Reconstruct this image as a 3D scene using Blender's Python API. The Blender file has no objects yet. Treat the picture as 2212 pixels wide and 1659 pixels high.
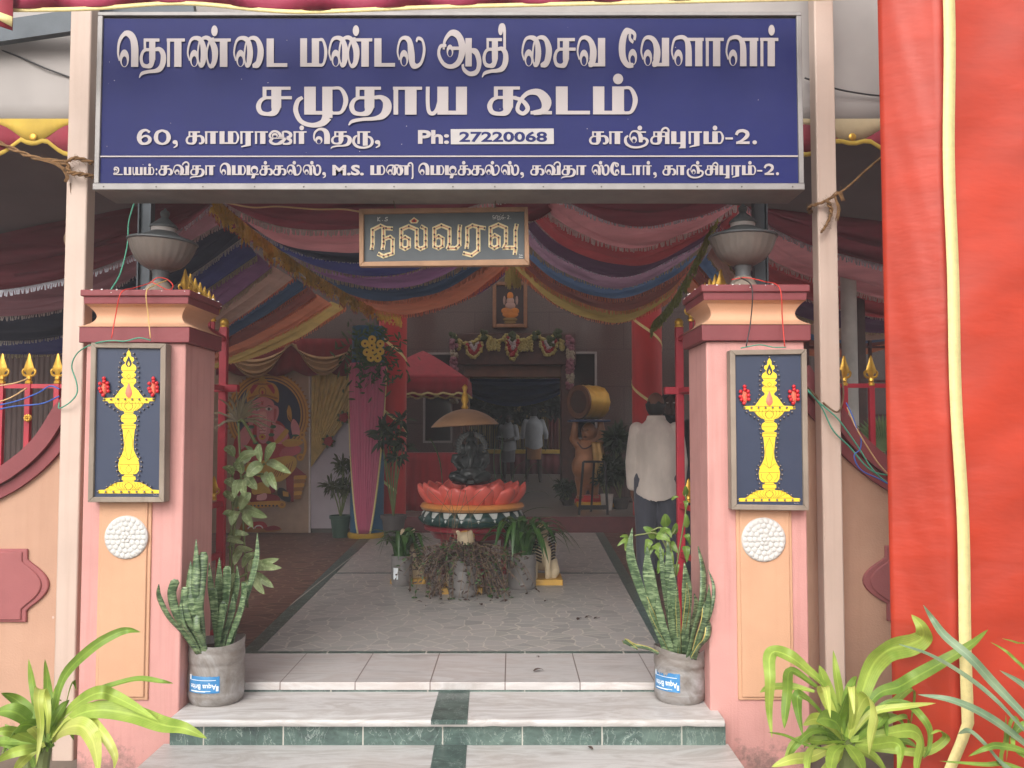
import bpy, bmesh, math, random
from math import sin, cos, pi, radians as R
from mathutils import Vector, Matrix
random.seed(7)
sc = bpy.context.scene
COL = sc.collection
# ---------------------------------------------------------------- camera, sky, sun, exposure
F, CX, CY, HOR, ZC = 1950.0, 1106.0, 829.5, 930.0, 1.69     # photo measured at 2212 x 1659
TH = math.atan((HOR - CY) / F)
cam_d = bpy.data.cameras.new('camera'); cam = bpy.data.objects.new('camera', cam_d); COL.objects.link(cam)
cam.location = (0, 0, ZC); cam.rotation_euler = (R(90) + TH, 0, 0)
cam_d.sensor_width = 36; cam_d.lens = 36 * F / 2212.0; cam_d.clip_end = 500; cam_d.clip_start = .05
sc.camera = cam
SUN_EL, SUN_AZ, SUN_E, SKY_E, EXPO = R(36), R(-176), .62, 0.15, .56
world = bpy.data.worlds.new('World'); sc.world = world; world.use_nodes = True
wn = world.node_tree.nodes; wl = world.node_tree.links; wn.clear()
sky = wn.new('ShaderNodeTexSky'); sky.sky_type = 'NISHITA'; sky.sun_disc = False
sky.sun_elevation = SUN_EL; sky.sun_rotation = R(196); sky.dust_density = 5; sky.air_density = 1.0; sky.ozone_density = .6
hsv = wn.new('ShaderNodeHueSaturation'); hsv.inputs['Saturation'].default_value = .22
bg = wn.new('ShaderNodeBackground'); bg.inputs['Strength'].default_value = SKY_E
wo = wn.new('ShaderNodeOutputWorld')
wl.new(sky.outputs[0], hsv.inputs['Color']); wl.new(hsv.outputs[0], bg.inputs['Color']); wl.new(bg.outputs[0], wo.inputs['Surface'])
sd = bpy.data.lights.new('sun', 'SUN'); sd.energy = SUN_E; sd.angle = R(50); sd.color = (1, .96, .9)
so = bpy.data.objects.new('sun', sd); COL.objects.link(so)
# sun stands behind and a little to the left of the camera
sdir = Vector((sin(R(-16)) * cos(SUN_EL), -cos(R(-16)) * cos(SUN_EL), sin(SUN_EL)))
so.rotation_euler = (-sdir).to_track_quat('-Z', 'Y').to_euler(); so.location = sdir * 30
sc.view_settings.view_transform = 'Standard'; sc.view_settings.look = 'None'
sc.view_settings.exposure = EXPO; sc.view_settings.gamma = 1
try:
    sc.cycles.max_bounces = 10; sc.cycles.diffuse_bounces = 6; sc.cycles.transparent_max_bounces = 12
    sc.cycles.sample_clamp_indirect = 4
except Exception: pass

# ---------------------------------------------------------------- measuring helpers
CT, ST = cos(TH), sin(TH)
def W(u, v, Y):
    a, b = (u - CX) / F, (v - CY) / F
    dy = CT + b * ST; dz = ST - b * CT
    t = Y / dy
    return Vector((a * t, Y, ZC + dz * t))
def Yat(v, z):
    b = (v - CY) / F
    return (z - ZC) * (CT + b * ST) / (ST - b * CT)
def G_(u, v, z): return W(u, v, Yat(v, z))
def pm(n, Y): return n * Y / F
def lin(c): return tuple((x / 12.92 if x <= .04045 else ((x + .055) / 1.055) ** 2.4) for x in c)
def S(r, g, b): return lin((r / 255., g / 255., b / 255.)) + (1.0,)
ORG = {}
def org(o): return ORG.get(o.name, Vector((0, 0, 0))) if o is not None else Vector((0, 0, 0))
def thing(name, label, cat, loc=(0, 0, 0), group=None):
    o = bpy.data.objects.new(name, None); COL.objects.link(o); o.empty_display_size = .05
    o.location = loc; ORG[o.name] = Vector(loc)
    o['label'] = label; o['category'] = cat
    if group: o['group'] = group
    return o
def tag(o, label, cat, group=None):
    o['label'] = label; o['category'] = cat
    if group: o['group'] = group
    return o
def kind(o, k): o['kind'] = k; return o

# ---------------------------------------------------------------- mesh builder
def crom(pts, n=6):
    P = [Vector(p) for p in pts]
    if len(P) < 3: 
        return [P[0].lerp(P[-1], i / n) for i in range(n + 1)]
    Q = [P[0] * 2 - P[1]] + P + [P[-1] * 2 - P[-2]]
    out = []
    for i in range(1, len(Q) - 2):
        a, b, c, d = Q[i - 1], Q[i], Q[i + 1], Q[i + 2]
        for k in range(n):
            t = k / n
            out.append(.5 * ((2 * b) + (c - a) * t + (2 * a - 5 * b + 4 * c - d) * t * t + (3 * b - a - 3 * c + d) * t ** 3))
    out.append(P[-1]); return out
class MB:
    def __init__(s): s.v = []; s.f = []; s.m = []; s.mi = 0; s.lat = {}; s.lat_tmp = []
    def add(s, vs, fs):
        n = len(s.v); s.v += [tuple(p) for p in vs]
        for f in fs: s.f.append(tuple(i + n for i in f)); s.m.append(s.mi)
        return s
    def quad(s, *p): return s.add(p, [tuple(range(len(p)))])
    def hexa(s, b, t):  # bottom 4, top 4
        return s.add(list(b) + list(t), [(3, 2, 1, 0), (4, 5, 6, 7), (0, 1, 5, 4), (1, 2, 6, 5), (2, 3, 7, 6), (3, 0, 4, 7)])
    def box(s, lo, hi):
        x0, y0, z0 = lo; x1, y1, z1 = hi
        return s.hexa([(x0, y0, z0), (x1, y0, z0), (x1, y1, z0), (x0, y1, z0)], [(x0, y0, z1), (x1, y0, z1), (x1, y1, z1), (x0, y1, z1)])
    def bar(s, a, b, w, d=None, up=(0, 0, 1)):
        a, b = Vector(a), Vector(b); d = w if d is None else d
        t = (b - a).normalized(); up = Vector(up)
        if abs(t.dot(up)) > .95: up = Vector((0, 1, 0))
        x = t.cross(up).normalized(); y = x.cross(t)
        x *= w / 2; y *= d / 2
        return s.hexa([a - x - y, a + x - y, a + x + y, a - x + y], [b - x - y, b + x - y, b + x + y, b - x + y])
    def prism(s, poly, ex):
        n = len(poly); ex = Vector(ex); P = [Vector(p) for p in poly]
        return s.add(P + [p + ex for p in P], [tuple(range(n - 1, -1, -1)), tuple(range(n, 2 * n))] + [(i, (i + 1) % n, n + (i + 1) % n, n + i) for i in range(n)])
    def rings(s, rings, closed=True, caps=True):
        n = len(rings[0]); vs = [p for r in rings for p in r]; fs = []
        m = n if closed else n - 1
        for i in range(len(rings) - 1):
            for j in range(m):
                k = (j + 1) % n
                fs.append((i * n + j, i * n + k, (i + 1) * n + k, (i + 1) * n + j))
        if caps and closed:
            fs.append(tuple(range(n - 1, -1, -1))); fs.append(tuple((len(rings) - 1) * n + j for j in range(n)))
        return s.add(vs, fs)
    def tube(s, pts, r, n=8, smooth=0):
        P = crom(pts, smooth) if smooth else [Vector(p) for p in pts]
        m = len(P)
        rr = [r] * m if not isinstance(r, (list, tuple)) else [r[min(len(r) - 1, int(i * (len(r) - 1) / max(1, m - 1)))] * (1 - ((i * (len(r) - 1) / max(1, m - 1)) % 1)) + r[min(len(r) - 1, int(i * (len(r) - 1) / max(1, m - 1)) + 1)] * ((i * (len(r) - 1) / max(1, m - 1)) % 1) for i in range(m)]
        t = (P[1] - P[0]).normalized(); x = t.orthogonal().normalized(); rings = []
        for i in range(m):
            t = (P[min(i + 1, m - 1)] - P[max(i - 1, 0)])
            if t.length < 1e-9: t = Vector((0, 0, 1))
            t.normalize()
            x = (x - t * x.dot(t)); x = x.normalized() if x.length > 1e-6 else t.orthogonal().normalized()
            y = t.cross(x)
            rings.append([P[i] + (x * cos(2 * pi * k / n) + y * sin(2 * pi * k / n)) * rr[i] for k in range(n)])
        return s.rings(rings)
    def lathe(s, prof, c, n=24, mat=None, a0=0, a1=2 * pi):
        c = Vector(c); full = abs(a1 - a0 - 2 * pi) < 1e-6
        m = n if full else n + 1; rings = []
        for r, z in prof:
            ring = []
            for k in range(m):
                a = a0 + (a1 - a0) * k / n
                p = Vector((max(r, 1e-4) * cos(a), max(r, 1e-4) * sin(a), z))
                ring.append(c + (mat @ p if mat else p))
            rings.append(ring)
        return s.rings(rings, closed=full, caps=full)
    def ball(s, c, r, n=10, m=6, mat=None):
        rx, ry, rz = r if isinstance(r, (tuple, list)) else (r, r, r); c = Vector(c); rings = []
        for i in range(m + 1):
            ph = -pi / 2 + pi * i / m; q = max(cos(ph), .02)
            ring = []
            for k in range(n):
                p = Vector((rx * q * cos(2 * pi * k / n), ry * q * sin(2 * pi * k / n), rz * sin(ph)))
                ring.append(c + (mat @ p if mat else p))
            rings.append(ring)
        return s.rings(rings)
    def sheet(s, rows): return s.rings(rows, closed=False, caps=False)
    def leaf(s, pts, w, side=None, fold=.25, n=5, prof=None, wav=0):
        """curved leaf blade: pts centre line, w full width, folded along the midrib"""
        P = crom(pts, n); m = len(P); rows = []; x = Vector(side) if side is not None else Vector((1, 0, 0)); sg = 0
        for i in range(m):
            t = (P[min(i + 1, m - 1)] - P[max(i - 1, 0)])
            t = t.normalized() if t.length > 1e-9 else Vector((0, 0, 1))
            x = x - t * x.dot(t)
            x = x.normalized() if x.length > .05 else t.orthogonal().normalized()
            nn = x.cross(t)
            if not sg: sg = 1 if nn.z > -.2 else -1
            q = i / (m - 1)
            k = (prof(q) if prof else (min(1, .35 + q * 2.2) * (1 - q ** 2.2) ** .8))
            h = w / 2 * k; wv = wav * w * sin(q * 13 + w * 900) if wav else 0
            rows.append([P[i] - x * h + nn * (sg * h * fold + wv), P[i] - x * h * .5 + nn * (sg * h * fold * .42 + wv * .4), P[i], P[i] + x * h * .5 + nn * (sg * h * fold * .42 - wv * .4), P[i] + x * h + nn * (sg * h * fold - wv)])
        for r in rows:
            for k_, l_ in enumerate((-1, -.5, 0, .5, 1)): s.lat[len(s.v) + len(s.lat_tmp) + k_] = l_
            s.lat_tmp += r
        s.lat_tmp = []
        return s.sheet(rows)
    def build(s, name, mats, parent=None, sm=35, bevel=0, sub=0, solid=0, recalc=True):
        o0 = org(parent)
        me = bpy.data.meshes.new(name)
        me.from_pydata([(p[0] - o0.x, p[1] - o0.y, p[2] - o0.z) for p in s.v], [], s.f)
        if not isinstance(mats, (list, tuple)): mats = [mats]
        if s.lat:
            at = me.attributes.new('lat', 'FLOAT', 'POINT'); at.data.foreach_set('value', [s.lat.get(i, 0.0) for i in range(len(s.v))])
        for m in mats: me.materials.append(m)
        me.polygons.foreach_set('material_index', s.m)
        if recalc:
            bm = bmesh.new(); bm.from_mesh(me); bmesh.ops.recalc_face_normals(bm, faces=bm.faces); bm.to_mesh(me); bm.free()
        me.polygons.foreach_set('use_smooth', [True] * len(me.polygons))
        if sm < 180: me.set_sharp_from_angle(angle=R(sm))
        me.update()
        o = bpy.data.objects.new(name, me); COL.objects.link(o)
        if parent is not None: o.parent = parent
        ORG[o.name] = o0
        if solid: md = o.modifiers.new('solid', 'SOLIDIFY'); md.thickness = solid; md.offset = 0
        if bevel: md = o.modifiers.new('bevel', 'BEVEL'); md.width = bevel; md.segments = 2; md.limit_method = 'ANGLE'; md.angle_limit = R(40)
        if sub: md = o.modifiers.new('sub', 'SUBSURF'); md.levels = sub; md.render_levels = sub
        return o
def clone(o, parent, loc):
    c = o.copy(); COL.objects.link(c); c.parent = parent; c.location = loc; ORG[c.name] = org(parent); return c

# ---------------------------------------------------------------- materials
def nodes(name):
    m = bpy.data.materials.new(name); m.use_nodes = True; nt = m.node_tree
    return m, nt, nt.nodes['Principled BSDF']
class NT:
    def __init__(s, nt): s.t = nt; s.n = nt.nodes; s.l = nt.links; s.pos = None
    def P(s):
        if s.pos is None: s.pos = s.n.new('ShaderNodeNewGeometry').outputs['Position']
        return s.pos
    def map(s, scale=(1, 1, 1), rot=(0, 0, 0), loc=(0, 0, 0)):
        m = s.n.new('ShaderNodeMapping'); s.l.new(s.P(), m.inputs[0])
        m.inputs['Scale'].default_value = scale; m.inputs['Rotation'].default_value = rot; m.inputs['Location'].default_value = loc
        return m.outputs[0]
    def noise(s, scale, vec=None, detail=4, rough=.55, dist=0):
        n = s.n.new('ShaderNodeTexNoise'); n.inputs['Scale'].default_value = scale; n.inputs['Detail'].default_value = detail
        n.inputs['Roughness'].default_value = rough; n.inputs['Distortion'].default_value = dist
        s.l.new(vec if vec is not None else s.P(), n.inputs['Vector']); return n.outputs['Fac']
    def ramp(s, fac, stops, interp='LINEAR'):
        r = s.n.new('ShaderNodeValToRGB'); r.color_ramp.interpolation = interp; s.l.new(fac, r.inputs[0])
        e = r.color_ramp.elements
        while len(e) < len(stops): e.new(.5)
        for i, (p, c) in enumerate(stops):
            e[i].position = p; e[i].color = c if not isinstance(c, (int, float)) else (c, c, c, 1)
        return r.outputs[0]
    def mix(s, fac, a, b, mode='MIX'):
        x = s.n.new('ShaderNodeMix'); x.data_type = 'RGBA'; x.blend_type = mode
        for k, val in ((0, fac), (6, a), (7, b)):
            if isinstance(val, (int, float)): x.inputs[k].default_value = val
            elif isinstance(val, tuple): x.inputs[k].default_value = val
            else: s.l.new(val, x.inputs[k])
        return x.outputs[2]
    def math(s, op, a, b=0.0):
        x = s.n.new('ShaderNodeMath'); x.operation = op
        for k, val in ((0, a), (1, b)):
            if isinstance(val, (int, float)): x.inputs[k].default_value = val
            else: s.l.new(val, x.inputs[k])
        return x.outputs[0]
    def bump(s, h, st=.3, dist=.01):
        b = s.n.new('ShaderNodeBump'); b.inputs['Strength'].default_value = st; b.inputs['Distance'].default_value = dist
        s.l.new(h, b.inputs['Height']); s.l.new(b.outputs[0], s.n['Principled BSDF'].inputs['Normal']); return b
    def xyz(s, vec=None):
        x = s.n.new('ShaderNodeSeparateXYZ'); s.l.new(vec if vec is not None else s.P(), x.inputs[0]); return x.outputs
    def brick(s, vec, w, h, mortar, c1, c2, cm, off=.5):
        b = s.n.new('ShaderNodeTexBrick'); s.l.new(vec, b.inputs['Vector']); b.inputs['Scale'].default_value = 1
        b.inputs['Brick Width'].default_value = w; b.inputs['Row Height'].default_value = h; b.inputs['Mortar Size'].default_value = mortar
        b.offset = off
        for k, c in (('Color1', c1), ('Color2', c2), ('Mortar', cm)): b.inputs[k].default_value = c
        return b.outputs['Color']
MC = {}
def mul(c, k): return (min(c[0] * k, 1), min(c[1] * k, 1), min(c[2] * k, 1), 1)
def M(name, col, rough=.6, metal=0, var=.25, vs=6, bump=.15, bs=80, dirt=0, dcol=None, spec=None, streak=0, sheen=0, coat=0, splash=0):
    if name in MC: return MC[name]
    m, nt, b = nodes(name); k = NT(nt)
    n1 = k.noise(vs, detail=6)
    c = k.mix(k.ramp(n1, [(.3, 0.), (.7, 1.)]), mul(col, 1 - var), mul(col, 1 + var * .6))
    if dirt:
        n2 = k.noise(vs * .45, detail=9, rough=.7)
        c = k.mix(k.ramp(n2, [(.5, 0.), (.72, dirt)]), c, dcol or S(70, 60, 52))
    if streak:
        n3 = k.noise(1, k.map((28, 28, 1.2)), detail=5)
        c = k.mix(k.ramp(n3, [(.5, 0.), (.75, streak)]), c, dcol or S(60, 52, 46))
    if splash:      # mud splashes with a ragged upper edge on the foot of the wall, chips higher up
        n4 = k.noise(7, detail=9, rough=.72); e = k.math('ADD', n4, k.math('MULTIPLY', k.math('SUBTRACT', splash, k.xyz()[2]), .9))
        c = k.mix(k.ramp(e, [(.52, 0.), (.66, .75)]), c, S(112, 96, 90))
        n5 = k.noise(13, k.map((1, 1, .55)), detail=9, rough=.68); c = k.mix(k.ramp(n5, [(.70, 0.), (.715, .6)]), c, S(224, 206, 200))
    k.l.new(c, b.inputs['Base Color'])
    b.inputs['Roughness'].default_value = rough; b.inputs['Metallic'].default_value = metal
    if spec is not None: b.inputs['Specular IOR Level'].default_value = spec
    if sheen: b.inputs['Sheen Weight'].default_value = sheen
    if coat: b.inputs['Coat Weight'].default_value = coat; b.inputs['Coat Roughness'].default_value = .15
    if bump: k.bump(k.noise(bs, detail=5), bump, .004)
    MC[name] = m; return m
def cloth(name, col, rough=.75, wr=.35, ws=(3, 3, 18), sheen=.15, trans=0):
    if name in MC: return MC[name]
    m, nt, b = nodes(name); k = NT(nt)
    n1 = k.noise(1, k.map(ws), detail=4)
    n2 = k.noise(2.2, detail=3)
    c = k.mix(k.ramp(n1, [(.3, 0.), (.72, 1.)]), mul(col, .78), mul(col, 1.12))
    c = k.mix(k.ramp(n2, [(.35, 0.), (.7, .35)]), c, mul(col, .85))
    k.l.new(c, b.inputs['Base Color']); b.inputs['Roughness'].default_value = rough; b.inputs['Sheen Weight'].default_value = sheen
    k.bump(n1, wr, .02)
    if trans:
        tr = nt.nodes.new('ShaderNodeBsdfTranslucent'); k.l.new(c, tr.inputs['Color'])
        mx = nt.nodes.new('ShaderNodeMixShader'); mx.inputs[0].default_value = trans
        k.l.new(b.outputs[0], mx.inputs[1]); k.l.new(tr.outputs[0], mx.inputs[2]); k.l.new(mx.outputs[0], nt.nodes['Material Output'].inputs['Surface'])
    MC[name] = m; return m
def leafm(name, c1, c2, stripe=0, rough=.42, trans=.25):
    if name in MC: return MC[name]
    m, nt, b = nodes(name); k = NT(nt)
    n = k.noise(9, detail=4); c = k.mix(k.ramp(n, [(.32, 0.), (.68, 1.)]), c1, c2)
    if stripe:
        n2 = k.noise(1, k.map((40, 40, 40)), detail=2); c = k.mix(k.ramp(n2, [(.55, 0.), (.7, stripe)]), c, mul(c2, 1.7))
    at = nt.nodes.new('ShaderNodeAttribute'); at.attribute_name = 'lat'; la = k.math('ABSOLUTE', at.outputs['Fac'])
    c = k.mix(k.math('MULTIPLY', k.math('LESS_THAN', la, .09), .55), c, mul(c2, 1.35))                     # midrib
    c = k.mix(k.math('MULTIPLY', k.math('GREATER_THAN', k.math('SINE', k.math('MULTIPLY', la, 34.0)), .55), .28), c, mul(c1, .72))   # parallel veins
    n3 = k.noise(26, detail=5, rough=.7); c = k.mix(k.ramp(n3, [(.64, 0.), (.74, .55)]), c, S(150, 128, 74))
    k.l.new(c, b.inputs['Base Color']); b.inputs['Roughness'].default_value = rough
    b.inputs['Subsurface Weight'].default_value = 0
    tr = nt.nodes.new('ShaderNodeBsdfTranslucent'); k.l.new(c, tr.inputs['Color'])
    mx = nt.nodes.new('ShaderNodeMixShader'); mx.inputs[0].default_value = trans
    k.l.new(b.outputs[0], mx.inputs[1]); k.l.new(tr.outputs[0], mx.inputs[2]); k.l.new(mx.outputs[0], nt.nodes['Material Output'].inputs['Surface'])
    MC[name] = m; return m
# ================================================================ SETTING
ZF, ZT2, ZT3, ZH = .33, .29, .153, .545          # porch floor, second tread, lowest tread, hall floor
def m_marble():
    m, nt, b = nodes('white_marble'); k = NT(nt)
    v = k.map((1.2, 5, 5), rot=(0, 0, .12))
    n = k.noise(1.6, v, detail=9, rough=.62, dist=.8)
    c = k.ramp(n, [(.28, S(158, 150, 146)), (.47, S(197, 194, 192)), (.56, S(176, 170, 166)), (.7, S(206, 204, 202))])
    n2 = k.noise(2.3, detail=8, rough=.7); c = k.mix(k.ramp(n2, [(.52, 0.), (.75, .35)]), c, S(160, 142, 128))
    n3 = k.noise(38, detail=3); c = k.mix(k.ramp(n3, [(.7, 0.), (.78, .35)]), c, S(120, 110, 100))
    k.l.new(c, b.inputs['Base Color']); b.inputs['Roughness'].default_value = .38; k.bump(n2, .06, .004); return m
def m_marble_tiles(jx, x0):
    m, nt, b = nodes('marble_tiles'); k = NT(nt)
    n = k.noise(1.6, k.map((1.2, 5, 5), rot=(0, 0, .3)), detail=9, rough=.62, dist=.8)
    c = k.ramp(n, [(.28, S(164, 156, 152)), (.48, S(197, 193, 191)), (.57, S(186, 178, 174)), (.7, S(204, 201, 199))])
    x = k.xyz()[0]; t = k.math('ABSOLUTE', k.math('SUBTRACT', k.math('FRACT', k.math('DIVIDE', k.math('SUBTRACT', x, x0), jx)), .5))
    j = k.math('GREATER_THAN', t, .4925)
    c = k.mix(j, c, S(120, 105, 100))
    n3 = k.noise(2.6, detail=8, rough=.7); c = k.mix(k.ramp(n3, [(.55, 0.), (.78, .3)]), c, S(150, 132, 120))
    k.l.new(c, b.inputs['Base Color']); b.inputs['Roughness'].default_value = .3; return m
def m_green(name, w, h, joints=True, k1=1.0, light=0):
    m, nt, b = nodes(name); k = NT(nt)
    n = k.noise(9, k.map((1, 1, 1.6)), detail=10, rough=.7, dist=1.2)
    c = k.ramp(n, [(.3, mul(S(44, 58, 58), k1)), (.5, mul(S(72, 92, 86), k1)), (.66, mul(S(96, 116, 108), k1)), (.8, mul(S(150, 165, 158), k1))])
    vn = k.noise(3.3, k.map((2, 2, 1), rot=(0, .8, 0)), detail=8, rough=.6, dist=2.5)
    c = k.mix(k.ramp(vn, [(.492, 0.), (.5, .65), (.508, 0.)]), c, S(190, 200, 192))
    if joints:
        sx = k.xyz(); x = sx[0]
        t = k.math('FRACT', k.math('DIVIDE', k.math('ADD', x, w * .37), w))
        c = k.mix(k.math('LESS_THAN', k.math('ABSOLUTE', k.math('SUBTRACT', t, .5)), .008), c, S(190, 185, 175))
        cell = k.math('FLOOR', k.math('DIVIDE', k.math('ADD', x, w * .37), w)); wn_ = k.n.new('ShaderNodeTexWhiteNoise'); wn_.noise_dimensions = '1D'; k.l.new(cell, wn_.inputs['W'])
        c = k.mix(k.math('MULTIPLY', wn_.outputs['Value'], .35), c, mul(S(110, 128, 118), k1))
    k.l.new(c, b.inputs['Base Color']); b.inputs['Roughness'].default_value = .35; k.bump(n, .05, .003); return m
def m_crazy(name, stops, mortar, scale, rough=.45, mw=.022, seed=0, strx=1, stry=1):
    m, nt, b = nodes(name); k = NT(nt)
    v = k.map((scale * strx, scale * stry, 0), loc=(seed, seed, 0))
    nz = k.n.new('ShaderNodeTexNoise'); nz.inputs['Scale'].default_value = .8; k.l.new(v, nz.inputs['Vector'])
    ad = k.n.new('ShaderNodeVectorMath'); ad.operation = 'MULTIPLY_ADD'; k.l.new(nz.outputs['Color'], ad.inputs[0]); ad.inputs[1].default_value = (.7, .7, 0); k.l.new(v, ad.inputs[2])
    a = k.n.new('ShaderNodeTexVoronoi'); a.feature = 'F1'; a.voronoi_dimensions = '2D'; a.inputs['Scale'].default_value = 1; a.inputs['Randomness'].default_value = .95; k.l.new(ad.outputs[0], a.inputs['Vector'])
    e = k.n.new('ShaderNodeTexVoronoi'); e.feature = 'DISTANCE_TO_EDGE'; e.voronoi_dimensions = '2D'; e.inputs['Scale'].default_value = 1; e.inputs['Randomness'].default_value = .95; k.l.new(ad.outputs[0], e.inputs['Vector'])
    sep = k.n.new('ShaderNodeSeparateColor'); k.l.new(a.outputs['Color'], sep.inputs[0])
    c = k.ramp(sep.outputs[0], stops)
    n = k.noise(22, detail=6); c = k.mix(k.math('MULTIPLY', n, .45), c, mul(stops[1][1], .8))
    jn = k.noise(5, detail=3)
    lim = k.math('MULTIPLY', k.ramp(jn, [(.3, .25), (.7, 1.3)]), mw * 1.6)
    j = k.math('LESS_THAN', e.outputs['Distance'], lim)
    c = k.mix(k.math('MULTIPLY', j, .6), c, mortar)
    d = k.noise(1.1, detail=7, rough=.65); c = k.mix(k.ramp(d, [(.45, 0.), (.75, .4)]), c, mul(stops[1][1], .9))
    k.l.new(c, b.inputs['Base Color']); b.inputs['Roughness'].default_value = rough
    k.bump(k.math('MINIMUM', e.outputs['Distance'], .06), .25, .02); return m
def m_brickfloor():
    m, nt, b = nodes('brown_slab_floor'); k = NT(nt)
    v = k.map((1, 1, 1), rot=(0, 0, .03))
    c = k.brick(v, .19, .085, .009, S(104, 72, 66), S(132, 94, 86), S(160, 136, 108))
    n = k.noise(14, detail=5); c = k.mix(k.math('MULTIPLY', n, .5), c, S(92, 66, 62))
    k.l.new(c, b.inputs['Base Color']); b.inputs['Roughness'].default_value = .4; return m
MARBLE = m_marble(); GREENM = m_green('green_marble_riser', .39, .14); GREENF = m_green('green_marble_strip', .6, 1, True, .85); GREENL = m_green('pale_green_marble', .52, .1, True, 1.25)
CRAZY = m_crazy('crazy_paving', [(0., S(142, 140, 138)), (.35, S(164, 161, 158)), (.6, S(172, 165, 161)), (.8, S(154, 153, 148)), (1., S(168, 164, 160))], S(206, 198, 184), 8.2, seed=3, mw=.03)
BROWNF = m_crazy('brown_mosaic_floor', [(0., S(84, 58, 54)), (.4, S(104, 72, 66)), (.7, S(118, 84, 76)), (1., S(96, 66, 62))], S(150, 126, 102), 8.0, seed=9, mw=.04, strx=.7)
STREET = M('street_dust', S(120, 108, 96), .9, 0, .3, 3, .5, 40, .5, S(80, 72, 66))

g = MB().box((-45, -20, -.3), (45, 60, 0)).build('ground', STREET); kind(g, 'structure')
f = MB(); f.box((-9, 5.14, 0), (9, 12.12, ZF)); f.box((-1.62, 4.97, 0), (.96, 5.139, ZF - .002)); pf = f.build('porch_floor', BROWNF); kind(pf, 'structure')
# central path of crazy paving and its green edging
L0, L1 = G_(528, 1405, ZF), G_(776, 1165, ZF); Li0, Li1 = G_(560, 1405, ZF), G_(800, 1165, ZF)
def ext(a, b, Y): t = (Y - a.y) / (b.y - a.y); return a.lerp(b, t)
R0, R1 = G_(1402, 1365, ZF), G_(1289, 1157, ZF); Ro0, Ro1 = G_(1432, 1365, ZF), G_(1307, 1157, ZF)
YA, YB = 5.58, 12.1
def strip(a0, a1, b0, b1, z, name, mat, ya=YA, yb=YB):
    p = [ext(a0, a1, ya), ext(b0, b1, ya), ext(b0, b1, yb), ext(a0, a1, yb)]
    o = MB().prism([(q.x, q.y, ZF + .0005) for q in p], (0, 0, z)).build(name, mat); return kind(o, 'structure')
strip(Li0, Li1, R0, R1, .004, 'paved_path', CRAZY)
strip(L0, L1, Li0, Li1, .006, 'path', GREENF)
strip(R0, R1, Ro0, Ro1, .006, 'path', GREENF)
# cross strips on the path
for vv in (1236, 1240):
    pass
b_ = MB(); y = Yat(1240, ZF); b_.box((ext(Li0, Li1, y).x, y, ZF), (ext(R0, R1, y).x, y + .06, ZF + .0065)); kind(b_.build('path', GREENF), 'structure')

# ---------------- entrance steps
st = thing('entrance_steps', 'white marble entrance steps with dark green risers between the gate pillars', 'steps', (-.33, 4.4, 0))
TILES = m_marble_tiles(.402, W(1091, 1470, 4.91).x)
MB().box((-1.66, 4.915, ZF - .03), (1.0, 5.55, ZF + .012)).build('top_tread', TILES, st, bevel=.004)
MB().box((-1.66, 5.55, ZF - .03), (1.0, 5.595, ZF + .013)).build('edge_strip', GREENF, st)
MB().box((-1.66, 4.925, ZT2 - .01), (1.0, 4.96, ZF - .03)).build('upper_riser', GREENL, st)
def tread(x0, x1, y0, y1, z, name):
    rnd = random.Random(int(z * 1000)); n = 60; t = .034
    mb = MB(); rows = []
    for i in range(n + 1):
        x = x0 + (x1 - x0) * i / n
        chip = (.012 if rnd.random() < .12 else 0) * rnd.random() + rnd.random() * .002
        yy = y0 + chip
        rows.append([(x, y1, z), (x, yy + .012, z), (x, yy + .003, z - .004), (x, yy, z - .012), (x, yy, z - t + .008), (x, yy + .006, z - t), (x, y1, z - t)])
    mb.rings(rows, closed=True, caps=True)
    return mb.build(name, MARBLE, st, sm=50)
tread(-1.665, 1.03, 4.45, 4.95, ZT2, 'middle_tread')
MB().box((-1.675, 4.50, ZT3 - .01), (1.045, 4.95, ZT2 - .034)).build('lower_riser', GREENM, st)
tread(-1.71, 1.06, 3.88, 4.52, ZT3, 'bottom_tread')
MB().box((-1.68, 3.95, -.05), (1.04, 4.5, ZT3 - .034)).build('bottom_riser', GREENM, st)
for (ua, ub, va, vb, z, y0) in ((935, 1012, 1541, 1489, ZT2, 4.444), (926, 1006, 1690, 1603, ZT3, 3.874)):
    a = G_(ua, va, z); b = G_(ub, va, z); c = G_(ub + 3, vb, z); d = G_(ua + 14, vb, z)
    mb = MB(); mb.hexa([(a.x, y0, z - .02), (b.x, y0, z - .02), (c.x, c.y, z - .02), (d.x, d.y, z - .02)], [(a.x, y0, z + .003), (b.x, y0, z + .003), (c.x, c.y, z + .003), (d.x, d.y, z + .003)])
    mb.build('green_inlay', GREENF, st)

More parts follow.
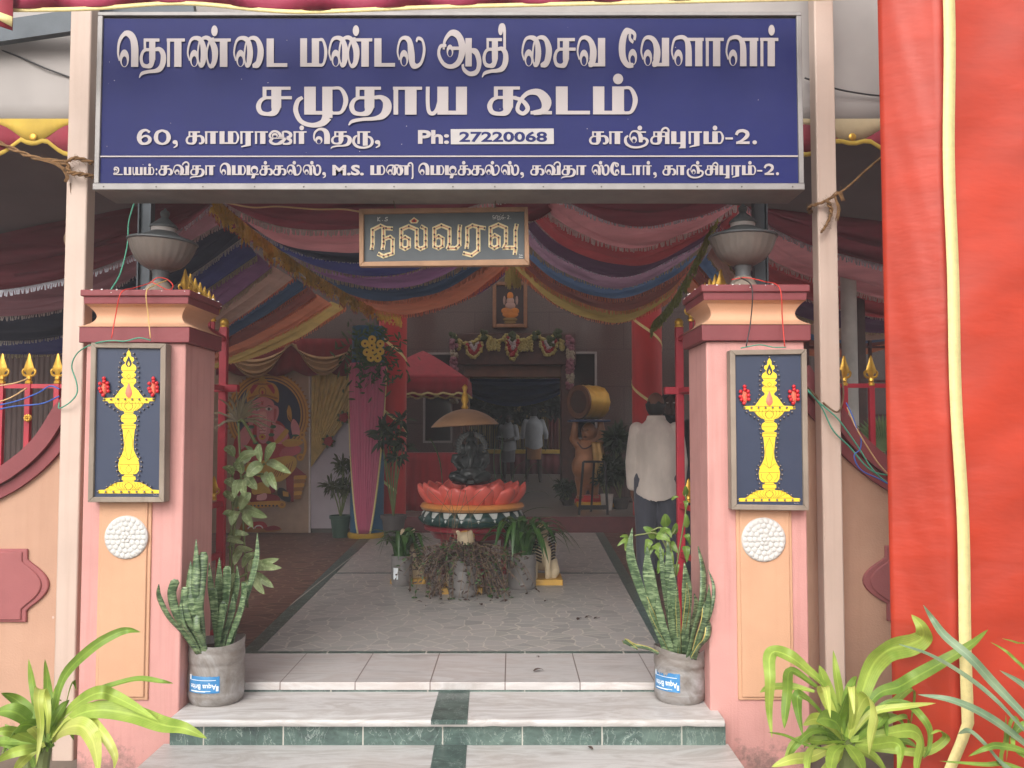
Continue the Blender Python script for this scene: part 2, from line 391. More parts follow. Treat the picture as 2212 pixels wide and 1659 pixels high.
# ---------------- hall beyond the porch
HALLF = M('hall_floor_stone', S(120, 112, 106), .35, 0, .2, 4, .03)
MAROONT = M('maroon_tile', S(110, 52, 54), .4, 0, .2, 5, .05)
hf = MB().box((-9, 12.12, 0), (9, 34, ZH)).build('hall_floor', HALLF); kind(hf, 'structure')
tag(MB().box((-2.2, 12.09, ZF), (2.5, 12.125, ZH - .002)).build('tiled_step', MAROONT), 'maroon tiled step edge in front of the hall wall', 'step')
def m_granite():
    m, nt, b = nodes('polished_granite'); k = NT(nt)
    n = k.noise(60, detail=6, rough=.7); c = k.ramp(n, [(.35, S(70, 56, 54)), (.55, S(98, 80, 77)), (.7, S(116, 96, 92))])
    v = k.map((1, 1, 1), rot=(R(90), 0, 0)); 
    j = k.brick(v, 1.2, .6, .006, (1, 1, 1, 1), (.9, .9, .9, 1), (.55, .5, .5, 1)); c = k.mix(1.0, c, j, 'MULTIPLY')
    k.l.new(c, b.inputs['Base Color']); b.inputs['Roughness'].default_value = .18; return m
GRAN = m_granite()
YW = 14.5
hw = thing('hall_wall', 'brown polished granite front wall of the hall around the carved doorway', 'wall', (0, YW, ZH))
dl, dr = W(1000, 900, YW).x, W(1222, 900, YW).x; dt = W(1100, 778, YW).z
mb = MB(); mb.box((-8, YW, ZH - .2), (dl, YW + .3, 6)); mb.box((dr, YW, ZH - .2), (8, YW + .3, 6)); mb.box((dl, YW, dt), (dr, YW + .3, 6))
mb.build('wall', GRAN, hw)
CARV = M('carved_dark_wood', S(74, 42, 36), .5, 0, .4, 14, .9, 45)
DKW = M('dark_teak', S(96, 58, 40), .5, 0, .3, 9, .4, 60)
df = thing('doorway_frame', 'dark carved wooden door frame standing open under the flower garlands', 'door frame', ((dl + dr) / 2, YW - .1, ZH))
z735 = W(1100, 735, YW).z; z800 = W(1100, 800, YW).z
mb = MB(); mb.box((W(978, 900, YW).x, YW - .12, ZH), (dl + .02, YW + .31, z735)); mb.build('jamb', CARV, df, bevel=.02); mb = MB(); mb.box((dr - .08, YW - .12, ZH), (W(1240, 900, YW).x, YW + .31, z735)); mb.build('jamb', CARV, df, bevel=.02)
MB().box((W(974, 800, YW).x, YW - .16, W(1100, 790, YW).z), (W(1243, 800, YW).x, YW + .25, z735 + .1)).build('lintel', CARV, df, bevel=.02)
MB().box((dl, YW - .06, W(1100, 815, YW).z), (dr, YW + .2, W(1100, 790, YW).z)).build('transom', DKW, df, bevel=.01)
mb = MB(); mb.box((dl + .02, YW - .05, ZH), (dl + .1, YW + .22, dt)); mb.build('inner_jamb', DKW, df, bevel=.01)
# windows either side of the door
WFR = M('white_window_paint', S(150, 142, 142), .5, 0, .1)
m_, nt_, b_2 = nodes('dark_window_glass'); b_2.inputs['Base Color'].default_value = S(34, 32, 34); b_2.inputs['Roughness'].default_value = .08; DGL = m_
def window(u0, v0, u1, v1, lab):
    a = W(u0, v1, YW - .03); b = W(u1, v0, YW - .03); t = .036
    w = thing('hall_window', lab, 'window', (a.x, YW - .03, a.z))
    mb = MB()
    mb.box((a.x, YW - .07, a.z), (a.x + t, YW + .002, b.z)); mb.box((b.x - t, YW - .07, a.z), (b.x, YW + .002, b.z))
    mb.box((a.x + t, YW - .068, a.z), (b.x - t, YW + .002, a.z + t)); mb.box((a.x + t, YW - .068, b.z - t), (b.x - t, YW + .002, b.z))
    mb.build('frame', WFR, w, bevel=.006)
    MB().box((a.x + t, YW - .04, a.z + t), (b.x - t, YW - .004, b.z - t)).build('pane', DGL, w)
window(914, 762, 979, 957, 'white framed dark window left of the carved doorway, behind the red canopy')
window(1232, 760, 1289, 950, 'white framed window right of the carved doorway, behind the golden drum')
# room beyond
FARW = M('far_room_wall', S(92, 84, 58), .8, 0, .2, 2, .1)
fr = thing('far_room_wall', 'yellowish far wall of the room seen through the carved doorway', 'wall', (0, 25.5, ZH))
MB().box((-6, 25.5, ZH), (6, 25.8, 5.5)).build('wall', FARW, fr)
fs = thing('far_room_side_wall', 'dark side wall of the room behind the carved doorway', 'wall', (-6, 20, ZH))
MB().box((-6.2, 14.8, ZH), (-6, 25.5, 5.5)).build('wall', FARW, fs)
fc = thing('far_room_part_ceiling', 'unseen part ceiling over the room behind the carved doorway, cut back to admit daylight', 'ceiling', (0, 20, 4.2))
MB().box((-6, 14.82, 4.4), (1.3, 25.4, 4.6)).build('slab', FARW, fc)  # unseen slab, its width set by how much daylight the room gets
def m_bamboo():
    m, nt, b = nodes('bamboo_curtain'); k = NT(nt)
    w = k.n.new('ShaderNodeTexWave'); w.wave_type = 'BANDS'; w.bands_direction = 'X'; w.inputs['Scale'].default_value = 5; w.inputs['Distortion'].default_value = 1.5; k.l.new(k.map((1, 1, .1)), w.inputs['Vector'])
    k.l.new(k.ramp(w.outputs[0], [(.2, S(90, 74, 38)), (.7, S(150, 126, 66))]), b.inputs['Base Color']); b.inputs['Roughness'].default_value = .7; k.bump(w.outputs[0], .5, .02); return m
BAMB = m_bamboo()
def wavy_curtain(x0, x1, y, z0, z1, amp, per, n=80):
    rows = []
    for i in range(n + 1):
        t = i / n; x = x0 + (x1 - x0) * t; o = amp * sin(2 * pi * (x - x0) / per)
        rows.append([(x, y + o, z0), (x, y + o * .8, (z0 + z1) / 2), (x, y + o * .5, z1)])
    return MB().sheet(rows)
YR = 24.5
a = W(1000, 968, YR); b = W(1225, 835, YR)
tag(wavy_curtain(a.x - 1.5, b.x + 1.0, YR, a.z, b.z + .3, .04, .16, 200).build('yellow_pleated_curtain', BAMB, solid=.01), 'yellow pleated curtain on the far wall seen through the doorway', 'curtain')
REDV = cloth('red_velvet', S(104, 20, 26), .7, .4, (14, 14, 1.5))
YEL = M('yellow_trim', S(190, 150, 44), .6, 0, .2)
tb = thing('red_skirted_stage', 'low stage with red skirt and yellow trim at the end of the far room', 'stage', (a.x, YR - .6, ZH))
z0 = W(1100, 1012, YR - .6).z; z1 = W(1100, 975, YR - .6).z
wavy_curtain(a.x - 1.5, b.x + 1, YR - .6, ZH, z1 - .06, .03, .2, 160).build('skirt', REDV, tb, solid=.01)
MB().box((a.x - 1.5, YR - .66, z1 - .06), (b.x + 1, YR - .1, z1 + .04)).build('edge_trim', YEL, tb, bevel=.01)
for u0, u1 in ((1077, 1099), (1187, 1204)):
    p = W((u0 + u1) / 2, 950, YR - .15)
    o = wavy_curtain(p.x - .13, p.x + .13, YR - .2, z1 + .04, b.z + .25, .03, .09, 24).build('red_curtain_strip', REDV, solid=.012)
    tag(o, 'red curtain strip on the far wall, %s in the doorway' % ('left of the two men' if u0 < 1100 else 'right of the two men'), 'curtain', 'red strips on the far wall')
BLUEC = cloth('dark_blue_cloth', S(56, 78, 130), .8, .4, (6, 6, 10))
ys = 16.5; rows = []
for i in range(25):
    t = i / 24; u = 985 + (1235 - 985) * t; sag = 4 * t * (1 - t)
    row = []
    for j in range(9):
        s_ = j / 8; p = W(u, 818 + s_ * (18 + 42 * sag), ys + .06 * sin(j * 2.3)); row.append(p)
    rows.append(row)
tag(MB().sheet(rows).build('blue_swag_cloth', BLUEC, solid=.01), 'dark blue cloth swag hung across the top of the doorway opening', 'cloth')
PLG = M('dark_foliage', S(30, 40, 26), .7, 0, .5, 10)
mb = MB(); rnd = random.Random(5)
for i in range(420):
    t = rnd.random(); u = 990 + 225 * t; v = 855 + 45 * rnd.random() + 22 * (1 - abs(2 * t - 1)) - 10
    p = W(u, v, 20 + rnd.random()); d = Vector((rnd.uniform(-1, 1), rnd.uniform(-.5, .5), rnd.uniform(-1, .4))).normalized() * .3
    mb.leaf([p, p + d * .5, p + d], .12, side=(rnd.uniform(-1, 1), 1, rnd.uniform(-1, 1)), n=2)
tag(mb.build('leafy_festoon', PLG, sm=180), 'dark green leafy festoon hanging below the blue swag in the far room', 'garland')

# ---------------- gate pillars
PINK = M('pink_wall_paint', S(206, 151, 144), .75, 0, .10, 3, .4, 120, .28, S(160, 98, 92), streak=.3, splash=.12)
PEACH = M('peach_wall_paint', S(206, 160, 128), .8, 0, .08, 3, .35, 140, .15, S(180, 128, 92), streak=.08)
TANW = M('tan_wall_paint', S(192, 152, 128), .85, 0, .10, 2.5, .45, 110, .3, S(160, 116, 90), streak=.14, splash=.1)
MARO = M('maroon_paint', S(130, 60, 64), .6, 0, .14, 4, .25, 90, .2, S(110, 48, 52), streak=.15)
PLAST = M('white_plaster', S(206, 204, 200), .8, 0, .03, 8, .2, 90)
CHIP = M('chipped_lime', S(225, 215, 212), .9, 0, .1)
YP = 4.60; YPR = 5.06
def pillar(ul, ur, tops, pan, ros, lab):
    xl, xr = W(ul, 980, YP).x, W(ur, 980, YP).x
    xc = (xl + xr) / 2; hw_ = (xr - xl) / 2; yc = (YP + YPR) / 2; hd = (YPR - YP) / 2
    zs = [W(1106, v, YP).z for v in tops]      # slab top, slab2 top, cornice top, cornice bottom, band bottom
    p = thing('gate_pillar', lab, 'pillar', (xc, yc, 0), 'gate pillars')
    sh = MB(); sh.box((xl, YP, -.02), (xr, YPR, zs[4])); sh.build('shaft', PINK, p, bevel=.008)
    o = .027
    MB().box((xl - o, YP - o, zs[4]), (xr + o, YPR + o, zs[3])).build('band', MARO, p, bevel=.004)
    def sq(off, z): return [(xl - off, YP - off, z), (xr + off, YP - off, z), (xr + off, YPR + off, z), (xl - off, YPR + off, z)]
    rows = []; zt, zb = zs[2], zs[3]; H = zt - zb
    for q in range(13):
        t = q / 12
        off = -.03 * sin(pi * min(1, t * 1.05)) ** 1 * 1.15 + .03 * (1 - t) ** 6 + (.012 if t > .95 else 0)
        if t < .08: off = .032
        rows.append(sq(off, zb + H * t))
    MB().rings(rows).build('cornice', PEACH, p, sm=50)
    rows = [sq(.012, zt), sq(.015, zs[1])]; MB().rings(rows).build('neck_slab', MARO, p, bevel=.003)
    rnd = random.Random(ul); mb = MB()
    mb.box((xl - o, YP - o, zs[1]), (xr + o, YPR + o, zs[0])); mb.build('cap_slab', MARO, p, bevel=.006)
    mb = MB()                                   # chipped paint along the arrises
    for i in range(16):
        if i < 10: x = rnd.uniform(xl - o, xr + o); y = YP - o - .001; z = zs[0] - rnd.random() ** 3 * .02
        else: x = (xr if ul < 1000 else xl) + (o + .001 if ul < 1000 else -o - .001); y = rnd.uniform(YP, YPR); z = zs[0] - rnd.random() ** 3 * .02
        s_ = rnd.uniform(.0012, .0045); mb.ball((x, y, z), (s_ * 1.6, .0015, s_ * .8) if i < 30 else (.0015, s_ * 1.6, s_ * .8), 5, 3)
    mb.build('chipped_paint', CHIP, p)
    # raised peach panel with moulding
    u0, u1, v0, v1 = pan; a = W(u0, v1, YP); b = W(u1, v0, YP)
    t = .012
    MB().box((a.x, YP - .012, a.z), (b.x, YP + .02, b.z)).build('panel_moulding', PEACH, p, bevel=.004)
    MB().box((a.x + t + .004, YP - .022, a.z + t + .004), (b.x - t - .004, YP - .01, b.z)).build('panel', PEACH, p, bevel=.005)
    # plaster rosette
    c = W(ros[0], ros[1], YP - .03); r = pm(ros[2], YP); m9 = Matrix.Rotation(R(90), 3, 'X')
    mb = MB(); mb.lathe([(0, .0), (r, 0), (r, .008), (r * .95, .013), (r * .9, .013), (0, .014)], (c.x, YP - .02, c.z), 40, m9)
    for rr, n, s_ in ((.84, 22, .125), (.62, 16, .13), (.4, 10, .13), (.18, 6, .1)):
        for i in range(n):
            an = 2 * pi * i / n; mb.ball((c.x + r * rr * cos(an), YP - .033 - .004 * (1 - rr), c.z + r * rr * sin(an)), (r * s_, .005, r * s_), 8, 5)
    mb.ball((c.x, YP - .037, c.z), (r * .1, .011, r * .1), 8, 5)
    mb.build('rosette', PLAST, p, sm=60)
    # grimy foot
    return p, xl, xr, zs
PL, PLxl, PLxr, zsL = pillar(181, 397, (627, 641, 657, 707, 741), (207, 330, 1060, 1511), (272, 1161, 46), 'pink gate pillar with maroon capital, on the side away from the red satin pylon')
PR, PRxl, PRxr, zsR = pillar(1528, 1741, (616, 632, 649, 702, 737), (1594, 1708, 1080, 1511), (1650, 1166, 47), 'pink gate pillar with maroon capital, on the side towards the red satin pylon')

# ---------------- compound walls with curved copings
RAILR = M('red_rail_paint', S(172, 42, 58), .45, 0, .15, 8, .1, 60, .12, S(90, 30, 36))
GOLD = M('gold_paint', S(206, 160, 62), .35, .55, .2, 20, .1)
YC = 4.98
def comp_wall(prof, x_in, x_out, lab):
    """prof: list of (u, v) of the coping's top edge, from the pillar outwards"""
    pts = [W(u, v, YC) for u, v in prof]
    w = thing('compound_wall', lab, 'wall', ((x_in + x_out) / 2, YC, 0), 'compound walls beside the gate')
    P = crom(pts, 6)
    poly = [(x_in, YC, -.02)] + [(x_in, YC, P[0].z - .06)] + [(p.x, YC, p.z - .06) for p in P] + [(x_out, YC, P[-1].z - .06), (x_out, YC, -.02)]
    MB().prism(poly, (0, .15, 0)).build('wall', TANW, w)
    for (dz0, dz1, out, nm) in ((0, .085, .06, 'coping'), (.09, .15, .03, 'coping_moulding')):
        rows = []
        for i, p in enumerate(P):
            t = (P[min(i + 1, len(P) - 1)] - P[max(i - 1, 0)]).normalized(); n = Vector((-t.z, 0, t.x)); n = n if n.z > 0 else -n
            a = p - n * dz0; b = p - n * dz1
            rows.append([(a.x, YC - out, a.z), (a.x, YC + .15 + out, a.z), (b.x, YC + .15 + out, b.z), (b.x, YC - out, b.z)])
        MB().rings(rows).build(nm, MARO, w, sm=40)
    return w, P
CWL, PPL = comp_wall([(176, 800), (150, 850), (124, 884), (92, 935), (62, 968), (30, 994), (0, 1013), (-60, 1040), (-140, 1058), (-320, 1068)], PLxl + .1, -3.9, 'tan compound wall left of the gate with curved maroon coping and plaque')
CWR, PPR = comp_wall([(1741, 790), (1775, 842), (1815, 884), (1850, 932), (1885, 966), (1920, 993), (1960, 1016), (2040, 1045), (2120, 1058), (2320, 1068)], PRxr - .1, 3.9, 'tan compound wall right of the gate with curved maroon coping, partly behind red cloth')
def plaque(w, pts, uc):
    half = pts; full = half + [(2 * uc - u, v) for u, v in reversed(half)]
    for k_, (g_, d, m_) in enumerate(((1.0, .022, MARP), (.90, .032, MARP))):
        vc = 1265
        poly = []
        for u, v in full:
            p = W(uc + (u - uc) * g_ * (1 if g_ == 1 else 1.0), vc + (v - vc) * (g_ if g_ == 1 else .93), YC); poly.append((p.x, YC + .004, p.z))
        MB().prism(poly, (0, -d, 0)).build('plaque' if k_ == 0 else 'plaque_field', m_, w, bevel=.006)
MARP = M('faded_maroon_plaque', S(158, 92, 92), .75, 0, .1, 4, .3, 120, .12, S(150, 84, 86))
hl = [(62, 1185), (62, 1208)] + [(58 + 50 * sin(pi * t) ** .9, 1208 + 108 * t) for t in [i / 14 for i in range(1, 14)]] + [(60, 1318), (60, 1343)]
plaque(CWL, hl, -32)
plaque(CWR, [(1910, 1178), (1910, 1203)] + [(1914 - 52 * sin(pi * t) ** .9, 1203 + 100 * t) for t in [i / 14 for i in range(1, 14)]] + [(1914, 1303), (1914, 1340)], 2005)

# spear-topped railings on the walls
def spear(mb, c, s=1.0):
    c = Vector(c)
    mb.lathe([(.012 * s, 0), (.02 * s, .004 * s), (.02 * s, .016 * s), (.012 * s, .022 * s), (.016 * s, .03 * s), (.013 * s, .045 * s)], c, 8)
    for sg in (-1, 1):
        mb.tube([c + Vector((0, 0, .045 * s)), c + Vector((sg * .028 * s, 0, .052 * s)), c + Vector((sg * .036 * s, 0, .075 * s)), c + Vector((sg * .024 * s, 0, .085 * s)), c + Vector((sg * .02 * s, 0, .072 * s))], .007 * s, 6, 3)
    pr = [(0, .175), (.006, .165), (.014, .135), (.026, .1), (.03, .088), (.018, .07), (.010, .05), (.0, .045)]
    vs = []; fr = [(c.x + a * s, c.y - .003 * s, c.z + b * s) for a, b in pr]; bl = [(c.x - a * s, c.y - .003 * s, c.z + b * s) for a, b in reversed(pr[1:-1])]
    mid = c + Vector((0, -.016 * s, .09 * s)); midb = c + Vector((0, .016 * s, .09 * s)); ring = fr + bl; n = len(ring)
    mb.add(ring + [mid, midb], [(i, (i + 1) % n, n) for i in range(n)] + [((i + 1) % n, i, n + 1) for i in range(n)])
def rosette9(mb, c, r):
    for i in range(8):
        a = 2 * pi * i / 8; mb.ball((c[0] + r * .62 * cos(a), c[1] - .012, c[2] + r * .62 * sin(a)), (r * .34, r * .25, r * .34), 6, 4)
    mb.ball((c[0], c[1] - .016, c[2]), (r * .3, r * .3, r * .3), 8, 5); mb.ball(c, (r * .95, r * .2, r * .95), 12, 4)
def railing(bars, vtop, vrail, P, lab, x0, x1):
    Yr = YC + .07
    r = thing('wall_railing', lab, 'railing', ((x0 + x1) / 2, Yr, 1.4), 'railings on the compound walls')
    zr = W(1106, vrail, Yr).z; zt = W(1106, vtop, Yr).z
    MB().box((x0, Yr - .008, zr - .01), (x1, Yr + .008, zr + .014)).build('rail', RAILR, r)
    for u in bars:
        x = W(u, 840, Yr).x
        zb = min(P, key=lambda p: abs(p.x - x)).z - .03
        MB().box((x - .015, Yr - .015, zb), (x + .015, Yr + .015, zt - .17)).build('bar', RAILR, r, bevel=.002)
        mb = MB(); spear(mb, (x, Yr, zt - .172)); mb.build('spear_finial', GOLD, r)
    return r, zr, Yr
RL, zrl, Yrl = railing([62, 4, 124, -56, -116], 764, 835, PPL, 'red railing with gold spearheads on the left compound wall', W(-260, 840, YC).x, PLxl + .02)
mb = MB(); rosette9(mb, tuple(W(61, 903, Yrl - .02)), .045 * .5); mb.build('flower_boss', GOLD, RL)
RR, zrr, Yrr = railing([1824, 1882, 1942, 2002], 768, 834, PPR, 'red railing with gold spearheads on the right compound wall beside the red cloth', PRxr - .02, W(2200, 840, YC).x)

# ---------------- square posts carrying the canopy
POST = M('beige_post_paint', S(198, 176, 162), .55, 0, .09, 2.5, .12, 90, .22, S(166, 138, 118), streak=.22)
def post(u0, u1, v, lab):
    a = W(u0, v, 4.72); b = W(u1, v, 4.72)
    o = MB().box((a.x, 4.72, -.02), (b.x, 4.82, 4.35)).build('square_post', POST, bevel=.008)
    return tag(o, lab, 'post', 'square canopy posts'), a.x, b.x
PO_L, plx0, plx1 = post(130, 176, 900, 'beige square steel post with rope tied level with the name board')
PO_R, prx0, prx1 = post(1776, 1819, 1000, 'beige square steel post with rope tied just below the name board')
# ================================================================ LETTERING (drawn pen strokes, unit height 100)
def RG(cx=44, cy=30, r=24, w=11):      # ring (loop) with heavier sides
    return ('o', cx, cy, r, r * 1.15, w)
TAL = [('r', 20, 89, 112, 100), ('r', 20, 60, 34, 95), ('r', 52, 24, 88, 95), ('r', 32, 55, 100, 66), ('c', [(34, 61, 5), (15, 52, 7), (5, 30, 9), (14, 8, 8), (40, 2, 7), (62, 8, 12), (70, 28, 17)])]
GL = {
 'ca': (128, TAL + [('r', 90, 55, 127, 66), ('r', 100, 89, 122, 100)]),
 'ka': (142, TAL + [('c', [(85, 61, 6), (115, 62, 8), (133, 46, 13), (136, 22, 14), (124, 5, 8), (104, 5, 6)])]),
 'ta': (146, TAL + [('c', [(85, 61, 6), (112, 62, 8), (132, 46, 14), (134, 20, 16), (118, -4, 12), (88, -14, 7), (45, -17, 6), (8, -24, 6), (-6, -38, 2)])]),
 'ti': (150, TAL + [('c', [(85, 61, 6), (112, 62, 8), (132, 46, 14), (134, 20, 16), (118, -4, 12), (88, -14, 7), (45, -17, 6), (8, -24, 6), (-6, -38, 2)]), ('r', 120, 62, 136, 128), ('c', [(128, 118, 8), (122, 140, 10), (104, 140, 10), (100, 124, 9)]), ('e', 104, 128, 14, 18)]),
 'aa': (108, [('r', 0, 89, 106, 100), ('r', 2, 0, 19, 95), ('r', 44, 0, 86, 95)]),
 'ra': (108, [('r', 0, 89, 106, 100), ('r', 2, 0, 19, 95), ('r', 44, -12, 86, 95), ('p', [(86, 0), (86, -14), (8, -28), (10, -18), (50, -4)])]),
 'e': (128, [RG(44, 30, 27, 13), ('c', [(16, 22, 5), (7, 50, 6), (16, 92, 8), (50, 118, 9), (88, 106, 16), (104, 70, 21), (104, 0, 21)])]),
 'ee': (116, [RG(80, 32, 25, 12), ('c', [(84, 84, 6), (64, 98, 7), (70, 122, 7), (92, 112, 8), (90, 92, 7)]), ('c', [(74, 124, 7), (40, 120, 14), (20, 80, 19), (22, 36, 18), (48, 6, 11), (84, 3, 8)])]),
 'ai': (188, [RG(44, 30, 26, 12), ('c', [(17, 22, 4), (6, 52, 5), (22, 92, 6), (54, 102, 7), (88, 90, 12), (100, 52, 17), (92, 14, 14), (74, 3, 6)]), ('c', [(76, 2, 4), (66, 34, 5), (76, 82, 5), (102, 101, 6), (140, 96, 10), (162, 58, 18), (148, 14, 15), (114, 3, 6)])]),
 'nna': (262, [RG(44, 30, 26, 12), ('c', [(17, 22, 4), (6, 52, 5), (22, 92, 6), (54, 102, 7), (86, 90, 12), (100, 52, 18), (92, 14, 14), (74, 3, 6)]), ('c', [(76, 3, 5), (64, 34, 5), (72, 82, 5), (96, 101, 6), (132, 98, 9), (164, 60, 18), (160, 18, 14), (138, 2, 7), (122, 20, 5), (118, 56, 5), (136, 92, 6), (160, 98, 6)]), ('r', 150, 89, 258, 100), ('r', 194, 0, 238, 95)]),
 'tta': (122, [('r', 0, 0, 42, 100), ('r', 38, 0, 121, 13)]),
 'ti2': (138, [('r', 0, 0, 42, 100), ('r', 38, 0, 137, 14), ('o', 88, 55, 42, 42, 17), ('p', [(64, 6), (102, 6), (88, -34), (52, -34)])]),
 'ma': (156, [('r', 0, 0, 40, 100), ('r', 36, 0, 112, 13), ('r', 68, 0, 110, 100), ('c', [(106, 95, 5), (134, 92, 6), (150, 52, 9), (136, 10, 6), (106, 5, 5)])]),
 'pa': (112, [('r', 0, 0, 40, 100), ('r', 36, 0, 110, 13), ('r', 70, 0, 110, 100)]),
 'pu': (124, [('r', 0, 0, 40, 100), ('r', 36, 0, 112, 13), ('r', 72, -32, 112, 100), ('p', [(72, -20), (112, -20), (112, -34), (56, -34)])]),
 'ya': (152, [('c', [(9, 100, 7), (9, 40, 7), (14, 10, 7), (28, 4, 7), (42, 18, 7), (52, 50, 7)]), ('r', 44, 0, 84, 100), ('r', 44, 0, 150, 14), ('r', 112, 0, 152, 100)]),
 'la': (172, [RG(44, 30, 25, 12), ('c', [(17, 24, 4), (6, 54, 5), (20, 92, 6), (48, 102, 7), (76, 88, 14), (86, 50, 19), (94, 12, 16), (118, 2, 8), (146, 16, 7), (162, 56, 8), (152, 92, 6), (126, 100, 6), (116, 88, 5)])]),
 'va': (170, [RG(44, 30, 25, 12), ('c', [(17, 24, 4), (6, 54, 5), (20, 92, 6), (48, 102, 7), (80, 90, 12), (98, 56, 19), (92, 18, 18), (72, 4, 8)]), ('r', 70, 0, 168, 12), ('r', 126, 0, 168, 100)]),
 'vi': (176, [RG(44, 30, 25, 12), ('c', [(17, 24, 4), (6, 54, 5), (20, 92, 6), (48, 102, 7), (80, 90, 12), (98, 56, 19), (92, 18, 18), (72, 4, 8)]), ('r', 70, 0, 168, 12), ('r', 132, 0, 172, 96), ('c', [(166, 80, 8), (164, 118, 8), (140, 134, 8), (112, 122, 8), (100, 100, 6)])]),
 'lla': (194, [RG(44, 30, 25, 12), ('c', [(17, 24, 4), (6, 54, 5), (20, 92, 6), (50, 102, 7), (82, 98, 9), (102, 70, 17), (104, 0, 19)]), ('r', 80, 89, 192, 100), ('r', 142, 0, 184, 95)]),
 'AA': (262, [('o', 72, 55, 20, 22, 9), ('c', [(34, 60, 6), (42, 92, 8), (78, 118, 10), (122, 108, 15), (146, 66, 20), (128, 20, 14), (84, 0, 8), (36, 8, 8), (6, 40, 9), (14, 70, 7), (50, 74, 5)]), ('r', 80, 58, 200, 70), ('r', 164, 0, 202, 100), ('c', [(198, 58, 7), (230, 48, 13), (246, 14, 14), (232, -18, 10), (190, -26, 8), (154, -10, 8), (148, 8, 7)])]),
 'mu': (192, [('r', 34, 0, 76, 100), ('r', 34, 0, 140, 13), ('r', 100, -12, 137, 100), ('c', [(134, 95, 5), (168, 92, 6), (186, 52, 9), (170, 10, 6), (138, 5, 5)]), ('c', [(118, -8, 18), (100, -30, 12), (62, -38, 8), (22, -24, 8), (3, 14, 9), (10, 48, 8), (28, 62, 6)])]),
 'kuu': (230, TAL + [('c', [(85, 61, 6), (120, 50, 7), (140, 22, 8), (124, 3, 7), (104, 16, 7), (112, 46, 7), (140, 76, 8), (180, 78, 13), (206, 46, 18), (196, 14, 12), (160, 5, 8)]), ('r', 150, 0, 226, 12)]),
 'ja': (184, [('o', 44, 66, 24, 21, 10), ('c', [(14, 44, 8), (3, 66, 9), (18, 92, 9), (46, 101, 8), (76, 88, 10), (88, 66, 12), (84, 52, 8)]), ('r', 70, 50, 120, 60), ('r', 100, 56, 118, 98), ('c', [(108, 96, 6), (140, 97, 8), (168, 82, 12), (170, 62, 12), (140, 48, 8)]), ('r', 20, 40, 132, 50), ('c', [(30, 44, 8), (8, 24, 12), (26, 4, 10), (60, -1, 8), (95, 12, 14), (130, 42, 10)]), ('c', [(138, 46, 8), (170, 30, 12), (168, 8, 11), (140, 0, 8), (110, 2, 8)])]),
 'ru': (150, [('r', 34, 89, 130, 100), ('r', 36, 0, 54, 95), ('r', 76, -14, 112, 95), ('c', [(108, 58, 6), (134, 48, 9), (146, 16, 11), (130, -16, 9), (84, -30, 8), (36, -22, 10), (8, 10, 11), (14, 50, 9), (34, 66, 6)])]),
 'nya': (196, [RG(76, 34, 23, 11), ('c', [(52, 30, 4), (44, 62, 5), (58, 94, 6), (84, 102, 7), (112, 90, 12), (128, 56, 17), (128, 14, 14)]), ('r', 104, 89, 170, 100), ('c', [(128, 40, 14), (160, 44, 9), (180, 24, 11), (164, -8, 9), (110, -26, 8), (54, -22, 9), (16, 4, 11), (10, 44, 10), (30, 66, 7)])]),
 'ci': (150, TAL + [('r', 90, 55, 116, 66), ('r', 112, 0, 146, 96), ('c', [(138, 84, 8), (138, 112, 8), (118, 128, 8), (94, 118, 8), (84, 98, 6)])]),
 'u': (150, [('o', 42, 62, 20, 22, 11), ('c', [(18, 62, 6), (26, 92, 7), (58, 98, 8), (84, 76, 12), (80, 40, 11), (52, 22, 8), (24, 24, 8), (8, 10, 8)]), ('r', 10, 0, 148, 13)]),
 'sa2': (206, [RG(44, 30, 25, 12), ('c', [(17, 24, 4), (6, 54, 5), (20, 92, 6), (48, 102, 7), (78, 92, 12), (90, 60, 16), (90, 0, 16)]), ('c', [(96, 92, 7), (118, 98, 8), (130, 70, 14), (134, 24, 15), (156, 2, 9), (186, 14, 10), (198, 56, 12), (188, 92, 9), (164, 101, 8), (150, 90, 6)])]),
 'ni': (290, [('G', 'nna', 0), ('c', [(236, 90, 8), (240, 116, 8), (262, 126, 8), (280, 108, 8), (282, 60, 8), (282, -24, 8), (268, -36, 6)])]),
 'pulli': (0, [('e', 0, 128, 17, 19)]),
 '-': (70, [('r', 4, 36, 62, 52)]), ':': (40, [('e', 20, 72, 12, 13), ('e', 20, 12, 12, 13)]), '.': (50, [('e', 22, 13, 17, 16)]),
 ',': (56, [('e', 24, 14, 19, 16), ('c', [(36, 12, 8), (36, -14, 7), (12, -30, 3)])]), ' ': (52, []),
 '2': (120, [('c', [(8, 72, 11), (24, 98, 12), (60, 106, 12), (92, 90, 15), (90, 60, 15), (50, 26, 9), (14, 10, 9)]), ('r', 8, 0, 112, 20)]),
 '6': (126, [('c', [(104, 92, 9), (72, 110, 9), (34, 92, 15), (20, 48, 18), (34, 10, 13), (64, 1, 9), (96, 14, 13), (104, 40, 14), (84, 62, 9), (54, 60, 8), (32, 42, 8)])]),
 '0': (136, [('c', [(68, 108, 8), (30, 90, 13), (18, 52, 17), (30, 16, 13), (68, 0, 8), (104, 16, 13), (118, 52, 17), (104, 90, 13), (66, 108, 8)])]),
}
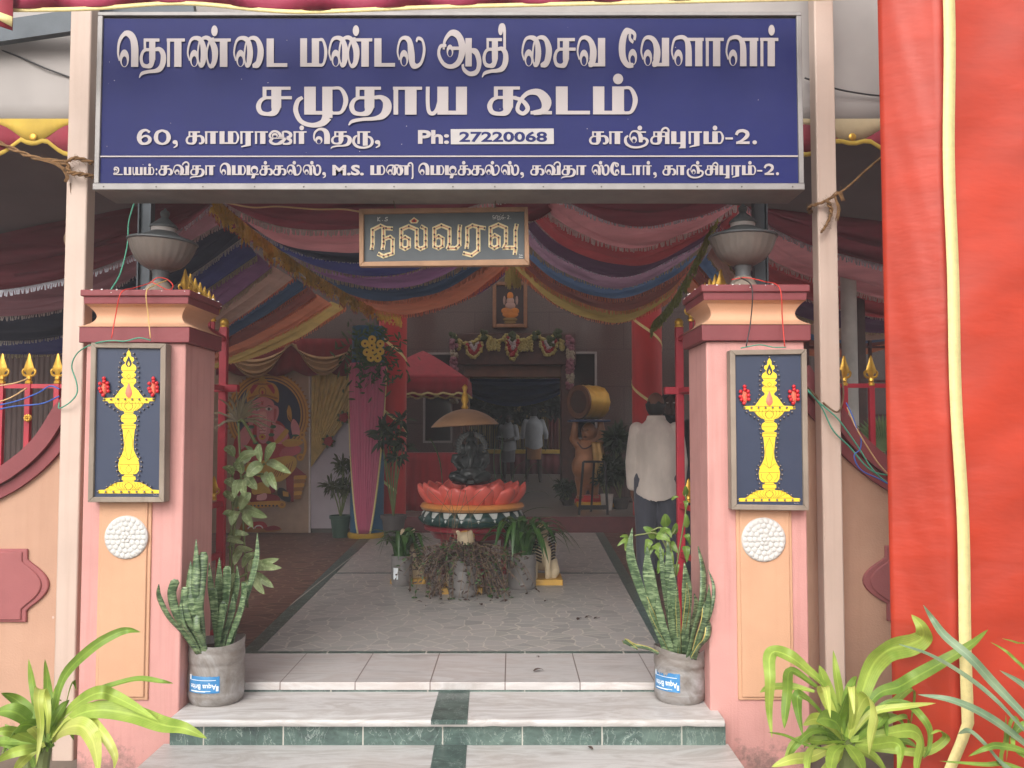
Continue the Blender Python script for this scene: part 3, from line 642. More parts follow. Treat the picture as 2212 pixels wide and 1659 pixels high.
class Pen:
    def __init__(s, mb, fn): s.mb = mb; s.fn = fn; s.k = 0
    def poly(s, pts):
        s.k += 1; d = (s.k % 24) * .00012
        s.mb.add([s.fn(x, y, d) for x, y in pts], [tuple(range(len(pts)))])
    def strip(s, L, Rr):
        s.k += 1; d = (s.k % 24) * .00012; n = len(L)
        s.mb.add([s.fn(x, y, d + i * .00004) for i, (x, y) in enumerate(L)] + [s.fn(x, y, d + i * .00004) for i, (x, y) in enumerate(Rr)], [(i, i + 1, n + i + 1, n + i) for i in range(n - 1)])
    def op(s, o, dx):
        t = o[0]
        if t == 'r': s.poly([(o[1] + dx, o[2]), (o[3] + dx, o[2]), (o[3] + dx, o[4]), (o[1] + dx, o[4])])
        elif t == 'p': s.poly([(x + dx, y) for x, y in o[1]])
        elif t == 'e': s.poly([(o[1] + dx + o[3] * cos(2 * pi * i / 20), o[2] + o[4] * sin(2 * pi * i / 20)) for i in range(20)])
        elif t == 'o':
            A, B = [], []
            for i in range(25):
                a = 2 * pi * i / 24; w = o[5] * (1.0 + .5 * sin(a))
                A.append((o[1] + dx + o[3] * cos(a), o[2] + o[4] * sin(a))); B.append((o[1] + dx + (o[3] - w) * cos(a), o[2] - o[5] * .35 + (o[4] - w) * sin(a)))
            s.strip(A, B)
        elif t == 'c':
            P = crom([(x + dx, y, w) for x, y, w in o[1]], 6); L, Q = [], []
            for i, p in enumerate(P):
                tx = P[min(i + 1, len(P) - 1)].x - P[max(i - 1, 0)].x; ty = P[min(i + 1, len(P) - 1)].y - P[max(i - 1, 0)].y
                l = math.hypot(tx, ty) or 1; nx, ny = -ty / l, tx / l
                L.append((p.x + nx * p.z, p.y + ny * p.z)); Q.append((p.x - nx * p.z, p.y - ny * p.z))
            s.strip(L, Q)
        elif t == 'G':
            for q in GL[o[1]][1]: s.op(q, dx + o[2])
def write_word(par, word, u0, u1, vb, ky, Ys, gap=10):
    mb = MB()
    """word: glyph names separated by spaces; '*' after a name adds the dot above"""
    items = word.split(); tot = 0; lay = []
    for it in items:
        dot = it.endswith('*'); nm = it.rstrip('*') if it != '*' else it
        nm = ' ' if nm == '_' else nm
        w = GL[nm][0]; lay.append((nm, tot, dot, w)); tot += w + gap
    kx = (u1 - u0) / (tot - gap)
    def fn(x, y, d): return W(u0 + x * kx, vb - y * ky, Ys - d)
    pen = Pen(mb, fn)
    for nm, x, dot, w in lay:
        for o in GL[nm][1]: pen.op(o, x)
        if dot:
            px_ = {'nna': .62, 'ra': .62, 'aa': .62, 'ma': .57, 'ka': .45, 'la': .5, 'sa2': .5, 'nya': .62}.get(nm, .5) * w
            rx = 17 * min(1.0, ky / kx * .62 + .2) / 1 if kx > 0 else 17
            pen.op(('e', x + px_, 127, 18 * (ky / kx) ** .5 * (.8 if kx < ky * .8 else 1), 19), 0)
    mb.build('word_lettering', SIGNW, par, recalc=False)
def text_mesh(txt, bold=0):
    cu = bpy.data.curves.new('t', 'FONT'); cu.body = txt; cu.size = 1; cu.offset = bold; cu.resolution_u = 3
    ob = bpy.data.objects.new('t', cu); COL.objects.link(ob)
    dg = bpy.context.evaluated_depsgraph_get(); me = bpy.data.meshes.new_from_object(ob.evaluated_get(dg))
    vs = [v.co.copy() for v in me.vertices]; fs = [tuple(p.vertices) for p in me.polygons]
    bpy.data.objects.remove(ob); bpy.data.curves.remove(cu); bpy.data.meshes.remove(me)
    x0 = min(v.x for v in vs); x1 = max(v.x for v in vs); y0 = min(v.y for v in vs); y1 = max(v.y for v in vs)
    return [((v.x - x0) / (x1 - x0), (v.y - y0) / (y1 - y0)) for v in vs], fs
def latin(par, txt, u0, u1, v0, v1, Ys, bold=.02, mat=None):
    vs, fs = text_mesh(txt, bold); MB().add([W(u0 + x * (u1 - u0), v1 - y * (v1 - v0), Ys) for x, y in vs], fs).build('word_lettering', mat or SIGNW, par, recalc=False)

# ---------------------------------------------------------------- the blue sign
YS = 4.42
SIGNB = M('sign_blue_vinyl', S(24, 30, 90), .55, 0, .08, 5, .03, 60, .12, S(60, 61, 110), spec=.2)
SIGNW = M('sign_white_vinyl', S(172, 162, 161), .5, 0, .07, 5, .02, 60, .25, S(150, 140, 140))
ALU = M('dull_aluminium', S(140, 136, 134), .5, .35, .16, 9, .2, 70, .2, S(120, 112, 108))
GREYS = M('weathered_grey_sheet', S(120, 116, 112), .7, .1, .25, 4, .2, 50, .35, S(90, 84, 80))
cTL, cTR, cBR, cBL = W(222, 38, YS), W(1728, 33, YS), W(1733, 401, YS), W(207, 402, YS)
sg = thing('name_board', 'large blue name board with white Tamil lettering above the gate', 'sign', ((cBL.x + cBR.x) / 2, YS + .13, cBL.z))
x0, x1, z0, z1 = cBL.x + .0, cBR.x, cBL.z, W(1000, 35, YS).z
MB().box((x0, YS + .012, z0 + .012), (x1, YS + .25, z1)).build('box', GREYS, sg, bevel=.006)
mb = MB(); nx = 30                                         # vinyl sheet, very slightly buckled
rows = []
for j in range(9):
    rows.append([(x0 + .012 + (x1 - x0 - .024) * i / nx, YS + .0045 + .0012 * sin(i * 1.9 + j) * sin(j * 1.3), z0 + .01 + (z1 - z0 - .02) * j / 8) for i in range(nx + 1)])
mb.sheet(rows).build('blue_panel', SIGNB, sg)
t = .022
mb = MB(); mb.box((x0 - .012, YS - .012, z0 - .022), (x1 + .01, YS + .262, z0 + .012)); mb.build('bottom_channel', ALU, sg, bevel=.004)
mb = MB(); mb.box((x0 - .008, YS - .008, z0 + .012), (x0 + t * .8, YS + .03, z1)); mb.box((x1 - t * .8, YS - .008, z0 + .012), (x1 + .008, YS + .03, z1)); mb.build('side_channel', ALU, sg, bevel=.003)
MB().box((x0 - .008, YS - .008, z1), (x1 + .008, YS + .255, z1 + .02)).build('top_channel', ALU, sg, bevel=.003)
YL = YS - .001
mb = MB()
write_word(sg, 'e ta aa nna* ai tta', 252.5, 621, 144.4, .613, YL, 9)
write_word(sg, 'ma nna* tta la', 648.5, 920, 144, .613, YL, 8)
write_word(sg, 'AA ti', 946, 1098, 143.5, .613, YL, 8)
write_word(sg, 'ai ca va', 1126, 1308, 143.3, .613, YL, 4)
write_word(sg, 'ee va lla aa lla aa*', 1337, 1682, 143, .613, YL, 8)
mb = MB()
write_word(sg, 'ca mu ta aa ya', 555.4, 1008.7, 247.5, .602, YL, 10)
write_word(sg, 'kuu tta ma*', 1054.8, 1376, 247, .602, YL, 10)
mb = MB()
write_word(sg, '6 0 ,', 295, 387, 310.8, .272, YL, 8)
write_word(sg, 'ka aa ma ra aa ja aa*', 402, 662.7, 310.8, .272, YL, 10)
write_word(sg, 'e ta ru ,', 676, 824.6, 310.8, .272, YL, 10)
latin(sg, 'Ph:', 903, 970, 281, 311, YL, .035)
write_word(sg, 'ka aa nya* ci pu ra ma* - 2 .', 1273.5, 1638, 311, .272, YL, 10)
mb = MB(); mb.quad(W(973.5, 279, YL), W(1196, 277.5, YL), W(1196.6, 311, YL), W(974, 311.6, YL)); mb.build('number_sticker', M('sticker_white', S(176, 170, 168), .5, 0, .08, 12), sg)
latin(sg, '27220068', 992, 1182, 284, 307, YL - .0008, .03, SIGNB)
mb = MB(); mb.quad(W(211, 336.4, YL), W(1731, 335.6, YL), W(1731, 338.8, YL), W(211, 339.2, YL)); mb.build('divider_line', SIGNW, sg)
vb, ky = 378, .208
write_word(sg, 'u pa ya ma* :', 243.7, 341, vb, .17, YL, 16)
write_word(sg, 'ka vi ta aa', 343, 465, vb, ky, YL, 10)
write_word(sg, 'e ma ti2 ka* ka la* sa2* ,', 474.6, 706, vb, ky, YL, 10)
latin(sg, 'M.S.', 718, 786, 356, 379, YL, .04)
write_word(sg, 'ma ni', 800, 893, vb, ky, YL, 10)
write_word(sg, 'e ma ti2 ka* ka la* sa2* ,', 903.6, 1133.6, vb, ky, YL, 10)
write_word(sg, 'ka vi ta aa', 1146, 1266.7, vb, ky, YL, 10)
write_word(sg, 'sa2* ee tta aa aa* ,', 1278, 1420.5, vb, ky, YL, 10)
write_word(sg, 'ka aa nya* ci pu ra ma* - 2 .', 1431.7, 1684.8, vb, ky, YL, 10)
mb = MB(); rnd = random.Random(3)                          # nail heads along the channel
for i in range(15): mb.ball((x0 + .06 + (x1 - x0 - .12) * i / 14 + rnd.uniform(-.03, .03), YS - .013, z0 - .006), (.004, .002, .004), 6, 4)
mb.build('rivet_row', M('dark_rivet', S(90, 84, 80), .5, .4), sg)
mb = MB()                                                   # flaked spots of vinyl
for i in range(30):
    x = x0 + .05 + (x1 - x0 - .1) * rnd.random() ** 2.5; z = z0 + .05 + (z1 - z0 - .1) * rnd.random(); s_ = rnd.uniform(.0008, .002)
    mb.quad((x - s_, YS - .0005, z - s_), (x + s_ * 1.6, YS - .0005, z - s_ * .6), (x + s_, YS - .0005, z + s_), (x - s_ * .7, YS - .0005, z + s_ * .8))
mb.build('vinyl_flake', SIGNW, sg)
# steel uprights that carry the sign, behind the pier lamps
STEEL = M('dark_steel_channel', S(74, 80, 86), .5, .3, .2, 7, .15)
for ua, ub, zb, lab in ((301, 329, zsL[0], 'dark steel channel behind the left pillar lamp holding up the name board'), (1627, 1656, zsR[0], 'dark steel channel behind the right pillar lamp holding up the name board')):
    a = W(ua, 520, 5.05); b = W(ub, 520, 5.05)
    mb = MB(); xw = b.x - a.x
    mb.box((a.x, 5.02, zb - .01), (a.x + .008, 5.08, 3.6)); mb.box((b.x - .008, 5.02, zb - .01), (b.x, 5.08, 3.6)); mb.box((a.x + .008, 5.046, zb - .01), (b.x - .008, 5.054, 3.6))
    tag(mb.build('steel_upright', STEEL), lab, 'steel upright', 'steel uprights of the name board')

# ---------------------------------------------------------------- small bulb board "welcome"
YB_ = 4.72
def Z5(x, y): return (1300 + x / 2.989) / 1.736, (740 + y / 2.989) / 1.736
def B5(x, y, d=0): u, v = Z5(x, y); return W(u, v, YB_ - d)
OAKF = M('pale_wood_frame', S(168, 130, 100), .65, 0, .2, 10, .3, 60, .3, S(118, 88, 68))
SLATE = M('slate_board', S(84, 90, 94), .6, 0, .14, 6, .1, 60, .25, S(110, 114, 114))
CREAM = M('cream_letter_paint', S(222, 204, 156), .55, 0, .06, 10)
REDL = M('red_line_paint', S(190, 60, 44), .6, 0, .05)
BULBM = M('unlit_bulb_glass', S(96, 84, 96), .2, .35, .1, 10)
cc = B5(1090, 780)
wb = thing('bulb_letter_board', 'small slate board with cream Tamil bulb letters hanging under the name board', 'sign', tuple(cc))
A, B, C, D = B5(137, 128), B5(2032, 105), B5(2050, 760), B5(140, 772)
a, b, c, d = B5(190, 182), B5(1992, 150), B5(1994, 690), B5(190, 722)
mb = MB()
for p, q, r_, s_ in ((A, B, b, a), (B, C, c, b), (C, D, d, c), (D, A, a, d)):
    bk = Vector((0, .05, 0)); mb.hexa([p, q, r_, s_], [p + bk, q + bk, r_ + bk, s_ + bk])
mb.build('frame', OAKF, wb, bevel=.003)
o_ = Vector((0, .022, 0)); MB().prism([a + o_, b + o_, c + o_, d + o_], (0, .012, 0)).build('board', SLATE, wb)
WBL = [
 [[(283, 575), (291, 520), (291, 365), (380, 320), (440, 345), (505, 350)], [(405, 575), (413, 515), (413, 350)], [(413, 470), (487, 445), (515, 470), (515, 628), (412, 660), (360, 636)]],
 [[(610, 470), (655, 445), (697, 470), (697, 555), (655, 578), (612, 555), (612, 360), (696, 325), (785, 362), (785, 555), (828, 578), (885, 552), (885, 355), (840, 330)]],
 [[(985, 465), (1030, 435), (1075, 462), (1075, 545), (1028, 570), (983, 550), (983, 350), (1062, 315), (1152, 352), (1152, 520), (1136, 570), (1225, 570), (1262, 535), (1262, 380), (1270, 320)]],
 [[(1345, 565), (1352, 500), (1352, 345), (1410, 315), (1475, 333), (1545, 345)], [(1475, 335), (1475, 595), (1400, 650), (1315, 628)]],
 [[(1615, 455), (1660, 425), (1703, 450), (1703, 545), (1655, 568), (1613, 543), (1613, 342), (1700, 305), (1786, 342), (1786, 515), (1762, 565), (1890, 565)], [(1905, 310), (1893, 370), (1893, 570), (1885, 632)]],
]
mb = MB(); mr = MB(); bulbs = []; kk = 0
for L in WBL:
    for line in L:
        for i in range(len(line) - 1):
            (ax, ay), (bx, by) = line[i], line[i + 1]; l = math.hypot(bx - ax, by - ay); tx, ty = (bx - ax) / l, (by - ay) / l
            kk += 1; dd = .0000 + (kk % 12) * .0002
            e = 24; p0 = (ax - tx * e * .55, ay - ty * e * .55); p1 = (bx + tx * e * .55, by + ty * e * .55); w = 24
            mb.add([B5(p0[0] - ty * w, p0[1] + tx * w, -.0212 + dd), B5(p1[0] - ty * w, p1[1] + tx * w, -.0212 + dd), B5(p1[0] + ty * w, p1[1] - tx * w, -.0212 + dd), B5(p0[0] + ty * w, p0[1] - tx * w, -.0212 + dd)], [(0, 1, 2, 3)])
            w = 3; dd += .0026
            mr.add([B5(ax - ty * w, ay + tx * w, -.0212 + dd), B5(bx - ty * w, by + tx * w, -.0212 + dd), B5(bx + ty * w, by - tx * w, -.0212 + dd), B5(ax + ty * w, ay - tx * w, -.0212 + dd)], [(0, 1, 2, 3)])
            n = max(1, round(l / 68))
            for q in range(n if i < len(line) - 2 else n + 1): bulbs.append((ax + (bx - ax) * q / n, ay + (by - ay) * q / n))
mb.add([B5(703, 265, -.02), B5(755, 222, -.02), B5(810, 262, -.02), B5(790, 292, -.02), B5(722, 292, -.02)], [(0, 1, 2, 3, 4)])
mr.add([B5(722, 264, -.0185), B5(756, 238, -.0185), B5(790, 262, -.0185), B5(778, 280, -.0185), B5(735, 280, -.0185)], [(0, 1, 2, 3, 4)])
mb.build('cream_lettering', CREAM, wb, recalc=False); mr.build('red_outline', REDL, wb, recalc=False)
bulbs.append((756, 264)); bulbs = bulbs[:98]
p0 = B5(*bulbs[0], -.010); b0 = MB().ball(p0, pm(2.2, YB_), 8, 6).build('bulb', BULBM, wb, sm=180)
for x, y in bulbs[1:]: clone(b0, wb, B5(x, y, -.010) - p0)
mb = MB(); 
def chalk(strokes, w=2.5):
    for ln in strokes:
        P = crom([(x, y, 0) for x, y in ln], 4)
        for i in range(len(P) - 1):
            q = P[i + 1] - P[i]; l = q.length or 1; nx_, ny_ = -q.y / l * w, q.x / l * w
            mb.add([B5(P[i].x + nx_, P[i].y + ny_, -.0195), B5(P[i + 1].x + nx_, P[i + 1].y + ny_, -.0195), B5(P[i + 1].x - nx_, P[i + 1].y - ny_, -.0195), B5(P[i].x - nx_, P[i].y - ny_, -.0195)], [(0, 1, 2, 3)])
chalk([[(350, 222), (348, 268)], [(376, 222), (350, 246), (378, 268)], [(398, 258), (402, 262)], [(462, 224), (438, 228), (440, 244), (458, 248), (450, 264), (422, 262)]], 3.5)
chalk([[(1655, 205), (1640, 205), (1640, 225), (1660, 225), (1655, 242), (1636, 240)], [(1672, 242), (1672, 208), (1690, 206), (1690, 242)], [(1702, 225), (1706, 208), (1720, 222), (1708, 240), (1690, 252), (1722, 250), (1734, 225)], [(1722, 196), (1726, 194)], [(1760, 206), (1742, 208), (1742, 226), (1764, 226), (1752, 244), (1738, 236)], [(1754, 190), (1758, 186)], [(1772, 228), (1782, 228)], [(1802, 208), (1816, 204), (1818, 220), (1802, 240), (1822, 240)], [(1838, 236), (1842, 236)]], 2.6)
chalk([[(1935, 640), (1945, 650), (1940, 665)], [(1955, 640), (1962, 655), (1975, 645)], [(1930, 676), (1975, 672)]], 2.5)
mb.build('chalk_writing', M('chalk_white', S(210, 210, 206), .8, 0, .05), wb, recalc=False)
mb = MB()
for x in (540, 1660): 
    p = B5(x, 120); mb.tube([p + Vector((0, .02, 0)), Vector((p.x + .006, YS + .2, cBL.z - .02))], .003, 6)
mb.build('hanging_wire', M('brown_wire', S(96, 84, 70), .7), wb)

# ---------------------------------------------------------------- bulb boards with oil-lamp figure on the pillars
def B8(du, dv):
    def f(x, y, d=0.0): return W(x * .25 + du, 829.5 + y * .25 + dv, YDB - d)
    return f
YDB = 4.515
GREYW = M('weathered_grey_wood', S(150, 136, 122), .85, 0, .25, 3, .5, 30, .35, S(92, 80, 70), streak=.35)
NAVYB = M('navy_board_paint', S(46, 56, 80), .5, 0, .1, 4, .05)
YELP = M('yellow_lamp_paint', S(250, 214, 52), .5, 0, .04, 6)
INK = M('dark_outline_ink', S(128, 100, 36), .6, 0, .1)
NAVYL = M('navy_line_paint', S(40, 44, 60), .6)
FLAME = M('flame_pink_paint', S(240, 130, 104), .55, 0, .05)
REDB = M('red_bulb_plastic', S(206, 34, 44), .25, 0, .1, 20, 0)
SILV = M('bulb_silver', S(130, 120, 116), .22, .55, .1, 20, 0)
PROF = [(-300, 2), (-285, 8), (-268, 18), (-250, 18), (-236, 22), (-228, 42), (-205, 46), (-185, 28), (-175, 36), (-160, 58), (-140, 66), (-118, 62), (-100, 46), (-84, 64), (-64, 56), (-54, 44), (-44, 64), (-10, 64), (6, 44), (16, 40), (28, 46), (36, 62), (60, 84), (90, 104), (118, 126), (121, 222), (147, 224), (150, 178), (166, 172), (168, 130), (200, 104), (228, 66), (236, 40), (246, 42), (256, 36), (272, 62), (298, 70), (322, 62), (334, 40), (345, 42), (350, 62), (386, 60), (392, 52), (450, 46), (520, 40), (570, 44), (610, 60), (652, 88), (656, 80), (682, 88), (696, 92), (750, 86), (776, 66), (782, 36), (792, 40), (798, 58), (828, 60), (838, 44), (846, 52), (852, 110), (870, 146), (895, 180), (914, 206), (917, 262), (945, 264)]
def lampboard(cx, du, dv, corners, lab):
    f = B8(du, dv); tl, tr, br, bl = [W(u, v, YDB) for u, v in corners]
    ctr = (tl + br) / 2
    bd = thing('lamp_figure_board', lab, 'bulb board', (ctr.x, YDB, bl.z), 'bulb boards on the gate pillars')
    t = pm(11, YDB); ti = lambda p, sx, sz: p + Vector((sx * t * 1.05, 0, sz * t))
    a, b, c, d = ti(tl, 1, -1), ti(tr, -1, -1), ti(br, -1, 1), ti(bl, 1, 1); bk = Vector((0, .075, 0))
    for p, q, r_, s_ in ((tl, tr, b, a), (tr, br, c, b), (br, bl, d, c), (bl, tl, a, d)):
        MB().hexa([p, q, r_, s_], [p + bk, q + bk, r_ + bk, s_ + bk]).build('frame_rail', GREYW, bd, bevel=.003)
    e = Vector((0, .016, 0)); MB().prism([a + e, b + e, c + e, d + e], (0, .02, 0)).build('board', NAVYB, bd)
    base = -.0145
    mb = MB(); k = 0
    for i in range(len(PROF) - 1):
        y0_, h0 = PROF[i]; y1_, h1 = PROF[i + 1]
        mb.add([f(cx - h0, y0_, base), f(cx + h0, y0_, base), f(cx + h1, y1_, base), f(cx - h1, y1_, base)], [(0, 1, 2, 3)])
    mb.build('lamp_figure', YELP, bd, recalc=False)
    ml = MB()
    def ln(pts, w=1.6):
        P = crom([(x, y, 0) for x, y in pts], 5)
        for i in range(len(P) - 1):
            q = P[i + 1] - P[i]; l = q.length or 1; nx_, ny_ = -q.y / l * w, q.x / l * w
            ml.add([f(cx + P[i].x + nx_, P[i].y + ny_, base + .0008), f(cx + P[i + 1].x + nx_, P[i + 1].y + ny_, base + .0008), f(cx + P[i + 1].x - nx_, P[i + 1].y - ny_, base + .0008), f(cx + P[i].x - nx_, P[i].y - ny_, base + .0008)], [(0, 1, 2, 3)])
    def lotus(yt, yb, hw, n=3):
        ln([(0, yt), (-hw * .3, (yt * .45 + yb * .55)), (0, yb)]); ln([(0, yt), (hw * .3, (yt * .45 + yb * .55)), (0, yb)])
        for s_ in (-1, 1):
            for q in range(1, n + 1): ln([(s_ * hw * q / (n + .3), yt + 6), (s_ * hw * (q / (n + .3) + .06), yt * .5 + yb * .5), (s_ * hw * q / (n + .3) * .62, yb)])
    lotus(150, 232, 120, 4); lotus(848, 915, 130, 5); lotus(700, 772, 84, 1); lotus(-84, -48, 60, 1)
    ln([(0, 395), (-34, 500), (-12, 640), (0, 655), (12, 640), (34, 500), (0, 395)])
    ln([(-90, 650), (-50, 620), (0, 655), (50, 620), (90, 650)])
    for y, h in ((122, 120), (166, 168), (246, 40), (260, 36), (300, 70), (345, 40), (360, 60), (385, 58), (694, 90), (780, 64), (797, 56), (830, 58), (846, 50), (916, 205), (-10, 62), (-44, 62), (-118, 60)): ln([(-h, y), (h, y)])
    ml.build('ink_line', INK, bd, recalc=False)
    mf = MB()
    mf.add([f(cx + x, y, base + .0012) for x, y in ((0, -245), (24, -190), (26, -168), (10, -148), (-10, -148), (-26, -168), (-24, -190))], [tuple(range(7))]); mf.build('lamp_opening', NAVYL, bd, recalc=False)
    mf = MB(); mf.add([f(cx + x, y, base + .0016) for x, y in ((0, -200), (12, -170), (0, -152), (-12, -170))], [(0, 1, 2, 3)]); mf.build('small_flame', YELP, bd, recalc=False)
    mf = MB(); mf.mi = 0
    ring = [(0, -12), (14, 20), (26, 55), (30, 82), (20, 108), (0, 120), (-20, 108), (-30, 82), (-26, 55), (-14, 20)]
    mf.add([f(cx + x, y, base + .0012) for x, y in ring] + [f(cx, 70, base + .012)], [(i, (i + 1) % 10, 10) for i in range(10)]); mf.build('flame', FLAME, bd, recalc=False)
    # red side flames: a body with round red bulbs
    for s_ in (-212, 214):
        mfl = MB(); mfl.add([f(cx + s_ + x, y, base + .0015) for x, y in ((0, -50), (14, -20), (26, 20), (24, 70), (0, 112), (-24, 70), (-26, 20), (-14, -20))] + [f(cx + s_, 35, base + .02)], [(i, (i + 1) % 8, 8) for i in range(8)])
        fo = mfl.build('side_flame', FLAME, bd, recalc=False)
        mm = MB()
        for x, y in ((-2, -48), (-36, -4), (28, -6), (-38, 40), (32, 28), (-8, 96), (34, 62), (-28, 66), (0, -22)): mm.ball(f(cx + s_ + x, y, base + .012), pm(4.3, YDB), 8, 6)
        mm.build('red_bulb_cluster', REDB, fo, sm=180)
    pts = []
    def along(poly, step):
        acc = 0; out = [poly[0]]
        for i in range(len(poly) - 1):
            (x0_, y0_), (x1_, y1_) = poly[i], poly[i + 1]; l = math.hypot(x1_ - x0_, y1_ - y0_); q = step - acc
            while q < l: out.append((x0_ + (x1_ - x0_) * q / l, y0_ + (y1_ - y0_) * q / l)); q += step
            acc = (l - (q - step))
        return out
    for s_ in (-1, 1):
        pts += along([(s_ * 42, -262), (s_ * 70, -205), (s_ * 84, -140), (s_ * 84, -70), (s_ * 80, 0), (s_ * 92, 50), (s_ * 140, 104)], 42)
        pts += along([(s_ * 196, 172), (s_ * 140, 210), (s_ * 96, 240), (s_ * 78, 270), (s_ * 86, 300), (s_ * 76, 345), (s_ * 74, 390), (s_ * 62, 470), (s_ * 60, 560), (s_ * 84, 620), (s_ * 110, 655), (s_ * 110, 730), (s_ * 86, 790), (s_ * 80, 830), (s_ * 130, 856), (s_ * 190, 890), (s_ * 222, 906)], 41)
    pts += [(-215 + 61 * i, 133) for i in range(8)] + [(-268 + 67 * i, 931) for i in range(9)] + [(0, -305)]
    pts = pts[:98]
    p0 = f(cx + pts[0][0], pts[0][1], base + .006); bu = MB().ball(p0, pm(2.35, YDB), 8, 6).build('bulb', SILV, bd, sm=180)
    for x, y in pts[1:]: clone(bu, bd, f(cx + x, y, base + .006) - p0)
    ms = MB(); 
    for q in range(4): ms.add([f(cx + 215 + q * 12, 955 + (q % 2) * 8, base + .001), f(cx + 223 + q * 12, 962, base + .001), f(cx + 221 + q * 12, 965, base + .001), f(cx + 213 + q * 12, 959 + (q % 2) * 8, base + .001)], [(0, 1, 2, 3)])
    ms.build('painted_signature', SIGNW, bd, recalc=False)
    return bd, f
LB1, f1 = lampboard(1112, 0, 0, ((196, 740), (358, 742), (354, 1085), (189, 1085)), 'navy bulb board with yellow oil lamp, on the pillar away from the red satin pylon')
LB2, f2 = lampboard(1112, 1662 - 278, 17.5, ((1577, 756), (1743, 754), (1748, 1103), (1581, 1101)), 'navy bulb board with yellow oil lamp, on the pillar nearer the red satin pylon')

# ---------------------------------------------------------------- pillar lamps
LMET = M('grey_green_lamp_metal', S(92, 96, 98), .55, .25, .2, 8, .15, 70, .25, S(120, 112, 104))
LGL = M('dusty_frosted_glass', S(116, 108, 102), .35, 0, .16, 6, .05, 40, .3, S(140, 124, 112), streak=.3)
LWH = M('lamp_white_collar', S(198, 190, 186), .6, 0, .1, 8)
CONC = M('rough_cement', S(136, 124, 112), .9, 0, .2, 12, .6, 60)
def pier_lamp(u, v0, zt, tilt, lab):
    k = pm(.25, 4.83)
    base = Vector((W(u, v0, 4.83).x, 4.83, zt - .004)); m = Matrix.Rotation(tilt, 3, 'Y')
    t = thing('pillar_lamp', lab, 'lamp', tuple(base), 'lamps on the gate pillars')
    zz = lambda y: (845 - y) * k
    def part(nm, pr, mt): MB().lathe([(r * k, zz(y)) for r, y in pr], base, 32, m).build(nm, mt, t, sm=40)
    part('cement_base', [(150, 845), (130, 800), (95, 740), (72, 708), (0, 708)], CONC)
    part('neck', [(66, 712), (66, 640), (74, 630), (74, 608), (0, 606)], LMET)
    rows = []
    for r, y in [(20, 612), (95, 608), (165, 570), (198, 540), (222, 510), (245, 470), (262, 430), (282, 372), (284, 362), (1, 361)]:
        rows.append([base + m @ Vector((r * k * (1 + .012 * (q % 4 in (1, 2))) * cos(2 * pi * q / 96), r * k * (1 + .012 * (q % 4 in (1, 2))) * sin(2 * pi * q / 96), zz(y))) for q in range(96)])
    MB().rings(rows).build('glass_bowl', LGL, t, sm=60)
    part('shade', [(288, 370), (298, 362), (297, 352), (285, 342), (200, 318), (130, 288), (104, 268), (0, 267)], LMET)
    part('collar', [(104, 300), (106, 215), (0, 214)], LWH)
    part('cap', [(118, 236), (118, 222), (100, 204), (60, 170), (34, 148), (28, 140), (0, 140)], LMET)
    part('finial', [(26, 150), (38, 120), (40, 100), (28, 84), (12, 74), (9, 64), (0, 58)], LMET)
    return t
pier_lamp(343, 627, zsL[0], R(3.2), 'grey domed lamp on the left gate pillar, leaning slightly')
pier_lamp(1605, 614, zsR[0], R(.5), 'grey domed lamp on the right gate pillar, standing upright')

# ---------------------------------------------------------------- gate leaves, swung inwards
def gate(hx, ex, ey, vball, vbar, nsp, lab, sp_v):
    t = thing('gate_leaf', lab, 'gate', (hx, 5.10, ZF), 'gate leaves')
    h0 = Vector((hx, 5.10, 0)); e0 = Vector((ex, ey, 0)); dirv = (e0 - h0).normalized(); L = (e0 - h0).length
    ztop = W(1106, vball + 10, ey).z; zb = ZF + .06
    def at(s_, z): return h0 + dirv * (L * s_) + Vector((0, 0, z))
    MB().bar(at(1, zb), at(1, ztop), .05, .05).build('free_stile', RAILR, t, bevel=.004)
    mb = MB(); mb.ball(at(1, ztop + .03), .03, 12, 8); mb.lathe([(.03, 0), (.03, .01), (0, .012)], at(1, ztop), 10); mb.build('ball_finial', GOLD, t)
    MB().bar(at(0.02, zb), at(.02, ztop - .02), .045, .045).build('hinge_stile', RAILR, t, bevel=.004)
    zc_ = W(1106, vbar, ey).z
    mb = MB(); w = Vector((.085, 0, 0)); mb.box((ex - .10, ey - .03, zc_ - .024), (ex + .10, ey + .03, zc_ + .024)); mb.build('lock_bar', RAILR, t, bevel=.004)
    for z in (zb + .02, zc_, zc_ - .75, zb + .5): MB().bar(at(.03, z), at(.99, z), .03, .03).build('rail', RAILR, t)
    for i in range(nsp):
        s_ = .04 + .66 * i / (nsp - 1); ca = ztop + .08 - .10 * s_
        MB().bar(at(s_, zb), at(s_, ca), .02, .02).build('bar', RAILR, t)
        mb = MB(); spear(mb, at(s_, ca - .004), 1.0); mb.build('spear_finial', GOLD, t)
    P = [at(q / 12, ztop - .02 - .06 * (q / 12)) for q in range(13)]
    MB().tube(P, .02, 6).build('curved_top_rail', RAILR, t)
    for i in range(3):
        s_ = .3 + .25 * i; mb = MB(); spear(mb, at(s_, zc_ - .72), .9); mb.build('spear_ornament', GOLD, t)
gate(-1.87, -1.895, 5.92, 697, 839, 7, 'red iron gate leaf with gold spears swung open behind the left pillar', 0)
gate(1.2, 1.10, 5.92, 697, 844, 7, 'red iron gate leaf with gold spears swung open behind the right pillar', 0)

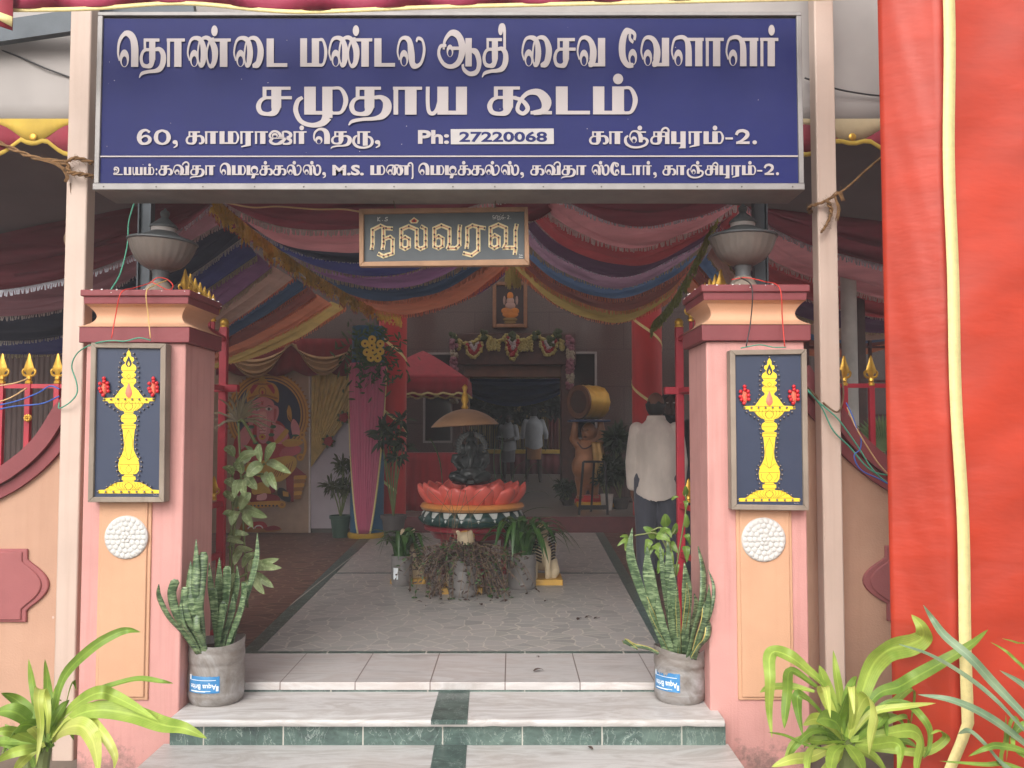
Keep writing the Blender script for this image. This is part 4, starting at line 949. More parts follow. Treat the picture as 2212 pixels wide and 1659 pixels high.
# ---------------------------------------------------------------- red cloth column at the right
YF_, YK_ = 3.9, 4.53; XC_ = 1.878
REDS = cloth('red_satin', S(182, 52, 24), .5, .45, (2.2, 2.2, 5.5), .0)
GOLDR = M('gold_ribbon', S(232, 214, 150), .5, .12, .1, 40, .5, 130)
rc = thing('red_cloth_pylon', 'tall red satin wrapped pylon with a gold ribbon down its corner', 'pylon', (XC_ + .5, 4.2, 0))
def redz(z, q): return .006 * sin(z * 9 + q * 3) + .005 * sin(z * 23 + q * 7) + .004 * sin(z * 5 - q * 9)
rows = []; nz = 120
for i in range(nz + 1):
    z = .0 + 4.6 * i / nz; row = []
    row.append((1.9, 4.5, z))
    for j in range(13): q = j / 12; row.append((1.672 + (XC_ - 1.672) * q, 4.03 - .13 * q + (.010 * sin(1.3 * z + q * 2) + .3 * redz(z * .7 + q * .4, q)) * sin(pi * q), z))
    for j in range(1, 25): q = j / 24; row.append((XC_ + 1.2 * q, YF_ + .7 * redz(z * .6 - q * .9, q) + .012 * sin(2.1 * z + 5 * q) * sin(pi * min(1, q * 3)), z))
    rows.append(row)
MB().sheet(rows).build('red_cloth', REDS, rc, sm=180, solid=.004)
rows = []
for i in range(61):
    z = 4.6 * i / 60; sx = .010 * sin(z * 1.9) + .004 * sin(z * 6)
    if z < .45: sx -= (.45 - z) * .45
    rows.append([(XC_ + .004 + sx, YF_ - .036, z), (XC_ + .056 + sx, YF_ - .036, z)])
MB().sheet(rows).build('gold_ribbon', GOLDR, rc, solid=.002)

# ---------------------------------------------------------------- ropes and wires
ROPE = M('coir_rope', S(132, 98, 62), .95, 0, .35, 30, .8, 160)
def rope(name, paths, r, lab, fray=None):
    mb = MB(); rnd = random.Random(len(lab))
    for P in paths:
        Q = crom([W(p[0], p[1], p[2] + .10) for p in P], 8)
        for ph in (0, pi):
            mb.tube([q + Vector((cos(i * .8 + ph), sin(i * .8 + ph), cos(i * .8 + ph))) * r * .55 for i, q in enumerate(Q)], r * .62, 6)
        for i in range(0, len(Q)):
            for _ in range(3):
                a = Q[i]; d = Vector((rnd.uniform(-1, 1), rnd.uniform(-1, 1), rnd.uniform(-1, 1))) * r * 2.6
                mb.tube([a, a + d], r * .07, 3)
    for P in (fray or []):
        for _ in range(16):
            Q = crom([W(p[0] + rnd.uniform(-4, 4), p[1] + rnd.uniform(-3, 3), p[2] + .10) for p in P], 5); mb.tube(Q, r * .13, 4)
    return tag(mb.build(name, ROPE, sm=180), lab, 'rope', 'coir ropes tied to the posts')
rope('coir_rope', [[(-40, 290, 4.9), (30, 323, 4.8), (80, 342, 4.7), (140, 352, 4.62), (150, 372, 4.56), (178, 377, 4.57), (205, 383, 4.6)], [(146, 348, 4.58), (165, 342, 4.58), (200, 352, 4.6)]], .011, 'frayed coir rope tied round the left beige post beside the sign', [[(80, 342, 4.68), (115, 352, 4.64), (142, 366, 4.6)], [(120, 345, 4.64), (145, 378, 4.6), (142, 392, 4.58)]])
rope('coir_rope', [[(1930, 318, 4.4), (1880, 360, 4.5), (1830, 405, 4.58), (1800, 425, 4.57), (1775, 438, 4.58), (1748, 447, 4.62), (1752, 460, 4.7)], [(1786, 432, 4.57), (1796, 455, 4.57), (1788, 480, 4.57), (1776, 500, 4.57)]], .010, 'frayed coir rope tied round the right beige post below the sign', [[(1803, 424, 4.57), (1812, 450, 4.56), (1808, 475, 4.56)], [(1795, 428, 4.57), (1812, 415, 4.56), (1822, 432, 4.56)]])
def wire(pts, r, col, lab, grp=None, nm='cable'):
    c = {'blue': S(56, 92, 170), 'green': S(70, 150, 124), 'tan': S(196, 160, 112), 'red': S(206, 58, 48), 'black': S(46, 44, 46), 'yellow': S(214, 176, 110), 'brown': S(110, 84, 60)}[col]
    m = M('wire_' + col, c, .5, 0, .05, 5, 0)
    o = MB().tube([W(p[0], p[1], p[2] + (.12 if p[2] < 4.9 else 0)) for p in pts], r, 6, 6).build(nm, m, sm=180); return tag(o, lab, 'wire', grp)
wire([(-30, 880, 4.75), (30, 868, 4.7), (80, 850, 4.7), (108, 834, 4.66), (128, 840, 4.62)], .004, 'blue', 'upper blue cable running left from the left beige post')
wire([(-30, 890, 4.75), (30, 878, 4.7), (90, 872, 4.68), (128, 856, 4.63)], .004, 'blue', 'lower blue cable running left from the left beige post')
wire([(-20, 836, 4.78), (30, 828, 4.76), (60, 818, 4.8)], .004, 'tan', 'short tan cord at the left railing, upper one')
wire([(-10, 871, 4.76), (25, 858, 4.76), (58, 838, 4.8)], .004, 'tan', 'short tan cord at the left railing, lower one')
wire([(326, 735, 4.4), (300, 730, 4.38), (270, 737, 4.38), (240, 736, 4.38), (205, 742, 4.4), (170, 760, 4.52), (155, 790, 4.56), (165, 825, 4.56), (166, 850, 4.56), (150, 870, 4.56), (128, 882, 4.58), (128, 870, 4.6)], .0035, 'green', 'thin green wire looping from the left lamp board over the beige post')
wire([(241, 730, 4.38), (250, 680, 4.4), (262, 632, 4.38), (290, 622, 4.5), (322, 612, 4.62), (340, 600, 4.64), (362, 604, 4.66), (374, 618, 4.64), (362, 626, 4.6), (330, 610, 4.62)], .003, 'red', 'red string tying the left lamp board to the left pillar lamp', 'strings holding the lamp boards')
wire([(325, 730, 4.38), (320, 680, 4.4), (316, 632, 4.38), (330, 618, 4.5), (362, 605, 4.64)], .003, 'yellow', 'yellow string tying the left lamp board to the left pillar lamp', 'strings holding the lamp boards')
wire([(1612, 748, 4.38), (1622, 690, 4.4), (1624, 620, 4.38), (1600, 600, 4.6)], .003, 'black', 'dark string tying the right lamp board to the right pillar lamp', 'strings holding the lamp boards')
wire([(1695, 748, 4.38), (1690, 690, 4.4), (1684, 622, 4.38), (1650, 608, 4.6), (1612, 600, 4.64), (1580, 604, 4.66)], .003, 'red', 'red string tying the right lamp board to the right pillar lamp', 'strings holding the lamp boards')
wire([(1600, 752, 4.4), (1640, 745, 4.39), (1670, 750, 4.39), (1698, 750, 4.39)], .003, 'green', 'short green wire along the top of the right lamp board')
wire([(1745, 842, 4.45), (1775, 880, 4.55), (1800, 930, 4.56), (1835, 965, 4.6), (1880, 1015, 4.6), (1925, 1028, 4.62)], .004, 'green', 'green cable sagging from the right lamp board across the beige post, upper one')
wire([(1746, 846, 4.45), (1770, 870, 4.55), (1810, 905, 4.56), (1850, 960, 4.6), (1890, 1020, 4.6), (1940, 1060, 4.62)], .004, 'green', 'green cable sagging from the right lamp board across the beige post, lower one')
wire([(1828, 870, 4.66), (1842, 900, 4.62), (1850, 925, 4.6), (1860, 945, 4.6), (1858, 970, 4.6), (1845, 985, 4.6), (1860, 1015, 4.6), (1900, 1035, 4.6), (1940, 1058, 4.62)], .0035, 'blue', 'thin blue cable curling over the right compound wall')
wire([(1830, 880, 4.66), (1850, 925, 4.6), (1880, 975, 4.6), (1905, 1010, 4.6), (1940, 1045, 4.62)], .0035, 'tan', 'tan cord over the right maroon coping')
wire([(1745, 838, 4.75), (1790, 880, 4.56), (1812, 888, 4.57), (1822, 850, 4.7), (1815, 800, 4.8)], .005, 'brown', 'brown cord looped round the right beige post at railing height')
wire([(-20, 100, 5.0), (40, 122, 4.98), (100, 148, 4.98), (165, 172, 4.97)], .005, 'black', 'black cable across the white canopy cloth at the left')
wire([(1738, 168, 4.97), (1800, 190, 4.97), (1860, 202, 4.97), (1930, 210, 4.97)], .005, 'black', 'black cable across the white canopy cloth at the right')
wire([(290, 438, 4.8), (278, 480, 4.78), (275, 530, 4.76), (260, 590, 4.72), (240, 626, 4.6)], .004, 'green', 'green wire hanging from the sign beside the left pillar lamp')
wire([(152, 395, 4.6), (156, 470, 4.61), (140, 510, 4.61), (142, 530, 4.61)], .004, 'brown', 'brown cord hanging down the left beige post')
# ================================================================ THINGS IN THE PORCH AND HALL
def fuse(mb, voxel, name, mat, parent=None, smooth=6, mats2=None):
    """one continuous skin over overlapping solids"""
    t = mb.build('tmp_fuse', mat)
    md = t.modifiers.new('r', 'REMESH'); md.mode = 'VOXEL'; md.voxel_size = voxel; md.use_smooth_shade = True
    if smooth: s_ = t.modifiers.new('s', 'SMOOTH'); s_.factor = .5; s_.iterations = smooth
    dg = bpy.context.evaluated_depsgraph_get(); dg.update()
    me = bpy.data.meshes.new_from_object(t.evaluated_get(dg)); me.name = name
    old = t.data; bpy.data.objects.remove(t); bpy.data.meshes.remove(old)
    o0 = org(parent)
    me.transform(Matrix.Translation(-o0)); me.materials.clear(); me.materials.append(mat)
    me.polygons.foreach_set('use_smooth', [True] * len(me.polygons))
    o = bpy.data.objects.new(name, me); COL.objects.link(o)
    if parent is not None: o.parent = parent
    ORG[o.name] = o0
    return o
def limb(mb, pts, rad, n=12):
    """tapered limb with rounded joints"""
    mb.tube(pts, list(rad), n)
    for p, r in zip(pts, rad): mb.ball(p, r * .985, 12, 8)

# ---------------- porch columns
REDC = cloth('red_column_cloth', S(196, 28, 30), .5, .25, (5, 5, 2), .2)
def column(uc, r, vtop, lab, ph):
    Y = 12.3; x = (uc - CX) * Y / F
    c = thing('porch_column', lab, 'column', (x, Y, ZH), 'red cloth wrapped porch columns')
    zt = 4.3
    MB().lathe([(r, 0), (r, 1), (r, 2), (r, zt - ZH)], (x, Y, ZH), 32).build('shaft', REDC, c, sm=60)
    mb = MB(); n = 90
    rows = []
    for i in range(n + 1):
        z = ZH + .3 + 3.0 * i / n; a = -2.2 + ph - 2 * pi * (z) / .95
        rows.append([(x + (r + .006) * cos(a), Y + (r + .006) * sin(a), z), (x + (r + .006) * cos(a), Y + (r + .006) * sin(a), z + .045)])
    mb.sheet(rows).build('gold_ribbon', GOLDR, c)
column(848, .19, 690, 'red cloth wrapped porch column with gold ribbon, beside the pink curtain', .4)
column(1398, .205, 690, 'red cloth wrapped porch column with gold ribbon, behind the man in the pale shirt', 1.7)

# ---------------- canopy of cloth, fascia and valance
CEIL = cloth('canopy_grey_cloth', S(112, 98, 98), .85, .2, (1.2, 1.2, 3), .1, .15)
def czc(Y): return 3.40 if Y < 6.4 else 3.40 + (Y - 6.4) * .19
CEIL2 = cloth('fill_light_canopy_cloth', S(200, 190, 186), .85, .2, (1.2, 1.2, 3), .1, .8)  # unseen rear cloth, made pale and translucent to brighten the porch below
tag(MB().sheet([[(x * .5, Y, czc(Y) + .04 + .02 * sin(x * 1.3 + Y)) for x in range(-16, 17)] for Y in [6.3 + .4 * i for i in range(21)]]).build('unseen_fill_canopy', CEIL2), 'unseen canopy cloth above the coloured swags, made pale to pass daylight into the porch', 'canopy')
rows = []
def zedge(x): return 3.31 - .174 * max(0, -2.02 - x) - .14 * max(0, x - 1.61)
ys_ = [4.98 + .115 * i for i in range(13)]
for Y in ys_: rows.append([(x * .25, Y, 3.40 + (zedge(x * .25) - 3.40) * min(1, (Y - 4.98) / 1.22) + .012 * sin(x * .65 + Y)) for x in range(-32, 33)])
tag(MB().sheet(rows).build('canopy_ceiling_cloth', CEIL), 'plain dull grey cloth ceiling just behind the scalloped valances', 'canopy')
FASC = cloth('white_canopy_sheet', S(164, 157, 153), .7, .3, (1.6, 1.6, 1.6), .05)
rows = []
for j in range(13):
    z = 3.40 + 1.5 * j / 12
    rows.append([(-5.5 + 11 * i / 44, 4.99 + .03 * sin(i * .9 + j * .5) * sin(j * .3) + .10 * j / 12 + .012 * sin(i * 2.7 - j * 1.4), z) for i in range(45)])
tag(MB().sheet(rows).build('canopy_fascia_cloth', FASC, solid=.008), 'dirty white cloth sheet of the canopy front behind the blue name board', 'canopy sheet')
MAROV = cloth('maroon_valance_cloth', S(136, 32, 50), .8, .2, (5, 5, 5))
YELV = cloth('yellow_valance_cloth', S(190, 158, 58), .8, .2, (5, 5, 5))
CREV = cloth('cream_valance_cloth', S(186, 166, 130), .8, .3, (5, 5, 5))
def valance(x0, x1, m1, lab, per, off, amp=.05):
    t = thing('scalloped_valance', lab, 'valance', ((x0 + x1) / 2, 4.95, 3.3), 'valances along the canopy edge')
    n = 80; zt = 3.43; A, B, C_ = [], [], []
    for i in range(n + 1):
        x = x0 + (x1 - x0) * i / n; ph = 2 * pi * (x - off) / per
        up = zt - .085 - .05 * cos(ph); lo = zt - .155 + .055 * cos(ph)
        if lo > up - .012: lo = up - .012
        A.append([(x, 4.962, zt), (x, 4.958 + .006 * sin(x * 20), up)]); B.append([(x, 4.955, up), (x, 4.95 + .006 * sin(x * 17), lo)]); C_.append([(x, 4.946, up + .008), (x, 4.946, up - .004)])
        C_[-1] = [(x, 4.943, lo + .014), (x, 4.943, lo - .012)]
    MB().sheet(A).build('upper_band', m1, t, solid=.004); MB().sheet(B).build('maroon_scallop', MAROV, t, solid=.004); MB().sheet(C_).build('yellow_fringe', YELV, t, solid=.003)
    mb = MB(); k = math.ceil((x0 - off) / per)
    while off + k * per < x1:
        mb.ball((off + k * per, 4.942, zt - .11), (.022, .006, .022), 10, 6); k += 1
    mb.build('gold_sequin', GOLD, t)
a_ = W(73, 280, 4.95).x; b_x = W(236, 280, 4.95).x
valance(-4.6, PLxl - .05, YELV, 'yellow and maroon scalloped valance on the canopy edge left of the name board', b_x - a_, a_)
a_ = W(1840, 280, 4.95).x
valance(PRxr - .1, 4.6, CREV, 'cream and maroon scalloped valance on the canopy edge right of the name board', .52, a_)
# top frill, close to the camera
YT = 4.05; rows = []; rg = []
for i in range(81):
    u = -60 + 2000 * i / 80; v = 26 - 16 * math.exp(-((u - 400) / 160) ** 2) * 1.0 + 6 * math.exp(-((u - 620) / 200) ** 2) - .022 * max(0, u - 640) - (20 if u < -200 else 0)
    p = W(u, v - 8, YT + .01 * sin(i)); q = W(u, v - 50, YT + .06 * sin(i * .8)); rows.append([p, q]); rg.append([W(u, v - 9, YT - .004), W(u, v, YT - .004)])
fr_ = thing('maroon_frill', 'maroon cloth frill with gold border hanging across the very top of the gateway', 'frill', (-.3, YT, 3.6))
MB().sheet(rows).build('cloth', cloth('maroon_frill_cloth', S(160, 42, 74), .7, .2), fr_, solid=.004); MB().sheet(rg).build('gold_border', GOLDR, fr_, solid=.003)
tb_ = thing('maroon_cloth_tab', 'maroon cloth tab with gold band hanging in the top left corner', 'cloth tab', tuple(W(10, 60, 4.0)))
MB().sheet([[W(-40, -120, 4.0), W(28, -120, 4.0)], [W(-40, 30, 4.0), W(28, 28, 4.0)], [W(-40, 44, 4.0), W(27, 66, 4.0)]]).build('cloth', cloth('maroon_tab', S(150, 36, 52), .7), tb_, solid=.004)
MB().sheet([[W(-40, 12, 3.99), W(27, 36, 3.99)], [W(-40, 24, 3.99), W(26, 58, 3.99)]]).build('gold_band', GOLDR, tb_, solid=.003)
tag(MB().bar(W(-60, 80, 4.9), W(420, 10, 4.9), .05, .12).build('roof_beam', STEEL), 'dark sloping roof beam above the white canopy sheet at top left', 'beam')

# ---------------- left screen and right side of the porch
def m_corr():
    m, nt, b = nodes('brown_corrugated_shutter'); k = NT(nt)
    w = k.n.new('ShaderNodeTexWave'); w.wave_type = 'BANDS'; w.bands_direction = 'X'; w.inputs['Scale'].default_value = 6; k.l.new(k.P(), w.inputs['Vector'])
    n = k.noise(3, detail=6)
    k.l.new(k.mix(n, S(74, 56, 52), S(104, 84, 78)), b.inputs['Base Color']); b.inputs['Roughness'].default_value = .6; k.bump(w.outputs[0], .8, .02); return m
tag(MB().box((-8, 9.0, 0), (-3.3, 9.1, 3.9)).build('corrugated_screen', m_corr()), 'dark brown corrugated screen behind the left railing', 'screen')
tag(MB().box((-7, 8.2, ZF), (-3.6, 8.6, ZF + .55)).build('low_ledge', M('grey_ledge', S(110, 100, 92), .8), bevel=.02), 'low grey ledge in the shade behind the left railing', 'ledge')
GRILL = M('dark_red_grille', S(84, 34, 38), .6, 0, .2)
gw = thing('window_grille', 'dark red square grille standing behind the right railing against the daylight', 'grille', (3.9, 9.5, ZF))
mb = MB()
for i in range(14): x = 2.9 + .22 * i; mb.bar((x, 9.5, ZF), (x, 9.5, 3.2), .028)
for j in range(9): z = ZF + .08 + .36 * j; mb.bar((2.9, 9.5, z), (5.8, 9.5, z), .022)
mb.build('grille_bars', GRILL, gw)
mb = MB(); mb.box((2.86, 9.44, ZF), (2.96, 9.56, 3.3)); mb.box((5.76, 9.44, ZF), (5.86, 9.56, 3.3)); mb.box((2.96, 9.45, 3.2), (5.76, 9.55, 3.3)); mb.build('grille_frame', GRILL, gw)
tag(MB().box((2.96, 9.4, ZF), (8, 9.47, ZF + .98)).build('maroon_parapet', MARO, bevel=.01), 'low maroon parapet below the grille behind the right wall', 'parapet')
mb = MB().lathe([(.06, 0), (.06, 2.6)], (W(1836, 800, 7.0).x, 7.0, ZF), 12); tag(mb.build('white_pipe', M('white_pipe', S(190, 186, 180), .5)), 'white upright pipe just right of the right beige post', 'pipe')
tag(MB().box((W(1850, 800, 7.6).x, 7.55, ZF), (W(1866, 800, 7.6).x, 7.66, 3.4)).build('dark_timber_post', CARV), 'dark timber upright behind the right railing', 'post')
# daylight beyond: a lane, a pale wall and trees
LANE = M('neighbour_wall_paint', S(222, 216, 206), .9, 0, .1, 3, .2)
tag(MB().box((3, 20, 0), (26, 20.3, 2.1)).build('neighbour_wall', LANE), 'pale sunlit neighbouring wall seen beyond the grille at right', 'wall')
BARK = M('grey_bark', S(92, 80, 68), .9, 0, .3, 9, .6)
LEAF_T = leafm('tree_leaves', S(64, 92, 40), S(104, 130, 66))
def tree(x, y, h, r, lab, seed):
    rnd = random.Random(seed); t = thing('garden_tree', lab, 'tree', (x, y, 0), 'trees beyond the grille')
    mb = MB(); mb.tube([(x, y, 0), (x + .1, y, h * .4), (x - .1, y + .1, h * .8)], [.14, .1, .04], 8, 4)
    cen = []
    for i in range(7):
        c = Vector((x + rnd.uniform(-r, r) * .7, y + rnd.uniform(-r, r) * .6, h * rnd.uniform(.6, 1.0))); cen.append(c)
        mb.tube([(x, y, h * rnd.uniform(.35, .6)), c.lerp(Vector((x, y, h * .6)), .4), c], [.06, .04, .015], 6, 3)
    mb.build('trunk', BARK, t)
    ml = MB()
    for c in cen:
        for _ in range(130):
            d = Vector((rnd.gauss(0, 1), rnd.gauss(0, 1), rnd.gauss(0, .8))).normalized() * r * .55 * rnd.random() ** .4
            p = c + d; q = Vector((rnd.uniform(-1, 1), rnd.uniform(-1, 1), rnd.uniform(-.9, .4))).normalized() * .2
            ml.leaf([p, p + q * .5, p + q], .1, side=(rnd.uniform(-1, 1), rnd.uniform(-1, 1), .3), n=1)
    ml.build('crown', LEAF_T, t, sm=180)
tree(7.0, 17.0, 3.6, 1.5, 'bushy green tree beyond the grille, nearer the red cloth', 3)
tree(10.4, 24.0, 5.2, 2.0, 'taller green tree behind the pale wall beyond the grille', 5)

# ---------------- painted deity panel and backdrop
YPAN = 11.98
def Zp(x, y, d=0.0): return W(449.3 + x * .2847, 714.3 + y * .2847, YPAN - d)
def paint(n, c, r=.5): return M('paint_' + n, c, r, 0, .12, 9, .03)
PNT = dict(beige=paint('beige', S(172, 144, 122)), gold=paint('gold', S(204, 150, 62)), dgold=paint('dark_gold', S(160, 104, 46)), navy=paint('navy', S(40, 44, 76)), pink=paint('pink', S(214, 134, 140)), lpink=paint('light_pink', S(230, 168, 164)), red=paint('red', S(178, 44, 52)), crim=paint('crimson', S(140, 32, 40)), yel=paint('ochre', S(206, 164, 72)), brown=paint('brown', S(98, 62, 40)), black=paint('black', S(40, 32, 36)), white=paint('white', S(220, 210, 204)), green=paint('green', S(58, 100, 70)), rose=paint('rose', S(190, 84, 96)))
pan = thing('painted_deity_panel', 'large painted panel of a seated elephant headed deity beside the lilac white backdrop', 'painted panel', tuple(Zp(420, 1535)))
MB().prism([Zp(30, 60), Zp(770, 60), Zp(770, 1535), Zp(30, 1535)], (0, .04, 0)).build('panel', PNT['beige'], pan)
MB().prism([Zp(764, 60, .004), Zp(775, 60, .004), Zp(775, 1535, .004), Zp(764, 1535, .004)], (0, .05, 0)).build('panel_edge', PNT['white'], pan)
PK = list(PNT); PF = MB()
lay_k = [0]
def pp(col, pts, smooth=0):
    lay_k[0] += 1; d = .002 + lay_k[0] * .0006
    if smooth: pts = [(p.x, p.y) for p in crom([(x, y, 0) for x, y in pts + [pts[0]]], smooth)][:-1]
    PF.mi = PK.index(col); PF.add([Zp(x, y, d) for x, y in pts], [tuple(range(len(pts)))])
def el(col, cx, cy, rx, ry, a0=0, a1=360, n=40): pp(col, [(cx + rx * cos(R(a0 + (a1 - a0) * i / n)), cy + ry * sin(R(a0 + (a1 - a0) * i / n))) for i in range(n if a1 - a0 == 360 else n + 1)])
def ringp(col, cx, cy, rx, ry, w, a0, a1, n=48):
    lay_k[0] += 1; d = .002 + lay_k[0] * .0006; A = []; B = []
    for i in range(n + 1):
        a = R(a0 + (a1 - a0) * i / n); A.append(Zp(cx + rx * cos(a), cy + ry * sin(a), d)); B.append(Zp(cx + (rx - w) * cos(a), cy + (ry - w) * sin(a), d))
    PF.mi = PK.index(col); PF.add(A + B, [(i, i + 1, n + 2 + i, n + 1 + i) for i in range(n)])
for i in range(44):
    a = R(150 + 255 * i / 43); c_, s_ = cos(a), sin(a)
    pp('dgold', [(455 + 300 * c_ - 14 * s_, 640 + 315 * s_ + 14 * c_), (455 + 328 * c_, 640 + 343 * s_), (455 + 300 * c_ + 14 * s_, 640 + 315 * s_ - 14 * c_)])
ringp('gold', 455, 640, 308, 322, 60, 140, 410); ringp('dgold', 455, 640, 292, 306, 10, 140, 410); ringp('brown', 455, 640, 268, 282, 9, 140, 410)
el('navy', 455, 640, 248, 262)
pp('red', [(200, 830), (260, 740), (330, 690), (520, 680), (600, 760), (620, 860), (560, 980), (420, 1010), (250, 1000), (190, 920)], 5)
pp('pink', [(220, 800), (290, 720), (340, 760), (300, 860), (240, 900)], 5); pp('pink', [(500, 700), (570, 730), (610, 800), (560, 860), (500, 830)], 5)
pp('gold', [(590, 740), (612, 770), (540, 850), (500, 850)], 4)
pp('pink', [(300, 570), (335, 560), (345, 700), (315, 720), (292, 640)], 5); pp('pink', [(488, 560), (532, 580), (535, 640), (505, 710), (485, 690)], 5)
pp('rose', [(310, 600), (330, 590), (335, 680), (318, 690)], 4); pp('rose', [(498, 590), (520, 600), (515, 660), (500, 680)], 4)
pp('pink', [(335, 540), (415, 500), (495, 540), (500, 610), (482, 680), (468, 790), (440, 850), (400, 850), (372, 800), (368, 700), (342, 640)], 5)
pp('lpink', [(385, 620), (440, 620), (446, 720), (436, 800), (405, 810), (388, 720)], 5)
for y in range(660, 810, 24): pp('rose', [(388, y), (438, y - 3), (438, y + 3), (388, y + 5)])
el('gold', 412, 806, 26, 22); el('red', 412, 806, 10, 9)
for x in (368, 462): el('white', x, 594, 26, 12); el('black', x, 594, 10, 11); pp('black', [(x - 34, 578), (x, 566), (x + 32, 576), (x, 572)])
pp('red', [(402, 530), (412, 540), (422, 530), (418, 562), (406, 562)])
pp('gold', [(296, 545), (292, 460), (325, 405), (375, 385), (412, 340), (450, 385), (505, 405), (536, 460), (534, 545), (490, 520), (412, 500), (338, 520)], 4)
pp('red', [(318, 450), (345, 410), (390, 396), (360, 440), (330, 480)], 4); pp('red', [(508, 450), (485, 410), (440, 396), (468, 440), (500, 480)], 4)
pp('dgold', [(312, 505), (412, 480), (518, 505), (518, 520), (412, 494), (312, 522)], 3); ringp('dgold', 413, 462, 30, 36, 8, 0, 360); el('red', 413, 468, 9, 14)
pp('dgold', [(345, 400), (480, 400), (470, 412), (355, 412)]); pp('yel', [(380, 380), (445, 380), (430, 360), (412, 345), (396, 360)], 3)
for x, y in ((330, 730), (495, 728), (345, 800), (482, 790), (362, 850), (462, 850)): el('green', x, y, 22, 13)
pp('pink', [(640, 790), (628, 720), (645, 670), (672, 690), (695, 740), (690, 800)], 4); pp('gold', [(598, 610), (612, 565), (632, 600), (636, 670), (622, 685), (604, 660)], 4); pp('dgold', [(610, 640), (634, 680), (630, 700), (606, 650)])
el('green', 662, 795, 30, 8)
pp('rose', [(560, 900), (620, 872), (700, 884), (690, 930), (600, 960), (540, 950)], 4); pp('gold', [(555, 845), (716, 838), (690, 872), (590, 880)], 3); pp('yel', [(565, 842), (600, 825), (650, 822), (712, 836)], 3)
ringp('gold', 690, 880, 60, 100, 20, -70, 80); el('gold', 715, 790, 22, 22); el('dgold', 715, 790, 10, 10); el('gold', 700, 960, 28, 28); el('dgold', 700, 960, 13, 13)
pp('crim', [(640, 1010), (745, 1095), (640, 1110), (600, 1060)])
for k in range(6): pp('gold' if k % 2 == 0 else 'dgold', [(655, 1100 + 30 * k), (742 - 8 * k, 1098 + 30 * k), (738 - 8 * k, 1126 + 30 * k), (652, 1128 + 30 * k)], 3)
pp('crim', [(590, 1100), (650, 1090), (650, 1300), (600, 1290)])
pp('yel', [(300, 1000), (450, 980), (600, 950), (668, 970), (660, 1050), (560, 1140), (470, 1140), (380, 1120), (280, 1060)], 5)
for k in range(7): pp('dgold', [(470 + 24 * k, 1125 - 8 * k), (520 + 20 * k, 1050 - 10 * k), (526 + 20 * k, 1052 - 10 * k), (478 + 24 * k, 1126 - 8 * k)])
pp('crim', [(180, 1060), (300, 1080), (470, 1150), (500, 1230), (300, 1260), (180, 1220)], 4); pp('yel', [(330, 1180), (420, 1150), (480, 1230), (420, 1250), (340, 1240)], 4)
el('crim', 430, 1280, 118, 45); pp('lpink', [(372, 1250), (440, 1232), (440, 1280), (372, 1286)], 3); pp('gold', [(190, 1310), (545, 1290), (550, 1325), (300, 1352), (190, 1340)], 3)
for k in range(12): el('navy', 215 + 28 * k, 1328, 8, 7, n=10)
el('gold', 560, 1320, 30, 28); el('dgold', 562, 1320, 13, 12); pp('black', [(540, 1190), (580, 1200), (625, 1250), (620, 1300), (560, 1280), (525, 1230)], 4); pp('gold', [(566, 1215), (610, 1225), (612, 1260), (570, 1256)])
el('dgold', 395, 1508, 165, 22); pp('red', [(250, 1490), (330, 1455), (420, 1450), (440, 1500)], 4); pp('crim', [(420, 1500), (500, 1478), (552, 1505), (450, 1518)], 4); ringp('white', 385, 1500, 34, 26, 10, 180, 360); ringp('white', 325, 1506, 26, 22, 8, 180, 360); pp('dgold', [(240, 1500), (260, 1455), (285, 1460), (300, 1510)], 3)
PF.build('painted_figure', [PNT[k] for k in PK], pan, recalc=False)

# ---------------- white backdrop with the yellow cloth fan, roses, swags
TANC = cloth('tan_swag_cloth', S(176, 140, 98), .75, .4, (8, 8, 20)); YFAN = cloth('yellow_fan_cloth', S(200, 172, 102), .7, .3, (10, 10, 10))
WBACK = M('lilac_white_backdrop', S(196, 186, 194), .8, 0, .06)
bk_ = thing('white_backdrop', 'lilac white backdrop panel with pleated yellow cloth fan next to the painted deity', 'backdrop', tuple(Zp(940, 1490, -.05)))
MB().prism([Zp(776, 60, -.04), Zp(1190, 60, -.04), Zp(1190, 1500, -.04), Zp(776, 1500, -.04)], (0, .04, 0)).build('panel', WBACK, bk_)
arc = crom([(785, 300, 0), (900, 300, 0), (1010, 320, 0), (1120, 360, 0), (1120, 470, 0), (1110, 590, 0), (1000, 720, 0), (900, 860, 0), (800, 1010, 0)], 10)
rows = []
for i, p in enumerate(arc):
    dz = .03 * (i % 4 in (1, 2)); row = []
    for j in range(9):
        t = j / 8; row.append(Zp(782 + (p.x - 782) * t, 1035 + (p.y - 1035) * t, .012 + dz * t * (1.3 - .3 * t)))
    rows.append(row)
MB().sheet(rows).build('yellow_cloth_fan', YFAN, bk_, solid=.004)
ROSE = M('red_rose_petals', S(150, 24, 36), .6, 0, .3, 40); GRN = leafm('flower_leaf', S(44, 72, 34), S(70, 100, 50))
